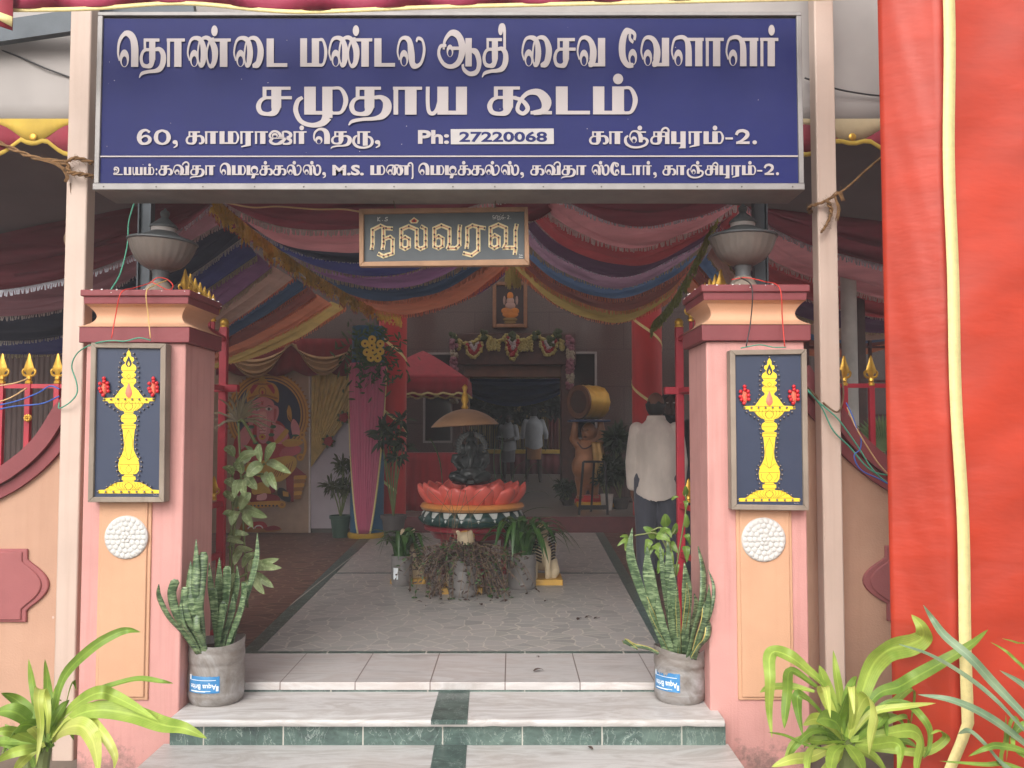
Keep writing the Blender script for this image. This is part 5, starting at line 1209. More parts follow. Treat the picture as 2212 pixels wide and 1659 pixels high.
for x, y in ((1030, 660), (915, 840)):
    fl = thing('rose_flower', 'red rose pinned on the yellow cloth fan, %s' % ('upper one' if y < 700 else 'lower one'), 'flower', tuple(Zp(x, y, .06)), 'roses pinned on the yellow fan')
    mb = MB(); rnd = random.Random(x)
    for i in range(26):
        a = 2.4 * i; r_ = .012 + .0016 * i; p = Zp(x, y, .07) + Vector((cos(a) * r_, 0, sin(a) * r_)); mb.ball(p, (.02, .012, .02), 6, 4)
    mb.build('petals', ROSE, fl)
    mb = MB()
    for i in range(7):
        a = i * .9; p = Zp(x, y, .055); d = Vector((cos(a), -.1, sin(a))) * .1; mb.leaf([p, p + d * .6, p + d], .05, side=(-sin(a), 0, cos(a)), n=2)
    mb.build('leaves', GRN, fl, sm=180)
vl = thing('red_backdrop_valance', 'red cloth valance with two tan swags along the top of the backdrop panels', 'valance', tuple(Zp(640, 100, .1)))
rows = []
for i in range(61):
    x = 60 + 1060 * i / 60; b_low = 300 + 45 * abs(sin(pi * (x - 150) / 250)); row = []
    for j in range(6): row.append(Zp(x, 60 + (b_low - 60) * j / 5, .06 + .012 * sin(i * 1.4 + j * .6)))
    rows.append(row)
MB().sheet(rows).build('red_cloth', cloth('valance_red', S(128, 24, 34), .8, .3, (12, 12, 3)), vl, solid=.004)
for xa, ya, xb, yb, sag in ((120, 150, 620, 95, 170), (640, 95, 1100, 120, 165)):
    rows = []
    for i in range(31):
        t = i / 30; row = []
        for j in range(9):
            s_ = j / 8; sg_ = sag * 4 * t * (1 - t)
            row.append(Zp(xa + (xb - xa) * t + (s_ - .5) * 60 * (2 * t - 1) * -1, ya + (yb - ya) * t + sg_ * (.55 + .55 * s_) + 40 * s_ * (4 * t * (1 - t)) ** .5 + 8 * s_, .10 + .02 * sin(j * 2.4)))
        rows.append(row)
    MB().sheet(rows).build('tan_swag', TANC, vl, solid=.004)
# ---------------- pink curtained column with bouquet
pc = thing('curtained_column', 'blue column dressed with tapering pink pleated curtain and gold edging', 'column', tuple(Zp(1210, 1530, .35)))
px0 = Zp(1210, 900, .35); rC = pm(36, 11.63); zb_ = ZF
MB().lathe([(rC, 0), (rC, 1.0), (rC, 2.0), (rC * .95, 2.7)], (px0.x, 11.63, zb_), 32).build('blue_column', cloth('teal_blue_cloth', S(36, 92, 128), .7, .2), pc, sm=60)
rows = []; rg1 = []; rg2 = []
ztop = Zp(1200, 250, .35).z; zbot = Zp(1200, 1525, .35).z
for i in range(31):
    t = i / 30; z = zbot + (ztop - zbot) * t; hw_ = 20 + 74 * t ** .85 if True else 0; row = []
    ha = min(1.45, (hw_ / 94) * 1.45)
    for j in range(61):
        a = -pi / 2 + ha * (2 * j / 60 - 1); r_ = rC + .02 + .012 * sin(j * 1.26) * (1 if 2 < j < 58 else .3)
        row.append((px0.x + r_ * cos(a), 11.63 + r_ * sin(a), z))
    rows.append(row)
    for lst, a in ((rg1, -pi / 2 - ha), (rg2, -pi / 2 + ha)):
        lst.append([(px0.x + (rC + .034) * cos(a - .05), 11.63 + (rC + .034) * sin(a - .05), z), (px0.x + (rC + .034) * cos(a + .05), 11.63 + (rC + .034) * sin(a + .05), z)])
MB().sheet(rows).build('pink_curtain', cloth('pink_curtain_cloth', S(206, 104, 138), .65, .2, (20, 20, 1)), pc, sm=180, solid=.004)
MB().sheet(rg1).build('gold_edging', GOLDR, pc, solid=.003); MB().sheet(rg2).build('gold_edging', GOLDR, pc, solid=.003)
MB().lathe([(rC + .02, 0), (rC + .03, .02), (rC + .03, .06), (rC, .07)], (px0.x, 11.63, ZF), 32).build('base_trim', YEL, pc)
bq = thing('flower_bouquet', 'bouquet of yellow daisies and ferny leaves on top of the pink curtained column', 'bouquet', tuple(Zp(1240, 260, .8)))
mb = MB(); rnd = random.Random(11); c0 = Zp(1240, 170, .7)
for i in range(420):
    d = Vector((rnd.gauss(0, .17), rnd.uniform(-.06, .2), rnd.gauss(-.02, .2))); p = c0 + d; q = Vector((rnd.uniform(-1, 1), rnd.uniform(-.6, .2), rnd.uniform(-1, 1))).normalized() * rnd.uniform(.07, .13)
    mb.leaf([p, p + q * .5, p + q], .035, side=(rnd.uniform(-1, 1), 0, rnd.uniform(-1, 1)), n=1)
mb.build('fern_leaves', GRN, bq, sm=180)
DAISY = M('daisy_yellow', S(236, 206, 84), .6, 0, .1); DISC = M('daisy_disc', S(84, 44, 24), .8)
for x, y in ((1192, 98), (1246, 66), (1308, 100), (1244, 112), (1206, 164), (1252, 150), (1308, 158), (1236, 206), (1288, 210)):
    c = Zp(x, y, .86); f0 = MB(); r_ = .05
    for i in range(20):
        a = 2 * pi * i / 20; d = Vector((cos(a), -.12, sin(a))); f0.leaf([c + d * r_ * .2, c + d * r_ * .6, c + d * r_], .014, side=(-sin(a), 0, cos(a)), n=1, prof=lambda q: .5 + q * .5)
    dz = f0.build('daisy', DAISY, bq, sm=180); MB().ball(c + Vector((0, -.008, 0)), (.013, .008, .013), 8, 5).build('daisy_disc', DISC, dz)

# ---------------- small red canopy with table, left of the doorway
rt = thing('red_ceremonial_canopy', 'small pointed red canopy with frilled edge left of the doorway', 'canopy', tuple(W(914, 1060, 13.4)))
ap = W(914, 758, 13.4); hw_ = .68; zc_ = W(914, 822, 13.4).z
mb = MB(); cs = [(-hw_, -hw_), (hw_, -hw_), (hw_, hw_), (-hw_, hw_)]
rows = []
for t in [i / 8 for i in range(9)]:
    row = []
    for k in range(4):
        for q in range(8):
            a = Vector(cs[k]).lerp(Vector(cs[(k + 1) % 4]), q / 8); row.append((ap.x + a.x * (t ** .9), 13.4 + a.y * (t ** .9), ap.z + (zc_ - ap.z) * t - .05 * sin(pi * q / 8) * t * 0))
    rows.append(row)
REDT = cloth('canopy_crimson', S(150, 24, 46), .75, .25, (10, 10, 4))
mb.rings(rows, closed=True, caps=False); mb.build('roof_cloth', REDT, rt, solid=.006)
rows = []
per = []
for k in range(4):
    for q in range(30): per.append(Vector(cs[k]).lerp(Vector(cs[(k + 1) % 4]), q / 30))
for j in range(4):
    rows.append([(ap.x + a.x * (1 + (.015 + .02 * j / 3) * sin(i * 1.3)), 13.4 + a.y * (1 + (.015 + .02 * j / 3) * sin(i * 1.3)), zc_ - .07 * j - (.015 * sin(i * 1.3) if j == 3 else 0)) for i, a in enumerate(per)])
MB().rings(rows, closed=True, caps=False).build('frill', REDT, rt, solid=.006)
MB().rings([[(p[0], p[1], p[2] + .005) for p in rows[-1]], [(p[0], p[1], p[2] - .03) for p in rows[-1]]], closed=True, caps=False).build('gold_fringe', GOLDR, rt, solid=.004)
for sx, sy in cs:
    MB().tube([(ap.x + sx * .9, 13.4 + sy * .9, ZH), (ap.x + sx * .9, 13.4 + sy * .9, zc_)], .016, 8).build('pole', DKW, rt)
rows = []
tc = W(930, 1000, 13.3); rr = .42
for j in range(8):
    z = W(930, 978, 13.3).z * (1 - j / 7) + ZH * j / 7
    rows.append([(tc.x + (rr + .10 * j / 7 + .04 * j / 7 * sin(k * .785 * 2.0)) * cos(2 * pi * k / 64), 13.3 + (rr + .10 * j / 7 + .04 * j / 7 * sin(k * .785 * 2.0)) * .7 * sin(2 * pi * k / 64), z) for k in range(64)])
t_ = thing('red_draped_table', 'round table draped in folded red cloth below the small red canopy', 'table', (tc.x, 13.3, ZH))
MB().rings(rows, closed=True, caps=True).build('tablecloth', cloth('table_red', S(170, 22, 38), .7, .3, (14, 14, 2)), t_, sm=180)

# ---------------- over the doorway: picture and garlands
YQ = 14.3
pf_ = thing('deity_picture', 'framed picture of a seated golden deity hung above the doorway', 'picture', tuple(W(1101, 708, YQ)))
a, b = W(1064, 708, YQ), W(1139, 609, YQ); t = .06
mb = MB(); mb.box((a.x, YQ - .03, a.z), (a.x + t, YQ + .03, b.z)); mb.box((b.x - t, YQ - .03, a.z), (b.x, YQ + .03, b.z)); mb.box((a.x + t, YQ - .029, a.z), (b.x - t, YQ + .03, a.z + t)); mb.box((a.x + t, YQ - .029, b.z - t), (b.x - t, YQ + .03, b.z)); mb.build('frame', M('gilt_frame', S(146, 104, 76), .5, .1, .2, 20), pf_, bevel=.012)
MB().box((a.x + t, YQ, a.z + t), (b.x - t, YQ + .02, b.z - t)).build('dark_ground', M('picture_ground', S(46, 20, 24), .35), pf_)
def Z4(x, y): return 829.5 + x * .25, 599 + y * .25
def pic(col, e):
    mb = MB()
    for cx_, cy_, rx, ry in e:
        u, v = Z4(cx_, cy_); c = W(u, v, YQ - .006); mb.ball(c, (pm(rx * .25, YQ), .012, pm(ry * .25, YQ)), 14, 8)
    mb.build('picture_figure', col, pf_)
pic(M('pic_orange', S(196, 120, 40), .4, .2), [(1090, 160, 28, 34), (1060, 290, 48, 30), (1125, 292, 44, 30), (1092, 320, 70, 34)])
pic(M('pic_silver', S(170, 140, 130), .35, .3), [(1092, 205, 34, 36), (1092, 245, 46, 34), (1040, 200, 12, 40), (1148, 200, 12, 40), (1092, 250, 14, 30)])
pic(M('pic_base', S(120, 96, 50), .4, .3), [(1090, 365, 64, 20), (1090, 390, 54, 16)])
FLW = M('jasmine_yellow', S(164, 152, 92), .8, 0, .3, 60); FLR = M('garland_red', S(150, 34, 44), .8, 0, .3, 60); FLP = M('garland_pink', S(134, 88, 102), .8, 0, .3, 60); FLG = M('garland_leaf', S(60, 72, 40), .8, 0, .3, 40)
def garland_line(pts, r, Y, mb, n=5, step=.028):
    Q = crom([W(*Z4(x, y), Y) for x, y in pts], 12); acc = 0; rnd = random.Random(int(pts[0][0]))
    for i in range(len(Q) - 1):
        l = (Q[i + 1] - Q[i]).length; k = max(1, int(l / step))
        for j in range(k):
            p = Q[i].lerp(Q[i + 1], j / k)
            mb.ball(p + Vector((rnd.uniform(-1, 1), rnd.uniform(-1, 1), rnd.uniform(-1, 1))) * r * .5, (r * rnd.uniform(.7, 1.1), r, r * rnd.uniform(.6, 1)), 6, 4)
gd = thing('doorway_garland', 'looped yellow, red and silver flower garland across the top of the carved doorway', 'garland', tuple(W(1100, 780, YQ)))
mb = MB(); YG = 14.28
garland_line([(600, 500), (640, 550), (720, 575), (800, 545), (860, 480)], .035, YG, mb); garland_line([(860, 480), (930, 540), (1000, 550), (1070, 490)], .035, YG, mb)
garland_line([(1100, 490), (1180, 545), (1250, 535), (1320, 480)], .035, YG, mb); garland_line([(1320, 480), (1390, 545), (1450, 520), (1500, 470)], .035, YG, mb)
garland_line([(710, 580), (720, 650), (775, 690), (830, 650), (850, 560)], .03, YG, mb); garland_line([(1050, 530), (1070, 650), (1112, 715), (1150, 650), (1170, 540)], .03, YG, mb); garland_line([(1350, 560), (1380, 650), (1425, 672), (1470, 640), (1495, 540)], .03, YG, mb)
for x in (650, 900, 930, 960, 990, 1190, 1215, 1240, 1270, 1530, 1545): garland_line([(x, 545), (x, 590), (x, 630)], .028, YG, mb)
mb.build('yellow_flower_strands', FLW, gd, sm=180)
mb = MB(); garland_line([(725, 580), (740, 630), (780, 655), (815, 620), (830, 560)], .032, YG, mb); garland_line([(1065, 530), (1085, 620), (1112, 665), (1140, 610), (1155, 540)], .04, YG, mb); garland_line([(1365, 560), (1395, 620), (1425, 640), (1460, 600), (1480, 540)], .032, YG, mb); mb.build('red_flower_strands', FLR, gd, sm=180)
mb = MB(); garland_line([(745, 560), (780, 625), (810, 560)], .03, YG - .02, mb); garland_line([(1085, 530), (1112, 615), (1135, 530)], .03, YG - .02, mb); garland_line([(1395, 560), (1425, 610), (1455, 545)], .03, YG - .02, mb); mb.build('silver_strands', M('garland_silver', S(170, 160, 160), .5, .2, .3, 60), gd, sm=180)
mb = MB(); rnd = random.Random(2)
for x, y in ((600, 510), (860, 490), (1105, 500), (1320, 490), (1500, 480), (1440, 540)):
    for i in range(14): p = W(*Z4(x + rnd.uniform(-25, 25), y + rnd.uniform(-25, 45)), YG - .03); mb.ball(p, .035, 6, 4)
mb.build('leaf_clusters', FLG, gd, sm=180)
for x0_, yy0, yy1, lab in ((604, 545, 1090, 'pink and white flower string hanging down the left door jamb'), (1608, 515, 960, 'pink and white flower string hanging down the right door jamb')):
    fs_ = thing('flower_string', lab, 'flower string', tuple(W(*Z4(x0_, yy1), YG)), 'flower strings on the door jambs')
    m1, m2 = MB(), MB(); rnd = random.Random(x0_)
    y = yy0
    while y < yy1:
        for _ in range(4):
            p = W(*Z4(x0_ + rnd.uniform(-26, 26), y), YG - .06 + rnd.uniform(-.03, .03)); (m1 if (y // 70) % 3 else m2).ball(p, rnd.uniform(.022, .038), 6, 4)
        y += 13
    m1.build('pink_petals', FLP, fs_, sm=180); m2.build('white_petals', M('garland_white', S(150, 140, 122), .8, 0, .2, 60), fs_, sm=180)
mb = MB(); rnd = random.Random(4); ct = W(1108, 595, 11.6)
for i in range(120):
    a = rnd.uniform(0, 2 * pi); r_ = .09 * rnd.random() ** .5; p = ct + Vector((r_ * cos(a), r_ * sin(a), .12)); mb.tube([p, p + Vector((r_ * .2 * cos(a), 0, -rnd.uniform(.2, .3)))], .006, 4)
mb.ball(ct + Vector((0, 0, .14)), (.07, .07, .06)); mb.tube([ct + Vector((0, 0, .15)), (ct.x, ct.y, 4.3)], .012, 6)
tag(mb.build('yellow_tassel', M('tassel_yellow', S(170, 152, 84), .8, 0, .2, 40)), 'yellow thread tassel hanging above the deity picture', 'tassel')

# ---------------- laughing statue with drum
YSt = 13.5
def Z6(x, y, Y=YSt): return W(979.3 + x * .1823, 829.5 + y * .1823, Y)
STAT = M('bronze_skin_paint', S(176, 122, 84), .28, .1, .2, 7, .05, 30, .3, S(110, 74, 52))
stt = thing('laughing_statue', 'bronze painted pot bellied laughing statue holding a drum above its head', 'statue', tuple(Z6(1590, 1430)))
k6 = pm(.1823, YSt); D = lambda n: n * k6
mb = MB()
def eb(x, y, rx, ry, dy=0, rd=None): mb.ball(Z6(x, y, YSt + dy), (D(rx), D(rd or rx), D(ry)), 20, 14)
eb(1570, 980, 170, 180, -.05); eb(1590, 830, 150, 170); eb(1610, 730, 150, 90, 0, 95)
eb(1615, 660, 60, 60); eb(1605, 565, 92, 112, -.02); eb(1575, 610, 60, 50, -.08); eb(1545, 600, 26, 18, -.12); eb(1560, 575, 14, 26, -.16)
eb(1665, 580, 22, 60, .03); eb(1590, 1100, 150, 120)
limb(mb, [Z6(1500, 740), Z6(1425, 650), Z6(1440, 540, YSt - .05), Z6(1445, 450, YSt - .05)], [D(64), D(56), D(44), D(36)])
limb(mb, [Z6(1700, 730), Z6(1770, 640), Z6(1755, 540), Z6(1745, 450)], [D(66), D(60), D(46), D(38)])
limb(mb, [Z6(1520, 1120), Z6(1520, 1230), Z6(1520, 1330)], [D(90), D(64), D(50)]); limb(mb, [Z6(1650, 1120), Z6(1665, 1230), Z6(1670, 1330)], [D(90), D(64), D(50)])
eb(1505, 1340, 60, 24, -.08, 90); eb(1675, 1340, 60, 24, -.08, 90)
for s_, x in ((0, 1445), (1, 1745)):
    for q in range(4): mb.tube([Z6(x - 30 + q * 20, 450, YSt - .03), Z6(x - 36 + q * 24, 428, YSt - .08)], [D(11), D(9)], 6)
fuse(mb, .018, 'body', STAT, stt, 5)
GOLDS = M('gold_drape_paint', S(196, 160, 100), .3, .35, .2, 9)
rows = []
for i in range(15):
    t = i / 14; rows.append([Z6(1640 + 40 * t + 30 * j + 14 * t * j, 690 + 480 * t, YSt - .20 - .10 * sin(pi * t) - .02 * (j % 2)) for j in range(5)])
MB().sheet(rows).build('gold_robe', GOLDS, stt, solid=.02)
mb = MB(); mb.tube([Z6(1470, 690, YSt - .15), Z6(1530, 760, YSt - .24), Z6(1600, 750, YSt - .24), Z6(1700, 680, YSt - .16)], D(9), 6, 6); mb.build('necklace', CARV, stt)
mb = MB(); mb.ball(Z6(1560, 628, YSt - .17), (D(24), D(8), D(7)), 8, 5); 
for x in (1535, 1590): mb.ball(Z6(x, 545, YSt - .17), (D(14), D(6), D(5)), 8, 5)
mb.build('face_marks', CARV, stt)
mb = MB(); mb.lathe([(D(170), 0), (D(175), D(40)), (D(150), D(60)), (D(130), D(90)), (0, D(92))], Z6(1610, 1405), 28); mb.build('red_base', REDC, stt, sm=50)
MB().box(tuple(Z6(1450, 1445) - Vector((0, .25, 0))), tuple(Z6(1905, 1385) + Vector((0, .3, 0)))).build('gold_plinth', GOLD, stt, bevel=.01)
dm = thing('golden_drum', 'golden drum held overhead by the laughing statue, dark skin facing left', 'drum', tuple(Z6(1600, 420)))
DG = M('drum_gold', S(206, 160, 66), .28, .4, .12, 8, .05); DB = M('drum_dark_skin', S(64, 40, 32), .6, 0, .25, 12); DR = M('drum_brown_rim', S(104, 66, 44), .5, 0, .2, 14)
ax = Vector((-.78, -.62, 0)).normalized(); mt = ax.to_track_quat('Z', 'Y').to_matrix(); cD = Z6(1610, 215, YSt - .02); Rd = D(205)
MB().lathe([(Rd * .95, -.2), (Rd * .98, -.12), (Rd * .96, -.1), (Rd * .96, -.08), (Rd * 1.0, 0), (Rd * .96, .08), (Rd * .96, .1), (Rd * .98, .12), (Rd * .95, .2)], cD, 12, mt).build('shell', DG, dm, sm=60)
MB().lathe([(Rd * .97, .19), (Rd * .96, .225), (Rd * .7, .225), (Rd * .68, .21), (0, .21)], cD, 32, mt).build('rim', DR, dm, sm=40); MB().lathe([(Rd * .66, .212), (Rd * .64, .22), (0, .221)], cD, 32, mt).build('drum_skin', DB, dm)
MB().box(tuple(Z6(1380, 448, YSt - .28)), tuple(Z6(1815, 428, YSt + .3))).build('blue_board', M('blue_board_paint', S(40, 60, 100), .5), dm, bevel=.008)
MB().box(tuple(Z6(1800, 300, YSt + .12)), tuple(Z6(1850, 150, YSt + .16))).build('blue_paper', M('blue_paper', S(110, 130, 190), .7), dm)

ST_ = thing('black_easel_frame', 'empty black metal easel frame standing on the hall step in front of the statue', 'easel', tuple(W(1282, 1115, 12.35)))
BLK = M('black_metal', S(36, 32, 34), .5, .2, .1)
zz0 = ZH; 
def Q6(x, y): p = Z6(x, y, 12.35); return p
fl_, fr2, tl_, tr_ = Q6(1488, 1560), Q6(1828, 1560), Q6(1540, 920), Q6(1795, 920); fl_.z = ZH; fr2.z = ZH
for p_, q_, nm in ((fl_, tl_, 'leg'), (fr2, tr_, 'leg'), (tl_, tr_, 'top_rail'), (fl_.lerp(tl_, .12), fr2.lerp(tr_, .12), 'cross_rail'), (fl_.lerp(tl_, .16), fr2.lerp(tr_, .16), 'cross_rail')): MB().bar(p_, q_, .032, .03).build(nm, BLK, ST_)
bp_ = (tl_ + tr_) / 2; MB().bar(bp_, Vector((bp_.x, bp_.y + .5, ZH)), .028, .028).build('back_leg', BLK, ST_)
mb = MB(); c = Z6(1820, 1450, 13.1); c.z = ZH; mb.lathe([(.075, 0), (.095, .22), (.10, .23), (.085, .225), (.07, .03), (0, .03)], c, 20); tag(mb.build('white_bucket', M('white_plastic', S(196, 188, 180), .5), sm=40), 'white plastic bucket standing beside the statue plinth', 'bucket')

# ---------------- lotus pedestal, stone deity, umbrella
YLo = 8.45; lc = W(1020, 1240, YLo); lx = lc.x
def ZL(y): return W(1020, 852.5 + y * .2083, YLo).z
kL = pm(.2083, YLo)
lp = thing('lotus_pedestal', 'red lotus pedestal with orange ring, green petal base and maroon foot in the porch', 'pedestal', (lx, YLo, ZF))
MRD = M('glossy_maroon_paint', S(140, 34, 48), .3, 0, .12, 6, .05, 40, .2, S(96, 40, 46), coat=.3); ORG_ = M('orange_ring_paint', S(220, 150, 80), .35, 0, .12, 5, .05, coat=.3); GRD = M('dark_green_petal_paint', S(28, 66, 62), .35, 0, .3, 7, .05, coat=.3); PAL = M('pale_petal_paint', S(200, 204, 200), .4, 0, .15, 9); LOT = M('coral_lotus_paint', S(232, 104, 92), .35, 0, .16, 5, .05, 40, coat=.3); LOTD = M('deep_coral_paint', S(186, 46, 46), .4, 0, .15, 8)
rr_ = lambda n: n * kL
MB().lathe([(rr_(140), 0), (rr_(150), .05), (rr_(110), .09), (rr_(100), .20), (rr_(280), ZL(1500) - ZF), (rr_(400), ZL(1470) - ZF), (rr_(440), ZL(1405) - ZF), (rr_(490), ZL(1385) - ZF), (rr_(495), ZL(1355) - ZF), (rr_(470), ZL(1340) - ZF), (0, ZL(1335) - ZF)], (lx, YLo, ZF), 48).build('maroon_foot', MRD, lp, sm=35)
for i in range(3):
    a = 2 * pi * i / 3 + .5; MB().tube([(lx + .33 * cos(a), YLo + .33 * sin(a), ZF), (lx + .33 * cos(a), YLo + .33 * sin(a), ZL(1470))], .028, 10).build('support_leg', MRD, lp)
MB().lathe([(rr_(440), ZL(1345)), (rr_(500), ZL(1325)), (rr_(535), ZL(1290)), (rr_(530), ZL(1250)), (rr_(505), ZL(1215)), (rr_(480), ZL(1185)), (0, ZL(1183))], (lx, YLo, 0), 64).build('green_bowl', GRD, lp, sm=60)
mp = MB(); mg_ = MB()
for i in range(20):
    a = 2 * pi * (i + .5) / 20
    def gp(da, zy, rr0, out): aa = a + da; return Vector((lx + (rr_(rr0) + out) * cos(aa), YLo + (rr_(rr0) + out) * sin(aa), ZL(zy)))
    mp.add([gp(-.10, 1192, 488, .006), gp(.10, 1192, 488, .006), gp(.06, 1225, 512, .006), gp(0, 1290, 534, .006), gp(-.06, 1225, 512, .006), gp(0, 1205, 500, .014)], [(0, 1, 5), (1, 2, 5), (2, 3, 5), (3, 4, 5), (4, 0, 5)])
    a = 2 * pi * i / 20
    mg_.add([gp(-.13, 1325, 505, .004), gp(-.10, 1250, 530, .008), gp(0, 1200, 497, .006), gp(.10, 1250, 530, .008), gp(.13, 1325, 505, .004), gp(0, 1275, 536, .022)], [(0, 1, 5), (1, 2, 5), (2, 3, 5), (3, 4, 5), (4, 0, 5)])
mp.build('pale_petal_tips', PAL, lp, sm=60); mg_.build('green_petals', GRD, lp, sm=80)
MB().lathe([(rr_(470), ZL(1188)), (rr_(520), ZL(1180)), (rr_(538), ZL(1150)), (rr_(520), ZL(1122)), (rr_(480), ZL(1110)), (0, ZL(1108))], (lx, YLo, 0), 64).build('orange_ring', ORG_, lp, sm=60)
def petal(a, r0, r1, z0, z1, wa, bul):
    rows = []
    for i in range(9):
        t = i / 8; w = wa * max(.03, (1 - t ** 5)) ** .6 * (.9 + .16 * t); row = []
        for j in range(7):
            s_ = 2 * j / 6 - 1; r = r0 + (r1 - r0) * t ** 1.1 + bul * sin(pi * t) * (1 - s_ * s_) + .02 * (1 - s_ * s_) ; aa = a + w * s_
            row.append((lx + r * cos(aa), YLo + r * sin(aa), z0 + (z1 - z0) * t - .02 * s_ * s_ * t))
        rows.append(row)
    return MB().sheet(rows)
for ring_, n, r0, r1, zt, wa, off in ((0, 12, rr_(440), rr_(540), ZL(925), .25, .0), (1, 12, rr_(420), rr_(520), ZL(905), .24, pi / 12)):
    for i in range(n):
        a = 2 * pi * i / n + off + .26
        o = petal(a, r0 - ring_ * .015, r1, ZL(1118), zt + .01 * sin(i * 2.3), wa, .035).build('lotus_petal', LOT, lp, sm=180, solid=.014)
        mb = MB(); rows = []
        for i2 in range(5):
            t = .05 + .4 * i2 / 4; r = r0 - ring_ * .015 + (r1 - r0) * t ** 1.1 + .035 * sin(pi * t) + .02 + .009; rows.append([(lx + r * cos(a - .03 * (1 - i2 / 4)), YLo + r * sin(a - .03 * (1 - i2 / 4)), ZL(1118) + (zt - ZL(1118)) * t), (lx + r * cos(a + .03 * (1 - i2 / 4) + .002), YLo + r * sin(a + .03 * (1 - i2 / 4) + .002), ZL(1118) + (zt - ZL(1118)) * t)])
        mb.sheet(rows).build('petal_vein', LOTD, o, sm=180)
MB().lathe([(rr_(430), ZL(1100)), (rr_(400), ZL(1000)), (0, ZL(995))], (lx, YLo, 0), 40).build('lotus_floor', LOTD, lp)
STN = M('black_stone', S(44, 50, 50), .25, 0, .3, 14, .3, 50, .2, S(90, 96, 94))
sgo = thing('stone_deity', 'black stone seated elephant headed deity sitting in the red lotus', 'statue', (lx, YLo, ZL(990)))
def Z5s(x, y, dy=0): return W(864.06 + x * .2083, 852.5 + y * .2083, YLo + dy)
def kd(n): return n * kL
mb = MB()
def es(x, y, rx, ry, dy=0, rd=None): mb.ball(Z5s(x, y, dy), (kd(rx), kd(rd or rx), kd(ry)), 16, 10)
es(735, 820, 150, 95, -.02); es(735, 700, 120, 110); es(740, 560, 75, 85, -.03); es(740, 475, 62, 60, 0); es(742, 420, 32, 45, 0); es(740, 405, 18, 26)
es(650, 560, 30, 55); es(832, 560, 30, 55)
limb(mb, [Z5s(738, 600, -.09), Z5s(735, 680, -.12), Z5s(725, 740, -.13), Z5s(700, 770, -.12)], [kd(36), kd(28), kd(22), kd(16)])
limb(mb, [Z5s(640, 650), Z5s(590, 720, -.03), Z5s(620, 760, -.1)], [kd(42), kd(36), kd(30)]); limb(mb, [Z5s(840, 650), Z5s(895, 710, -.03), Z5s(860, 760, -.1)], [kd(42), kd(36), kd(30)])
limb(mb, [Z5s(630, 640), Z5s(560, 640), Z5s(545, 690, -.02)], [kd(34), kd(28), kd(22)]); limb(mb, [Z5s(850, 640), Z5s(905, 620), Z5s(915, 700, -.02)], [kd(34), kd(28), kd(22)])
limb(mb, [Z5s(680, 830), Z5s(560, 850, -.08), Z5s(660, 885, -.15)], [kd(66), kd(58), kd(40)]); limb(mb, [Z5s(800, 830), Z5s(900, 850, -.08), Z5s(800, 890, -.15)], [kd(66), kd(58), kd(40)])
es(735, 910, 200, 30, 0, 150)
fuse(mb, .009, 'body', STN, sgo, 3)
mb = MB()
for i in range(22):
    a = R(-30 + 240 * i / 21); c = Vector((cos(a), 0, sin(a))); p = Z5s(745, 540, .05); q = p + Vector((c.x * kd(150), 0, c.z * kd(150))); mb.ball(q, (kd(20), kd(14), kd(20)), 8, 5); mb.ball(q + c * kd(24), (kd(9), kd(8), kd(9)), 6, 4)
    mb.bar(p + c * kd(110), q, kd(26), kd(20))
mb.build('halo', STN, sgo)
mb = MB(); mb.box(tuple(Z5s(718, 605, -.10)), tuple(Z5s(758, 578, -.085))); mb.build('forehead_mark', PAL, sgo); 
um = thing('parasol', 'small tan parasol with gold finial opened over the black stone deity', 'parasol', tuple(Z5s(690, 940, .14)))
cU = Z5s(672, 300, .06); Ru = kd(352); tl = Matrix.Rotation(R(-3), 3, 'Y'); rows = []
for j in range(9):
    t = j / 8; row = []
    for k in range(40):
        a = 2 * pi * k / 40; sc_ = 1 - .05 * t * abs(sin(a * 5)); p = Vector((Ru * t * sc_ * cos(a), Ru * t * sc_ * sin(a), .135 * (1 - t ** 1.9) - .02 * t ** 6)); row.append(cU + tl @ p)
    rows.append(row)
rows[0] = [cU + tl @ Vector((.004 * cos(2 * pi * k / 40), .004 * sin(2 * pi * k / 40), .135)) for k in range(40)]
MB().rings(rows, closed=True, caps=False).build('canopy', cloth('tan_parasol_cloth', S(176, 134, 96), .8, .15), um, sm=60, solid=.006)
MB().lathe([(.02, 0), (.034, .02), (.02, .05), (.036, .09), (.028, .14), (.014, .17), (.03, .21), (.006, .24)], cU + Vector((0, 0, .13)), 14).build('finial', GOLD, um, sm=60)
MB().tube([cU + Vector((0, 0, .12)), (cU.x + .02, YLo + .16, ZL(1000))], .012, 8).build('shaft', DKW, um)

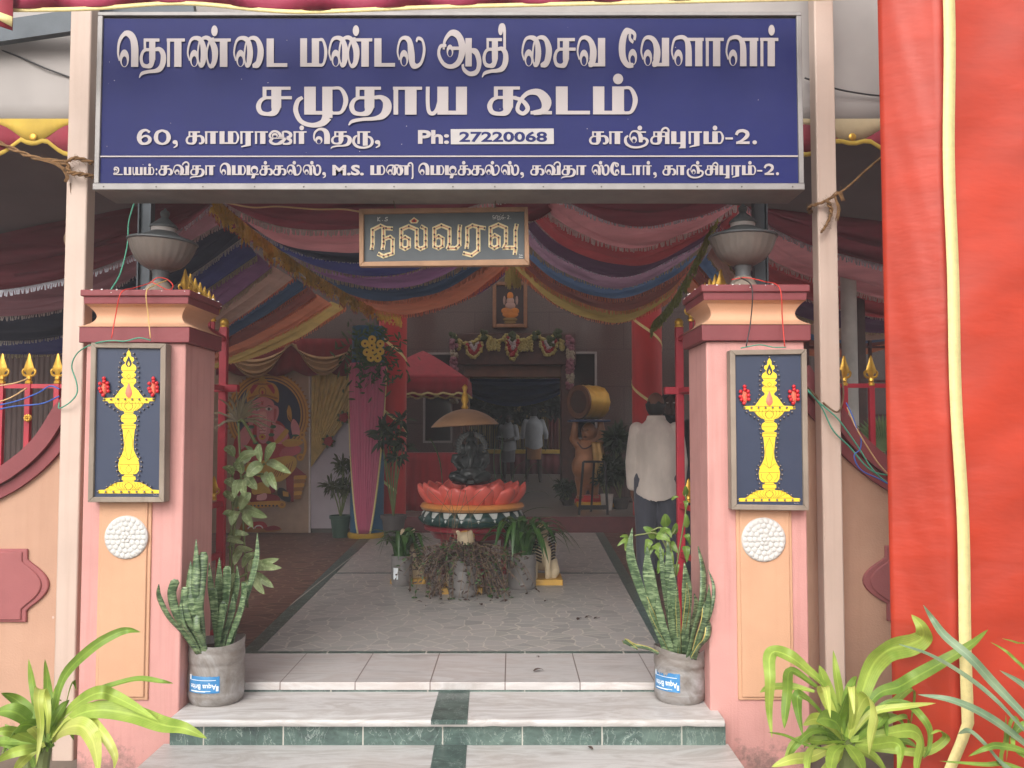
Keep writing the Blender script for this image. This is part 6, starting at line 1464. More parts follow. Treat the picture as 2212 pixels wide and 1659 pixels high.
# ---------------- painted animal figurines round the pedestal
FCR = M('figurine_cream_paint', S(196, 178, 146), .4, 0, .12, 9); FYE = M('figurine_yellow_paint', S(206, 160, 70), .4, 0, .12, 9); FBK = M('figurine_black_paint', S(40, 34, 32), .5)
def figurine(u, v0, v1, Y, lab, face=1, seat=True):
    base = G_(u, v1, ZF) if Y is None else Vector((W(u, v1, Y).x, Y, ZF)); Y = base.y; h = pm(v1 - v0, Y)
    t = thing('tiger_figurine', lab, 'figurine', tuple(base), 'painted tiger figurines round the lotus')
    P = lambda x, y, z: base + Vector((x * face * h, y * h, z * h))
    mb = MB()
    mb.ball(P(0, .12, .42), (.2 * h, .26 * h, .24 * h), 16, 10); mb.ball(P(-.02, -.04, .55), (.17 * h, .17 * h, .2 * h), 16, 10); mb.ball(P(-.05, -.12, .82), (.15 * h, .15 * h, .15 * h), 16, 10); mb.ball(P(-.07, -.26, .77), (.08 * h, .08 * h, .07 * h), 12, 8)
    for sx in (-.13, .08): mb.ball(P(sx, -.10, .96), (.045 * h, .03 * h, .05 * h), 8, 6)
    limb(mb, [P(-.13, -.12, .55), P(-.13, -.18, .3), P(-.13, -.18, .12)], [.07 * h, .06 * h, .055 * h]); limb(mb, [P(.08, -.12, .55), P(.08, -.18, .3), P(.08, -.18, .12)], [.07 * h, .06 * h, .055 * h])
    limb(mb, [P(.16, .1, .35), P(.2, -.05, .2), P(.17, -.1, .12)], [.1 * h, .09 * h, .07 * h]); limb(mb, [P(-.18, .12, .35), P(-.22, 0, .2), P(-.2, -.08, .12)], [.1 * h, .09 * h, .07 * h])
    limb(mb, [P(.1, .36, .3), P(.2, .42, .4), P(.24, .38, .6)], [.04 * h, .035 * h, .03 * h])
    fuse(mb, h * .03, 'body', FCR, t, 4)
    mb = MB(); rnd = random.Random(u)
    for i in range(10):
        z = .38 + .05 * i; pts = [P(-.21 + .02 * sin(i), -.02 - .1 * (i % 2), z), P(-.12, -.2, z + .03), P(-.02, -.22, z - .01)]; mb.tube(pts, .014 * h, 5, 4)
        mb.tube([P(.1, -.14, z), P(.19, -.02, z + .03), P(.21, .12, z)], .014 * h, 5, 4)
    mb.build('black_stripes', FBK, t)
    mb = MB(); mb.ball(P(-.05, -.05, .88), (.145 * h, .14 * h, .1 * h), 12, 8); mb.ball(P(.0, .2, .56), (.17 * h, .2 * h, .14 * h), 12, 8); mb.build('yellow_back', FYE, t)
    MB().box(tuple(P(-.32 if face > 0 else .32, -.3, 0)), tuple(P(.32 if face > 0 else -.32, .42, .1))).build('plinth', FYE, t, bevel=.006)
figurine(1172, 1128, 1257, 8.15, 'striped cream and gold tiger figurine right of the lotus pedestal', 1)
figurine(1000, 1145, 1278, 7.72, 'striped cream and gold tiger figurine half hidden behind the dry potted plant', -1)
figurine(885, 1130, 1245, 8.2, 'striped gold tiger figurine half hidden behind the left strap leaved plant', 1)
# ================================================================ COLOURED SWAGS
FRG = {'white': M('fringe_white_blue', S(216, 218, 230), .8, 0, .3, 60, 0), 'grey': M('fringe_grey', S(196, 192, 188), .8, 0, .3, 60, 0), 'olive': M('fringe_olive', S(180, 172, 132), .8, 0, .3, 60, 0), 'orange': M('fringe_orange', S(220, 138, 104), .8, 0, .3, 60, 0)}
SW = {}
def swc(n, c):
    if n not in SW: SW[n] = cloth('swag_' + n, c, .75, .45, (2.2, 2.2, 26), .1, .58)
    return SW[n]
COLS = dict(maroon=S(124, 40, 56), pink=S(186, 112, 118), navy=S(34, 42, 62), blue=S(42, 50, 112), purple=S(118, 72, 118), dpurple=S(72, 38, 70), lilac=S(146, 108, 136), steel=S(58, 92, 132), dblue=S(34, 62, 92), rust=S(172, 92, 52), tan=S(150, 116, 100), brown=S(110, 52, 44), red=S(150, 36, 44), olive=S(160, 136, 48), mauve=S(140, 88, 98), yellow=S(180, 150, 60))
def dusty(c): g = .34 * c[0] + .33 * c[1] + .33 * c[2]; return tuple(min(1, 1.3 * (c[i] * .76 + (g * 1.0 + (.03, .022, .024)[i]) * .24)) for i in range(3)) + (1,)
COLS = {k: dusty(v) for k, v in COLS.items()}
def resample(pts, n):
    P = [Vector(p) for p in pts]; Q = crom(P, 10); L = [0]
    for i in range(len(Q) - 1): L.append(L[-1] + (Q[i + 1] - Q[i]).length)
    out = []; j = 0
    for k in range(n + 1):
        d = L[-1] * k / n
        while j < len(Q) - 2 and L[j + 1] < d: j += 1
        t = (d - L[j]) / max(1e-9, L[j + 1] - L[j]); out.append(Q[j].lerp(Q[j + 1], max(0, min(1, t))))
    return out
def swag(top, Yt, bot, Yb, col, frc, fh, lab, grp, seed):
    rnd = random.Random(seed); n = 48; m = 26
    A = resample([(u, v, 0) for u, v in top], n); B = resample([(u, v, 0) for u, v in bot], n)
    a = [W(p.x, p.y, Yt) for p in A]; b = [W(p.x, p.y, Yb) for p in B]
    ctr = b[n // 2]
    t = thing('cloth_swag', lab, 'swag', tuple(ctr), grp)
    rows = []; ph = [rnd.uniform(0, 6) for _ in range(4)]
    for j in range(m + 1):
        s_ = j / m; row = []
        for i in range(n + 1):
            q = i / n; p = a[i].lerp(b[i], s_); env = (sin(pi * q)) ** .6
            f = .035 * sin(s_ * 15 + ph[0] + 1.2 * sin(q * 4 + ph[1])) + .022 * sin(s_ * 31 + ph[2] + q * 5) + .012 * sin(s_ * 57 + ph[1] - q * 7)
            p = p + Vector((0, .03 * sin(s_ * 21 + ph[3]) * env * min(1, 4 * s_ * (1 - s_)), f * env * min(1, 5 * s_ * (1 - s_)) - .10 * s_ * (1 - s_) * env * 2))
            row.append(p)
        rows.append(row)
    MB().sheet(rows).build('cloth', swc(col, COLS[col]), t, sm=180)
    mb = MB(); h = pm(fh, Yb)
    mb.sheet([[p + Vector((0, -.006, .012)) for p in b], [p + Vector((0, -.008, -.014)) for p in b]])
    Lt = sum((b[i + 1] - b[i]).length for i in range(n)); cnt = min(420, int(Lt / .017)); D_ = resample(b, cnt)
    for i, p in enumerate(D_):
        w = .0058; l = h * rnd.uniform(.85, 1.1); sx = rnd.uniform(-.012, .012)
        mb.add([p + Vector((-w, -.008, -.008)), p + Vector((w, -.008, -.008)), p + Vector((w + sx, -.010, -l)), p + Vector((-w + sx, -.010, -l))], [(0, 1, 2, 3)])
    mb.build('fringe', FRG[frc], t, sm=180)
    rows = [[p + Vector((0, .004, 0)) for p in b], [p + Vector((0, .02, -h * .55)) for p in b]]
    return t
def bay(name, top, strips, y0, dy, where, seed):
    pt, py = top, y0
    for i, (col, pts, fr, fh, word) in enumerate(strips):
        Y = y0 + .35 + dy * i
        swag(pt, py, pts, Y, col, fr, fh, '%s swag with %s fringe, %s' % (word, {'white': 'blue and white', 'grey': 'grey', 'olive': 'olive', 'orange': 'orange'}[fr], where), 'swags of the porch canopy', seed * 50 + i)
        pt = [(u, v - 5) for u, v in pts]; py = Y + .06
CLp = [('maroon', [(472, 432), (602, 488), (771, 493), (930, 468), (1088, 425)], 'grey', 16, 'dark maroon'), ('pink', [(500, 450), (602, 512), (700, 533), (790, 534), (950, 495), (1092, 434)], 'grey', 2, 'dusty pink'),
       ('navy', [(546, 495), (640, 535), (740, 555), (850, 550), (960, 522), (1094, 448)], 'grey', 14, 'blackish navy'), ('blue', [(600, 540), (700, 576), (800, 586), (900, 574), (1000, 530), (1095, 470)], 'olive', 14, 'royal blue'),
       ('purple', [(650, 572), (740, 602), (827, 612), (920, 602), (1010, 565), (1097, 505)], 'olive', 15, 'purple'), ('dblue', [(700, 612), (770, 636), (850, 644), (940, 628), (1020, 590), (1098, 540)], 'orange', 14, 'dark teal blue'), ('rust', [(770, 654), (850, 672), (904, 671), (1000, 640), (1067, 598), (1099, 568)], 'orange', 13, 'rust orange')]
bay('left', [(478, 420), (640, 405), (800, 400), (950, 400), (1085, 405)], CLp, 6.3, .72, 'between mustard garland and bulb board', 1)
swag([(940, 625), (1010, 600), (1098, 560)], 11.9, [(1000, 645), (1050, 625), (1096, 590)], 12.1, 'purple', 'grey', 2, 'purple cloth wedge behind the rust orange swag, left of the deity picture', 'swags of the porch canopy', 77)
CRp = [('maroon', [(1205, 428), (1300, 468), (1397, 482), (1500, 462), (1600, 428)], 'white', 13, 'dark maroon'), ('pink', [(1150, 430), (1240, 496), (1368, 530), (1490, 496), (1590, 442)], 'grey', 16, 'dusty pink'), ('red', [(1122, 440), (1210, 524), (1360, 566), (1490, 522), (1580, 462)], 'grey', 2, 'bright red'),
       ('dpurple', [(1112, 465), (1200, 542), (1340, 588), (1480, 536), (1560, 484)], 'white', 13, 'deep purple'), ('lilac', [(1109, 500), (1200, 572), (1331, 611), (1460, 566), (1540, 508)], 'olive', 15, 'lilac'), ('steel', [(1107, 528), (1200, 600), (1327, 640), (1446, 600), (1515, 545)], 'orange', 14, 'steel blue'),
       ('brown', [(1106, 550), (1200, 626), (1335, 667), (1435, 632), (1490, 580)], 'orange', 13, 'maroon brown'), ('olive', [(1106, 572), (1140, 604), (1210, 654), (1321, 690), (1425, 656), (1462, 622)], 'orange', 12, 'olive yellow')]
bay('right', [(1200, 405), (1300, 400), (1400, 400), (1500, 405), (1600, 415)], CRp, 6.3, .70, 'between bulb board and green garland', 2)
LLp = [('maroon', [(460, 438), (400, 485), (295, 548), (187, 590), (90, 614), (0, 628), (-80, 632)], 'white', 14, 'dark maroon'), ('mauve', [(486, 478), (410, 520), (297, 588), (210, 634), (110, 668), (0, 682), (-80, 686)], 'grey', 13, 'mauve'), ('navy', [(524, 514), (415, 592), (300, 660), (200, 702), (110, 724), (0, 735), (-80, 738)], 'grey', 12, 'blackish navy'),
       ('blue', [(555, 552), (439, 630), (340, 694), (250, 730), (150, 752), (50, 760), (-80, 762)], 'olive', 13, 'royal blue'), ('purple', [(588, 578), (486, 657), (400, 715), (320, 752), (240, 770)], 'olive', 12, 'purple'), ('tan', [(634, 602), (560, 655), (486, 702), (400, 750), (320, 786)], 'orange', 8, 'tan'), ('dblue', [(664, 621), (580, 674), (493, 720), (410, 764), (330, 796)], 'orange', 9, 'dark teal blue'),
       ('brown', [(684, 640), (590, 698), (500, 742), (420, 780), (340, 806)], 'orange', 7, 'maroon brown'), ('rust', [(715, 656), (620, 712), (500, 764), (420, 796), (340, 816)], 'orange', 7, 'rust orange'), ('yellow', [(748, 664), (650, 724), (560, 760), (490, 782), (400, 808)], 'orange', 9, 'ochre yellow')]
bay('outer left', [(470, 418), (300, 445), (195, 466), (90, 485), (0, 505), (-80, 518)], LLp, 6.1, .58, 'left of the mustard garland', 3)
RRp = [('maroon', [(1605, 438), (1670, 492), (1756, 532), (1830, 553), (1914, 575), (2000, 590), (2200, 600)], 'white', 14, 'dark maroon'), ('pink', [(1590, 468), (1659, 556), (1756, 598), (1830, 622), (1914, 645), (2000, 655), (2200, 662)], 'grey', 13, 'dusty pink'), ('red', [(1565, 498), (1640, 592), (1730, 636), (1809, 660), (1914, 682), (2050, 690), (2200, 690)], 'grey', 12, 'dark red'),
       ('dpurple', [(1545, 528), (1620, 625), (1720, 680), (1809, 704), (1914, 714), (2050, 706), (2200, 690)], 'olive', 10, 'deep purple'), ('tan', [(1528, 552), (1600, 640), (1720, 700), (1809, 716), (1914, 718), (2050, 702)], 'olive', 6, 'tan'), ('steel', [(1510, 574), (1590, 660), (1720, 715), (1809, 726), (1914, 724), (2050, 700)], 'orange', 10, 'steel blue'), ('brown', [(1492, 596), (1580, 680), (1720, 736), (1809, 748), (1914, 738), (2050, 700)], 'orange', 7, 'maroon brown'), ('rust', [(1474, 618), (1560, 700), (1700, 752), (1809, 764), (1870, 760), (1914, 744), (2050, 700)], 'olive', 6, 'rust orange')]
bay('outer right', [(1605, 420), (1660, 436), (1756, 447), (1830, 454), (1914, 462), (2050, 470), (2200, 480)], RRp, 6.3, .66, 'right of the green garland', 4)

swag([(1050, 396), (1130, 396), (1240, 396)], 6.9, [(1070, 452), (1112, 486), (1200, 452)], 7.3, 'maroon', 'grey', 6, 'small maroon cloth gather behind the top corner of the bulb letter board', 'swags of the porch canopy', 91)
swag([(1540, 396), (1610, 396), (1700, 410)], 7.4, [(1545, 500), (1600, 560), (1690, 505)], 9.2, 'red', 'grey', 6, 'dark red cloth gather behind the upright pillar lamp', 'swags of the porch canopy', 92)
swag([(420, 402), (470, 398), (540, 396)], 7.2, [(440, 470), (500, 512), (590, 530)], 9.0, 'maroon', 'grey', 6, 'maroon cloth gather behind the top of the mustard garland', 'swags of the porch canopy', 93)
# leafy garlands along the gather lines
def leafy(pts, width, mat, tipm, lab, seed):
    rnd = random.Random(seed); t = thing('leafy_garland', lab, 'garland', tuple(W(*pts[len(pts) // 2])), 'leafy garlands on the canopy')
    C_ = resample([W(*p) for p in pts], 60); rows = []; tips = MB(); mb = MB()
    for i, p in enumerate(C_):
        w = width * (.8 + .25 * sin(i * 1.1)); rows.append([p + Vector((0, -.05, .0)), p + Vector((.01 * sin(i), -.07, -w * .35)), p + Vector((.02 * sin(i * 1.7), -.06, -w * .75))])
    mb.sheet(rows)
    for i in range(60):
        p = C_[i]; tang = (C_[i + 1] - C_[i]).normalized()
        for _ in range(9):
            s_ = rnd.random(); q = p + tang * rnd.uniform(0, .12) + Vector((0, -.06 - rnd.random() * .05, -width * .7 * s_)); lobe = .75 + .35 * sin(i * 1.1)
            d = Vector((rnd.uniform(-.25, .25), rnd.uniform(-.2, .1), -1)).normalized() * width * rnd.uniform(.3, .5) * lobe
            mb.leaf([q, q + d * .5, q + d], width * .16, side=(1, rnd.uniform(-.5, .5), 0), n=1)
            if s_ > .6 and tipm: tips.leaf([q + d * .75, q + d * .95, q + d * 1.2], width * .09, side=(1, .2, 0), n=1)
    mb.build('leaf_mass', mat, t, sm=180)
    if tipm: tips.build('red_tips', tipm, t, sm=180)
MUST = M('mustard_foil_leaf', S(200, 160, 62), .6, 0, .3, 14, .3, 60); TIPR = M('garland_red_tip', S(160, 66, 50), .7, 0, .2); GRNF = M('green_foil_leaf', S(140, 154, 66), .6, 0, .3, 14, .3, 60)
leafy([(468, 428, 6.0), (540, 490, 6.8), (640, 565, 8.0), (740, 628, 9.6), (800, 660, 10.8), (868, 684, 12.0)], .17, MUST, TIPR, 'mustard yellow leafy garland with red tips running back to the left red column', 5)
leafy([(1553, 432, 7.4), (1530, 492, 7.8), (1500, 560, 8.3), (1462, 630, 9.0), (1430, 675, 10.0), (1412, 692, 11.0), (1404, 706, 11.4)], .15, GRNF, None, 'green leafy garland hanging in front of the right red column', 6)
wire([(478, 436, 5.6), (545, 448, 5.5), (600, 446, 5.4), (680, 452, 5.2), (740, 452, 5.0), (775, 457, 4.75)], .005, 'tan', 'twisted tan cord running from the mustard garland to the bulb letter board')
# ================================================================ PLANTS
def m_snake():
    m, nt, b = nodes('snake_plant_leaf'); k = NT(nt)
    n = k.noise(1, k.map((16, 16, 85)), detail=4, rough=.6, dist=1.0); n2 = k.noise(7, detail=2)
    c = k.ramp(n, [(.40, S(48, 66, 46)), (.5, S(88, 110, 74)), (.62, S(140, 158, 118))]); c = k.mix(k.ramp(n2, [(.4, 0.), (.7, .5)]), c, S(58, 84, 52))
    k.l.new(c, b.inputs['Base Color']); b.inputs['Roughness'].default_value = .4; return m
SNK = m_snake(); SNY = leafm('snake_plant_margin', S(196, 176, 84), S(214, 198, 116), trans=.1)
LILY = leafm('spider_lily_leaf', S(136, 166, 62), S(184, 206, 96), rough=.52, trans=.3); LILYD = leafm('spider_lily_dark_leaf', S(106, 140, 52), S(152, 182, 78), rough=.52, trans=.3)
LILYY = leafm('spider_lily_young_leaf', S(190, 206, 92), S(216, 220, 128), rough=.4, trans=.3); BLUEG = leafm('blue_green_blade', S(108, 136, 104), S(146, 168, 132), rough=.45, trans=.2)
STRAP = leafm('strap_leaf', S(40, 76, 34), S(76, 116, 52), rough=.35); VARI = leafm('variegated_leaf', S(124, 146, 92), S(178, 194, 144), .6, trans=.25); POTH = leafm('pothos_leaf', S(92, 128, 50), S(136, 164, 78), trans=.3)
DKL = leafm('dark_palm_leaf', S(34, 48, 30), S(58, 76, 44)); DRY = M('dry_leaf', S(78, 60, 54), .85, 0, .4, 30); TWIG = M('dry_twig', S(126, 104, 80), .85, 0, .3, 20); SOIL = M('soil', S(62, 50, 42), .95, 0, .4, 20, .8)
STEMG = M('green_stem', S(110, 120, 70), .6, 0, .2, 12)
def m_jar():
    m, nt, b = nodes('dusty_cut_water_can'); k = NT(nt)
    n = k.noise(5, detail=9, rough=.7, dist=.8); n2 = k.noise(14, detail=5)
    c = k.ramp(n, [(.3, S(112, 98, 88)), (.5, S(156, 148, 142)), (.66, S(194, 193, 194))]); c = k.mix(k.ramp(n2, [(.55, 0.), (.75, .6)]), c, S(96, 84, 72))
    k.l.new(c, b.inputs['Base Color']); b.inputs['Roughness'].default_value = .3; b.inputs['Transmission Weight'].default_value = .3; k.bump(n2, .1, .004); return m
JAR = m_jar()
LABB = M('blue_label_paper', S(60, 132, 188), .45, 0, .15, 20, .05, 60, .4, S(150, 190, 214)); LABW = M('label_white_ink', S(230, 236, 240), .5, 0, .05)
def jar(base, r, h, lab, grp, t=None, label=None, cat='potted plant', name='potted_plant', mat=None, wob=0):
    t = t or thing(name, lab, cat, tuple(base), grp)
    pr = [(r * .84, 0), (r * .95, .015), (r, .05), (r * .99, h * .18), (r * .975, h * .2), (r * .99, h * .23), (r, h * .45), (r * .965, h * .62), (r * .95, h * .645), (r * .98, h * .67), (r * 1.0, h * .72), (r * .985, h * .85), (r * .97, h * .87), (r * .99, h * .9), (r * 1.0, h), (r * .985, h), (r * .97, h * .9), (r * .94, h * .85)]
    rows = []
    for rr, z in pr: rows.append([(base.x + rr * cos(2 * pi * k / 40), base.y + rr * sin(2 * pi * k / 40), base.z + z + (.012 * sin(2 * pi * k / 40 * 2 + 1) * (z > h * .8) if wob else 0)) for k in range(40)])
    mb = MB(); mb.rings(rows, closed=True, caps=False); mb.add([(base.x + r * .84 * cos(2 * pi * k / 40), base.y + r * .84 * sin(2 * pi * k / 40), base.z) for k in range(40)], [tuple(range(39, -1, -1))])
    mb.build('cut_water_can', mat or JAR, t, sm=50)
    MB().lathe([(r * .93, h * .84), (r * .6, h * .87), (0, h * .88)], base, 24).build('soil', SOIL, t)
    return t
def can_label(t, base, r, h, a0, a1, z0, z1, ragged):
    rnd = random.Random(int(a0 * 10)); n = 26; rows = [[], []]
    for i in range(n + 1):
        a = a0 + (a1 - a0) * i / n; cut = (rnd.random() * .03 if ragged and 3 < i < 16 else rnd.random() * .004)
        rows[0].append((base.x + (r + .002) * cos(a), base.y + (r + .002) * sin(a), base.z + z0)); rows[1].append((base.x + (r + .002) * cos(a), base.y + (r + .002) * sin(a), base.z + z1 - cut))
    MB().sheet(rows).build('blue_label', LABB, t, sm=180)
    # the lettering on the can stands upside down, as the can does
    vs, fs = text_mesh('Aqua Brite', .02); mb = MB(); am = (a1 - a0) * .82; zc0 = z0 + (z1 - z0) * .22; zh = (z1 - z0) * .40
    mb.add([(base.x + (r + .0032) * cos(a0 + (a1 - a0) * .09 + am * (1 - x)), base.y + (r + .0032) * sin(a0 + (a1 - a0) * .09 + am * (1 - x)), base.z + zc0 + zh * (1 - y)) for x, y in vs], fs)
    for k in range(3):
        z = z0 + (z1 - z0) * (.08 + .03 * k) if k < 2 else z0 + (z1 - z0) * .74
        w_ = .5 + .15 * k; q = [(base.x + (r + .0032) * cos(a0 + (a1 - a0) * f_), base.y + (r + .0032) * sin(a0 + (a1 - a0) * f_)) for f_ in [.1 + w_ * i / 8 for i in range(9)]]
        mb.sheet([[(x, y, base.z + z) for x, y in q], [(x, y, base.z + z + .003) for x, y in q]])
    for f0, zz_ in ((.90, .12), (.03, .75)):
        q = [(base.x + (r + .0032) * cos(a0 + (a1 - a0) * (f0 + .07 * i)), base.y + (r + .0032) * sin(a0 + (a1 - a0) * (f0 + .07 * i))) for i in range(2)]
        z = base.z + z0 + (z1 - z0) * zz_; mb.quad((q[0][0], q[0][1], z), (q[1][0], q[1][1], z), (q[1][0], q[1][1], z + .025), (q[0][0], q[0][1], z + .025))
    mb.build('label_lettering', LABW, t, recalc=False)
# ---------------- snake plants at the gate
sp = lambda q: min(1, .62 + .6 * q) * (1 if q < .72 else max(.02, (1 - q) / .28) ** .75)
spc = lambda q: min(1, .62 + .6 * q) * (1 if q < .97 else .5)
def snake(tips, base, r, h, t, seed):
    rnd = random.Random(seed); k = 0
    for (u, v, dY, w, bend, mg) in tips:
        k += 1
        tip = W(u, v, base.y + dY); a = rnd.uniform(0, 6.28)
        b0 = base + Vector(((tip.x - base.x) * .35 + rnd.uniform(-.02, .02), dY * .5 + rnd.uniform(-.03, .03), h * .86))
        if dY < -.15: b0.y = base.y - r * .75
        b0.x = max(base.x - r * .75, min(base.x + r * .75, b0.x)); mid = b0.lerp(tip, .5) + Vector((bend * .01, 0, abs(bend) * .004))
        if dY < -.15: b0.y = base.y - r * .92; mid.y = min(mid.y, YP - .05)
        side = Vector((1, rnd.uniform(-.6, .6), 0)); ww = pm(w, base.y)
        MB().leaf([b0, b0.lerp(mid, .5) + Vector((0, 0, .01)), mid, mid.lerp(tip, .5) + Vector((bend * .006, 0, abs(bend) * .004)), tip], ww, side=side, fold=.28, n=6, prof=spc if mg == 2 else sp).build('sword_leaf', SNK, t, sm=180, solid=.004)
        if mg == 1: MB().leaf([b0 + Vector((0, .004, 0)), b0.lerp(mid, .5) + Vector((0, .004, .01)), mid + Vector((0, .004, 0)), mid.lerp(tip, .5) + Vector((bend * .006, .004, abs(bend) * .004)), tip + Vector((0, .004, .006))], ww * 1.32, side=side, fold=.28, n=6, prof=sp).build('yellow_margin', SNY, t, sm=180, solid=.001)
b1 = Vector((W(467, 1500, 4.77).x, 4.77, ZT2)); r1 = .143; h1 = .315
p1 = jar(b1, r1, h1, 'snake plant in a cut plastic water can with blue label beside the left pillar', 'snake plants at the gate', wob=1)
can_label(p1, b1, r1, h1, -2.35, -1.15, .075, .16, False)
snake([(343, 1262, -.26, 14, -4, 0), (380, 1252, -.24, 17, -4, 2), (424, 1165, -.20, 18, 0, 0), (440, 1192, -.18, 19, 0, 2), (452, 1216, -.05, 19, 0, 0), (474, 1204, .04, 18, 0, 0), (492, 1222, .02, 20, 1, 2), (556, 1152, .05, 15, 3, 0), (512, 1220, .06, 17, 2, 0), (528, 1258, -.02, 14, 2, 2), (526, 1288, -.07, 12, 1, 2), (460, 1270, -.08, 17, 0, 2), (412, 1212, -.2, 19, -1, 0), (400, 1268, -.22, 16, -2, 2), (484, 1300, -.08, 15, 0, 2), (430, 1300, -.19, 14, -1, 0), (504, 1282, .0, 14, 1, 0), (392, 1292, -.22, 13, -2, 0)], b1, r1, h1, p1, 1)
b2 = Vector((W(1469, 1500, 4.79).x, 4.79, ZT2)); r2 = .135; h2 = .272
p2 = jar(b2, r2, h2, 'mottled snake plant in a cut plastic water can with torn label beside the right pillar', 'snake plants at the gate', wob=1)
can_label(p2, b2, r2, h2, -2.9, -1.75, .07, .165, True)
snake([(1366, 1140, -.02, 21, -5, 0), (1425, 1180, .02, 15, 0, 0), (1442, 1170, .0, 22, 0, 0), (1508, 1180, -.18, 18, 3, 0), (1398, 1180, -.05, 26, -2, 0), (1452, 1225, -.07, 24, 0, 0), (1478, 1215, -.04, 22, 1, 0), (1378, 1404, -.08, 13, -9, 1), (1532, 1262, -.3, 12, 1, 0), (1521, 1328, -.2, 14, 3, 1), (1516, 1238, -.19, 10, 2, 1), (1484, 1262, -.06, 9, 1, 1), (1462, 1272, -.08, 9, 0, 1), (1398, 1292, -.07, 8, -1, 1), (1500, 1282, .02, 16, 2, 0), (1420, 1290, -.09, 17, -1, 0), (1530, 1230, -.2, 7, 4, 0), (1446, 1300, -.10, 16, 0, 0)], b2, r2, h2, p2, 2)
# ---------------- foreground lilies
def U1(x, y): return x * .25, 1244 + y * .25
def U4(x, y): return 1659 + x * .25, 1244 + y * .25
lp_ = lambda q: min(1, .38 + q * 1.8) * (1 - max(0, (q - .45) / .55) ** 2.0) ** .8 + .012
def lily(conv, leaves, Y, t, stem, mats, seed):
    rnd = random.Random(seed)
    for pts, w, dy, mi in leaves:
        n = len(pts); P = [W(*conv(x, y), Y + dy * (i / (n - 1)) + .03 * sin(i * 2.0 + w)) for i, (x, y) in enumerate(pts)]
        side = Vector((rnd.uniform(-.3, .3), .55, .8)) if abs(pts[-1][0] - pts[0][0]) > abs(pts[-1][1] - pts[0][1]) else Vector((1, rnd.uniform(-.4, .4), 0))
        MB().leaf(P, pm(w * .25, Y) * .76, side=side, fold=.3, n=7, prof=lp_, wav=.025).build('blade_leaf', mats[mi], t, sm=180)
    for k in range(18):
        pts, w, dy, mi = leaves[k % len(leaves)]; b = pts[0]; a = rnd.uniform(-.15, pi + .15); l = rnd.uniform(200, 480); x1_, y1_ = b[0] + l * cos(a), b[1] - l * .8 * sin(a)
        P = [W(*conv(b[0] + rnd.uniform(-50, 50), b[1] + 40), Y), W(*conv(b[0] + (x1_ - b[0]) * .5, b[1] + (y1_ - b[1]) * .8), Y + .03), W(*conv(x1_, y1_), Y + .05), W(*conv(x1_ + l * .25 * cos(a), y1_ + rnd.uniform(0, 160)), Y + .04)]
        MB().leaf(P, pm(rnd.uniform(12, 24), Y), side=Vector((rnd.uniform(-.5, .5), .6, .6)), fold=.3, n=6, prof=lp_, wav=.02).build('blade_leaf', mats[rnd.choice((0, 1, 1))], t, sm=180)
    for pts, r in stem: MB().tube([W(*conv(x, y), Y + .03) for x, y in pts], r, 10, 4).build('stem', STEMG, t)
YL1 = 3.62
t = thing('spider_lily_plant', 'yellow green spider lily with one leaf reaching over the steps', 'plant', tuple(W(90, 1760, YL1)))
lily(U1, [([(410, 1440), (480, 1120), (570, 850), (800, 620), (1000, 500), (1120, 470), (1215, 485)], 105, -.1, 1), ([(430, 1400), (580, 1180), (740, 1060), (870, 1010), (980, 1040), (1160, 1130), (1370, 1258)], 150, -.15, 0), ([(420, 1430), (620, 1230), (850, 1160), (1150, 1200), (1420, 1290), (1600, 1320), (1790, 1405)], 190, -.25, 0),
 ([(560, 1200), (800, 1010), (1000, 935), (1200, 890), (1380, 910), (1500, 930)], 72, -.05, 1), ([(450, 1400), (600, 1230), (760, 1230), (880, 1350), (960, 1470), (1000, 1580), (985, 1680)], 105, -.3, 2), ([(420, 1440), (560, 1320), (700, 1300), (790, 1400), (830, 1550), (850, 1720)], 190, -.35, 2),
 ([(400, 1430), (410, 1230), (390, 1060), (350, 980), (330, 1080), (350, 1330), (310, 1640)], 110, -.2, 2), ([(430, 1430), (425, 1200), (415, 980), (388, 720)], 105, .05, 1), ([(440, 1420), (470, 1180), (500, 1000), (545, 880)], 105, .02, 0), ([(390, 1430), (340, 1200), (290, 960), (248, 715)], 110, .05, 1), ([(380, 1430), (270, 1200), (140, 1070), (10, 1010)], 130, -.05, 1), ([(370, 1430), (220, 1240), (90, 1170), (-60, 1180)], 190, -.1, 1), ([(360, 1450), (200, 1380), (60, 1340), (-80, 1360)], 120, -.15, 0), ([(360, 1480), (220, 1500), (80, 1540), (-60, 1620)], 110, -.2, 0), ([(370, 1420), (300, 1300), (190, 1290), (120, 1340), (80, 1420)], 150, -.2, 1), ([(350, 1500), (240, 1560), (160, 1640), (110, 1720)], 100, -.2, 2), ([(420, 1400), (470, 1250), (540, 1130), (600, 1070)], 90, .0, 1), ([(380, 1480), (330, 1380), (290, 1330), (270, 1310), (330, 1290)], 100, -.25, 2), ([(300, 1650), (200, 1500), (60, 1440), (-60, 1450)], 120, .1, 1), ([(300, 1650), (240, 1480), (150, 1380), (40, 1280)], 110, .1, 1)],
 YL1, t, [([(400, 1380), (385, 1500), (360, 1700), (350, 2200)], .028), ([(250, 1550), (240, 1700), (230, 2200)], .022)], [LILY, LILYD, LILYY], 3)
YL2 = 3.85
t = thing('spider_lily_plant', 'dense yellow green spider lily growing in front of the red satin pylon', 'plant', tuple(W(1835, 1760, YL2)))
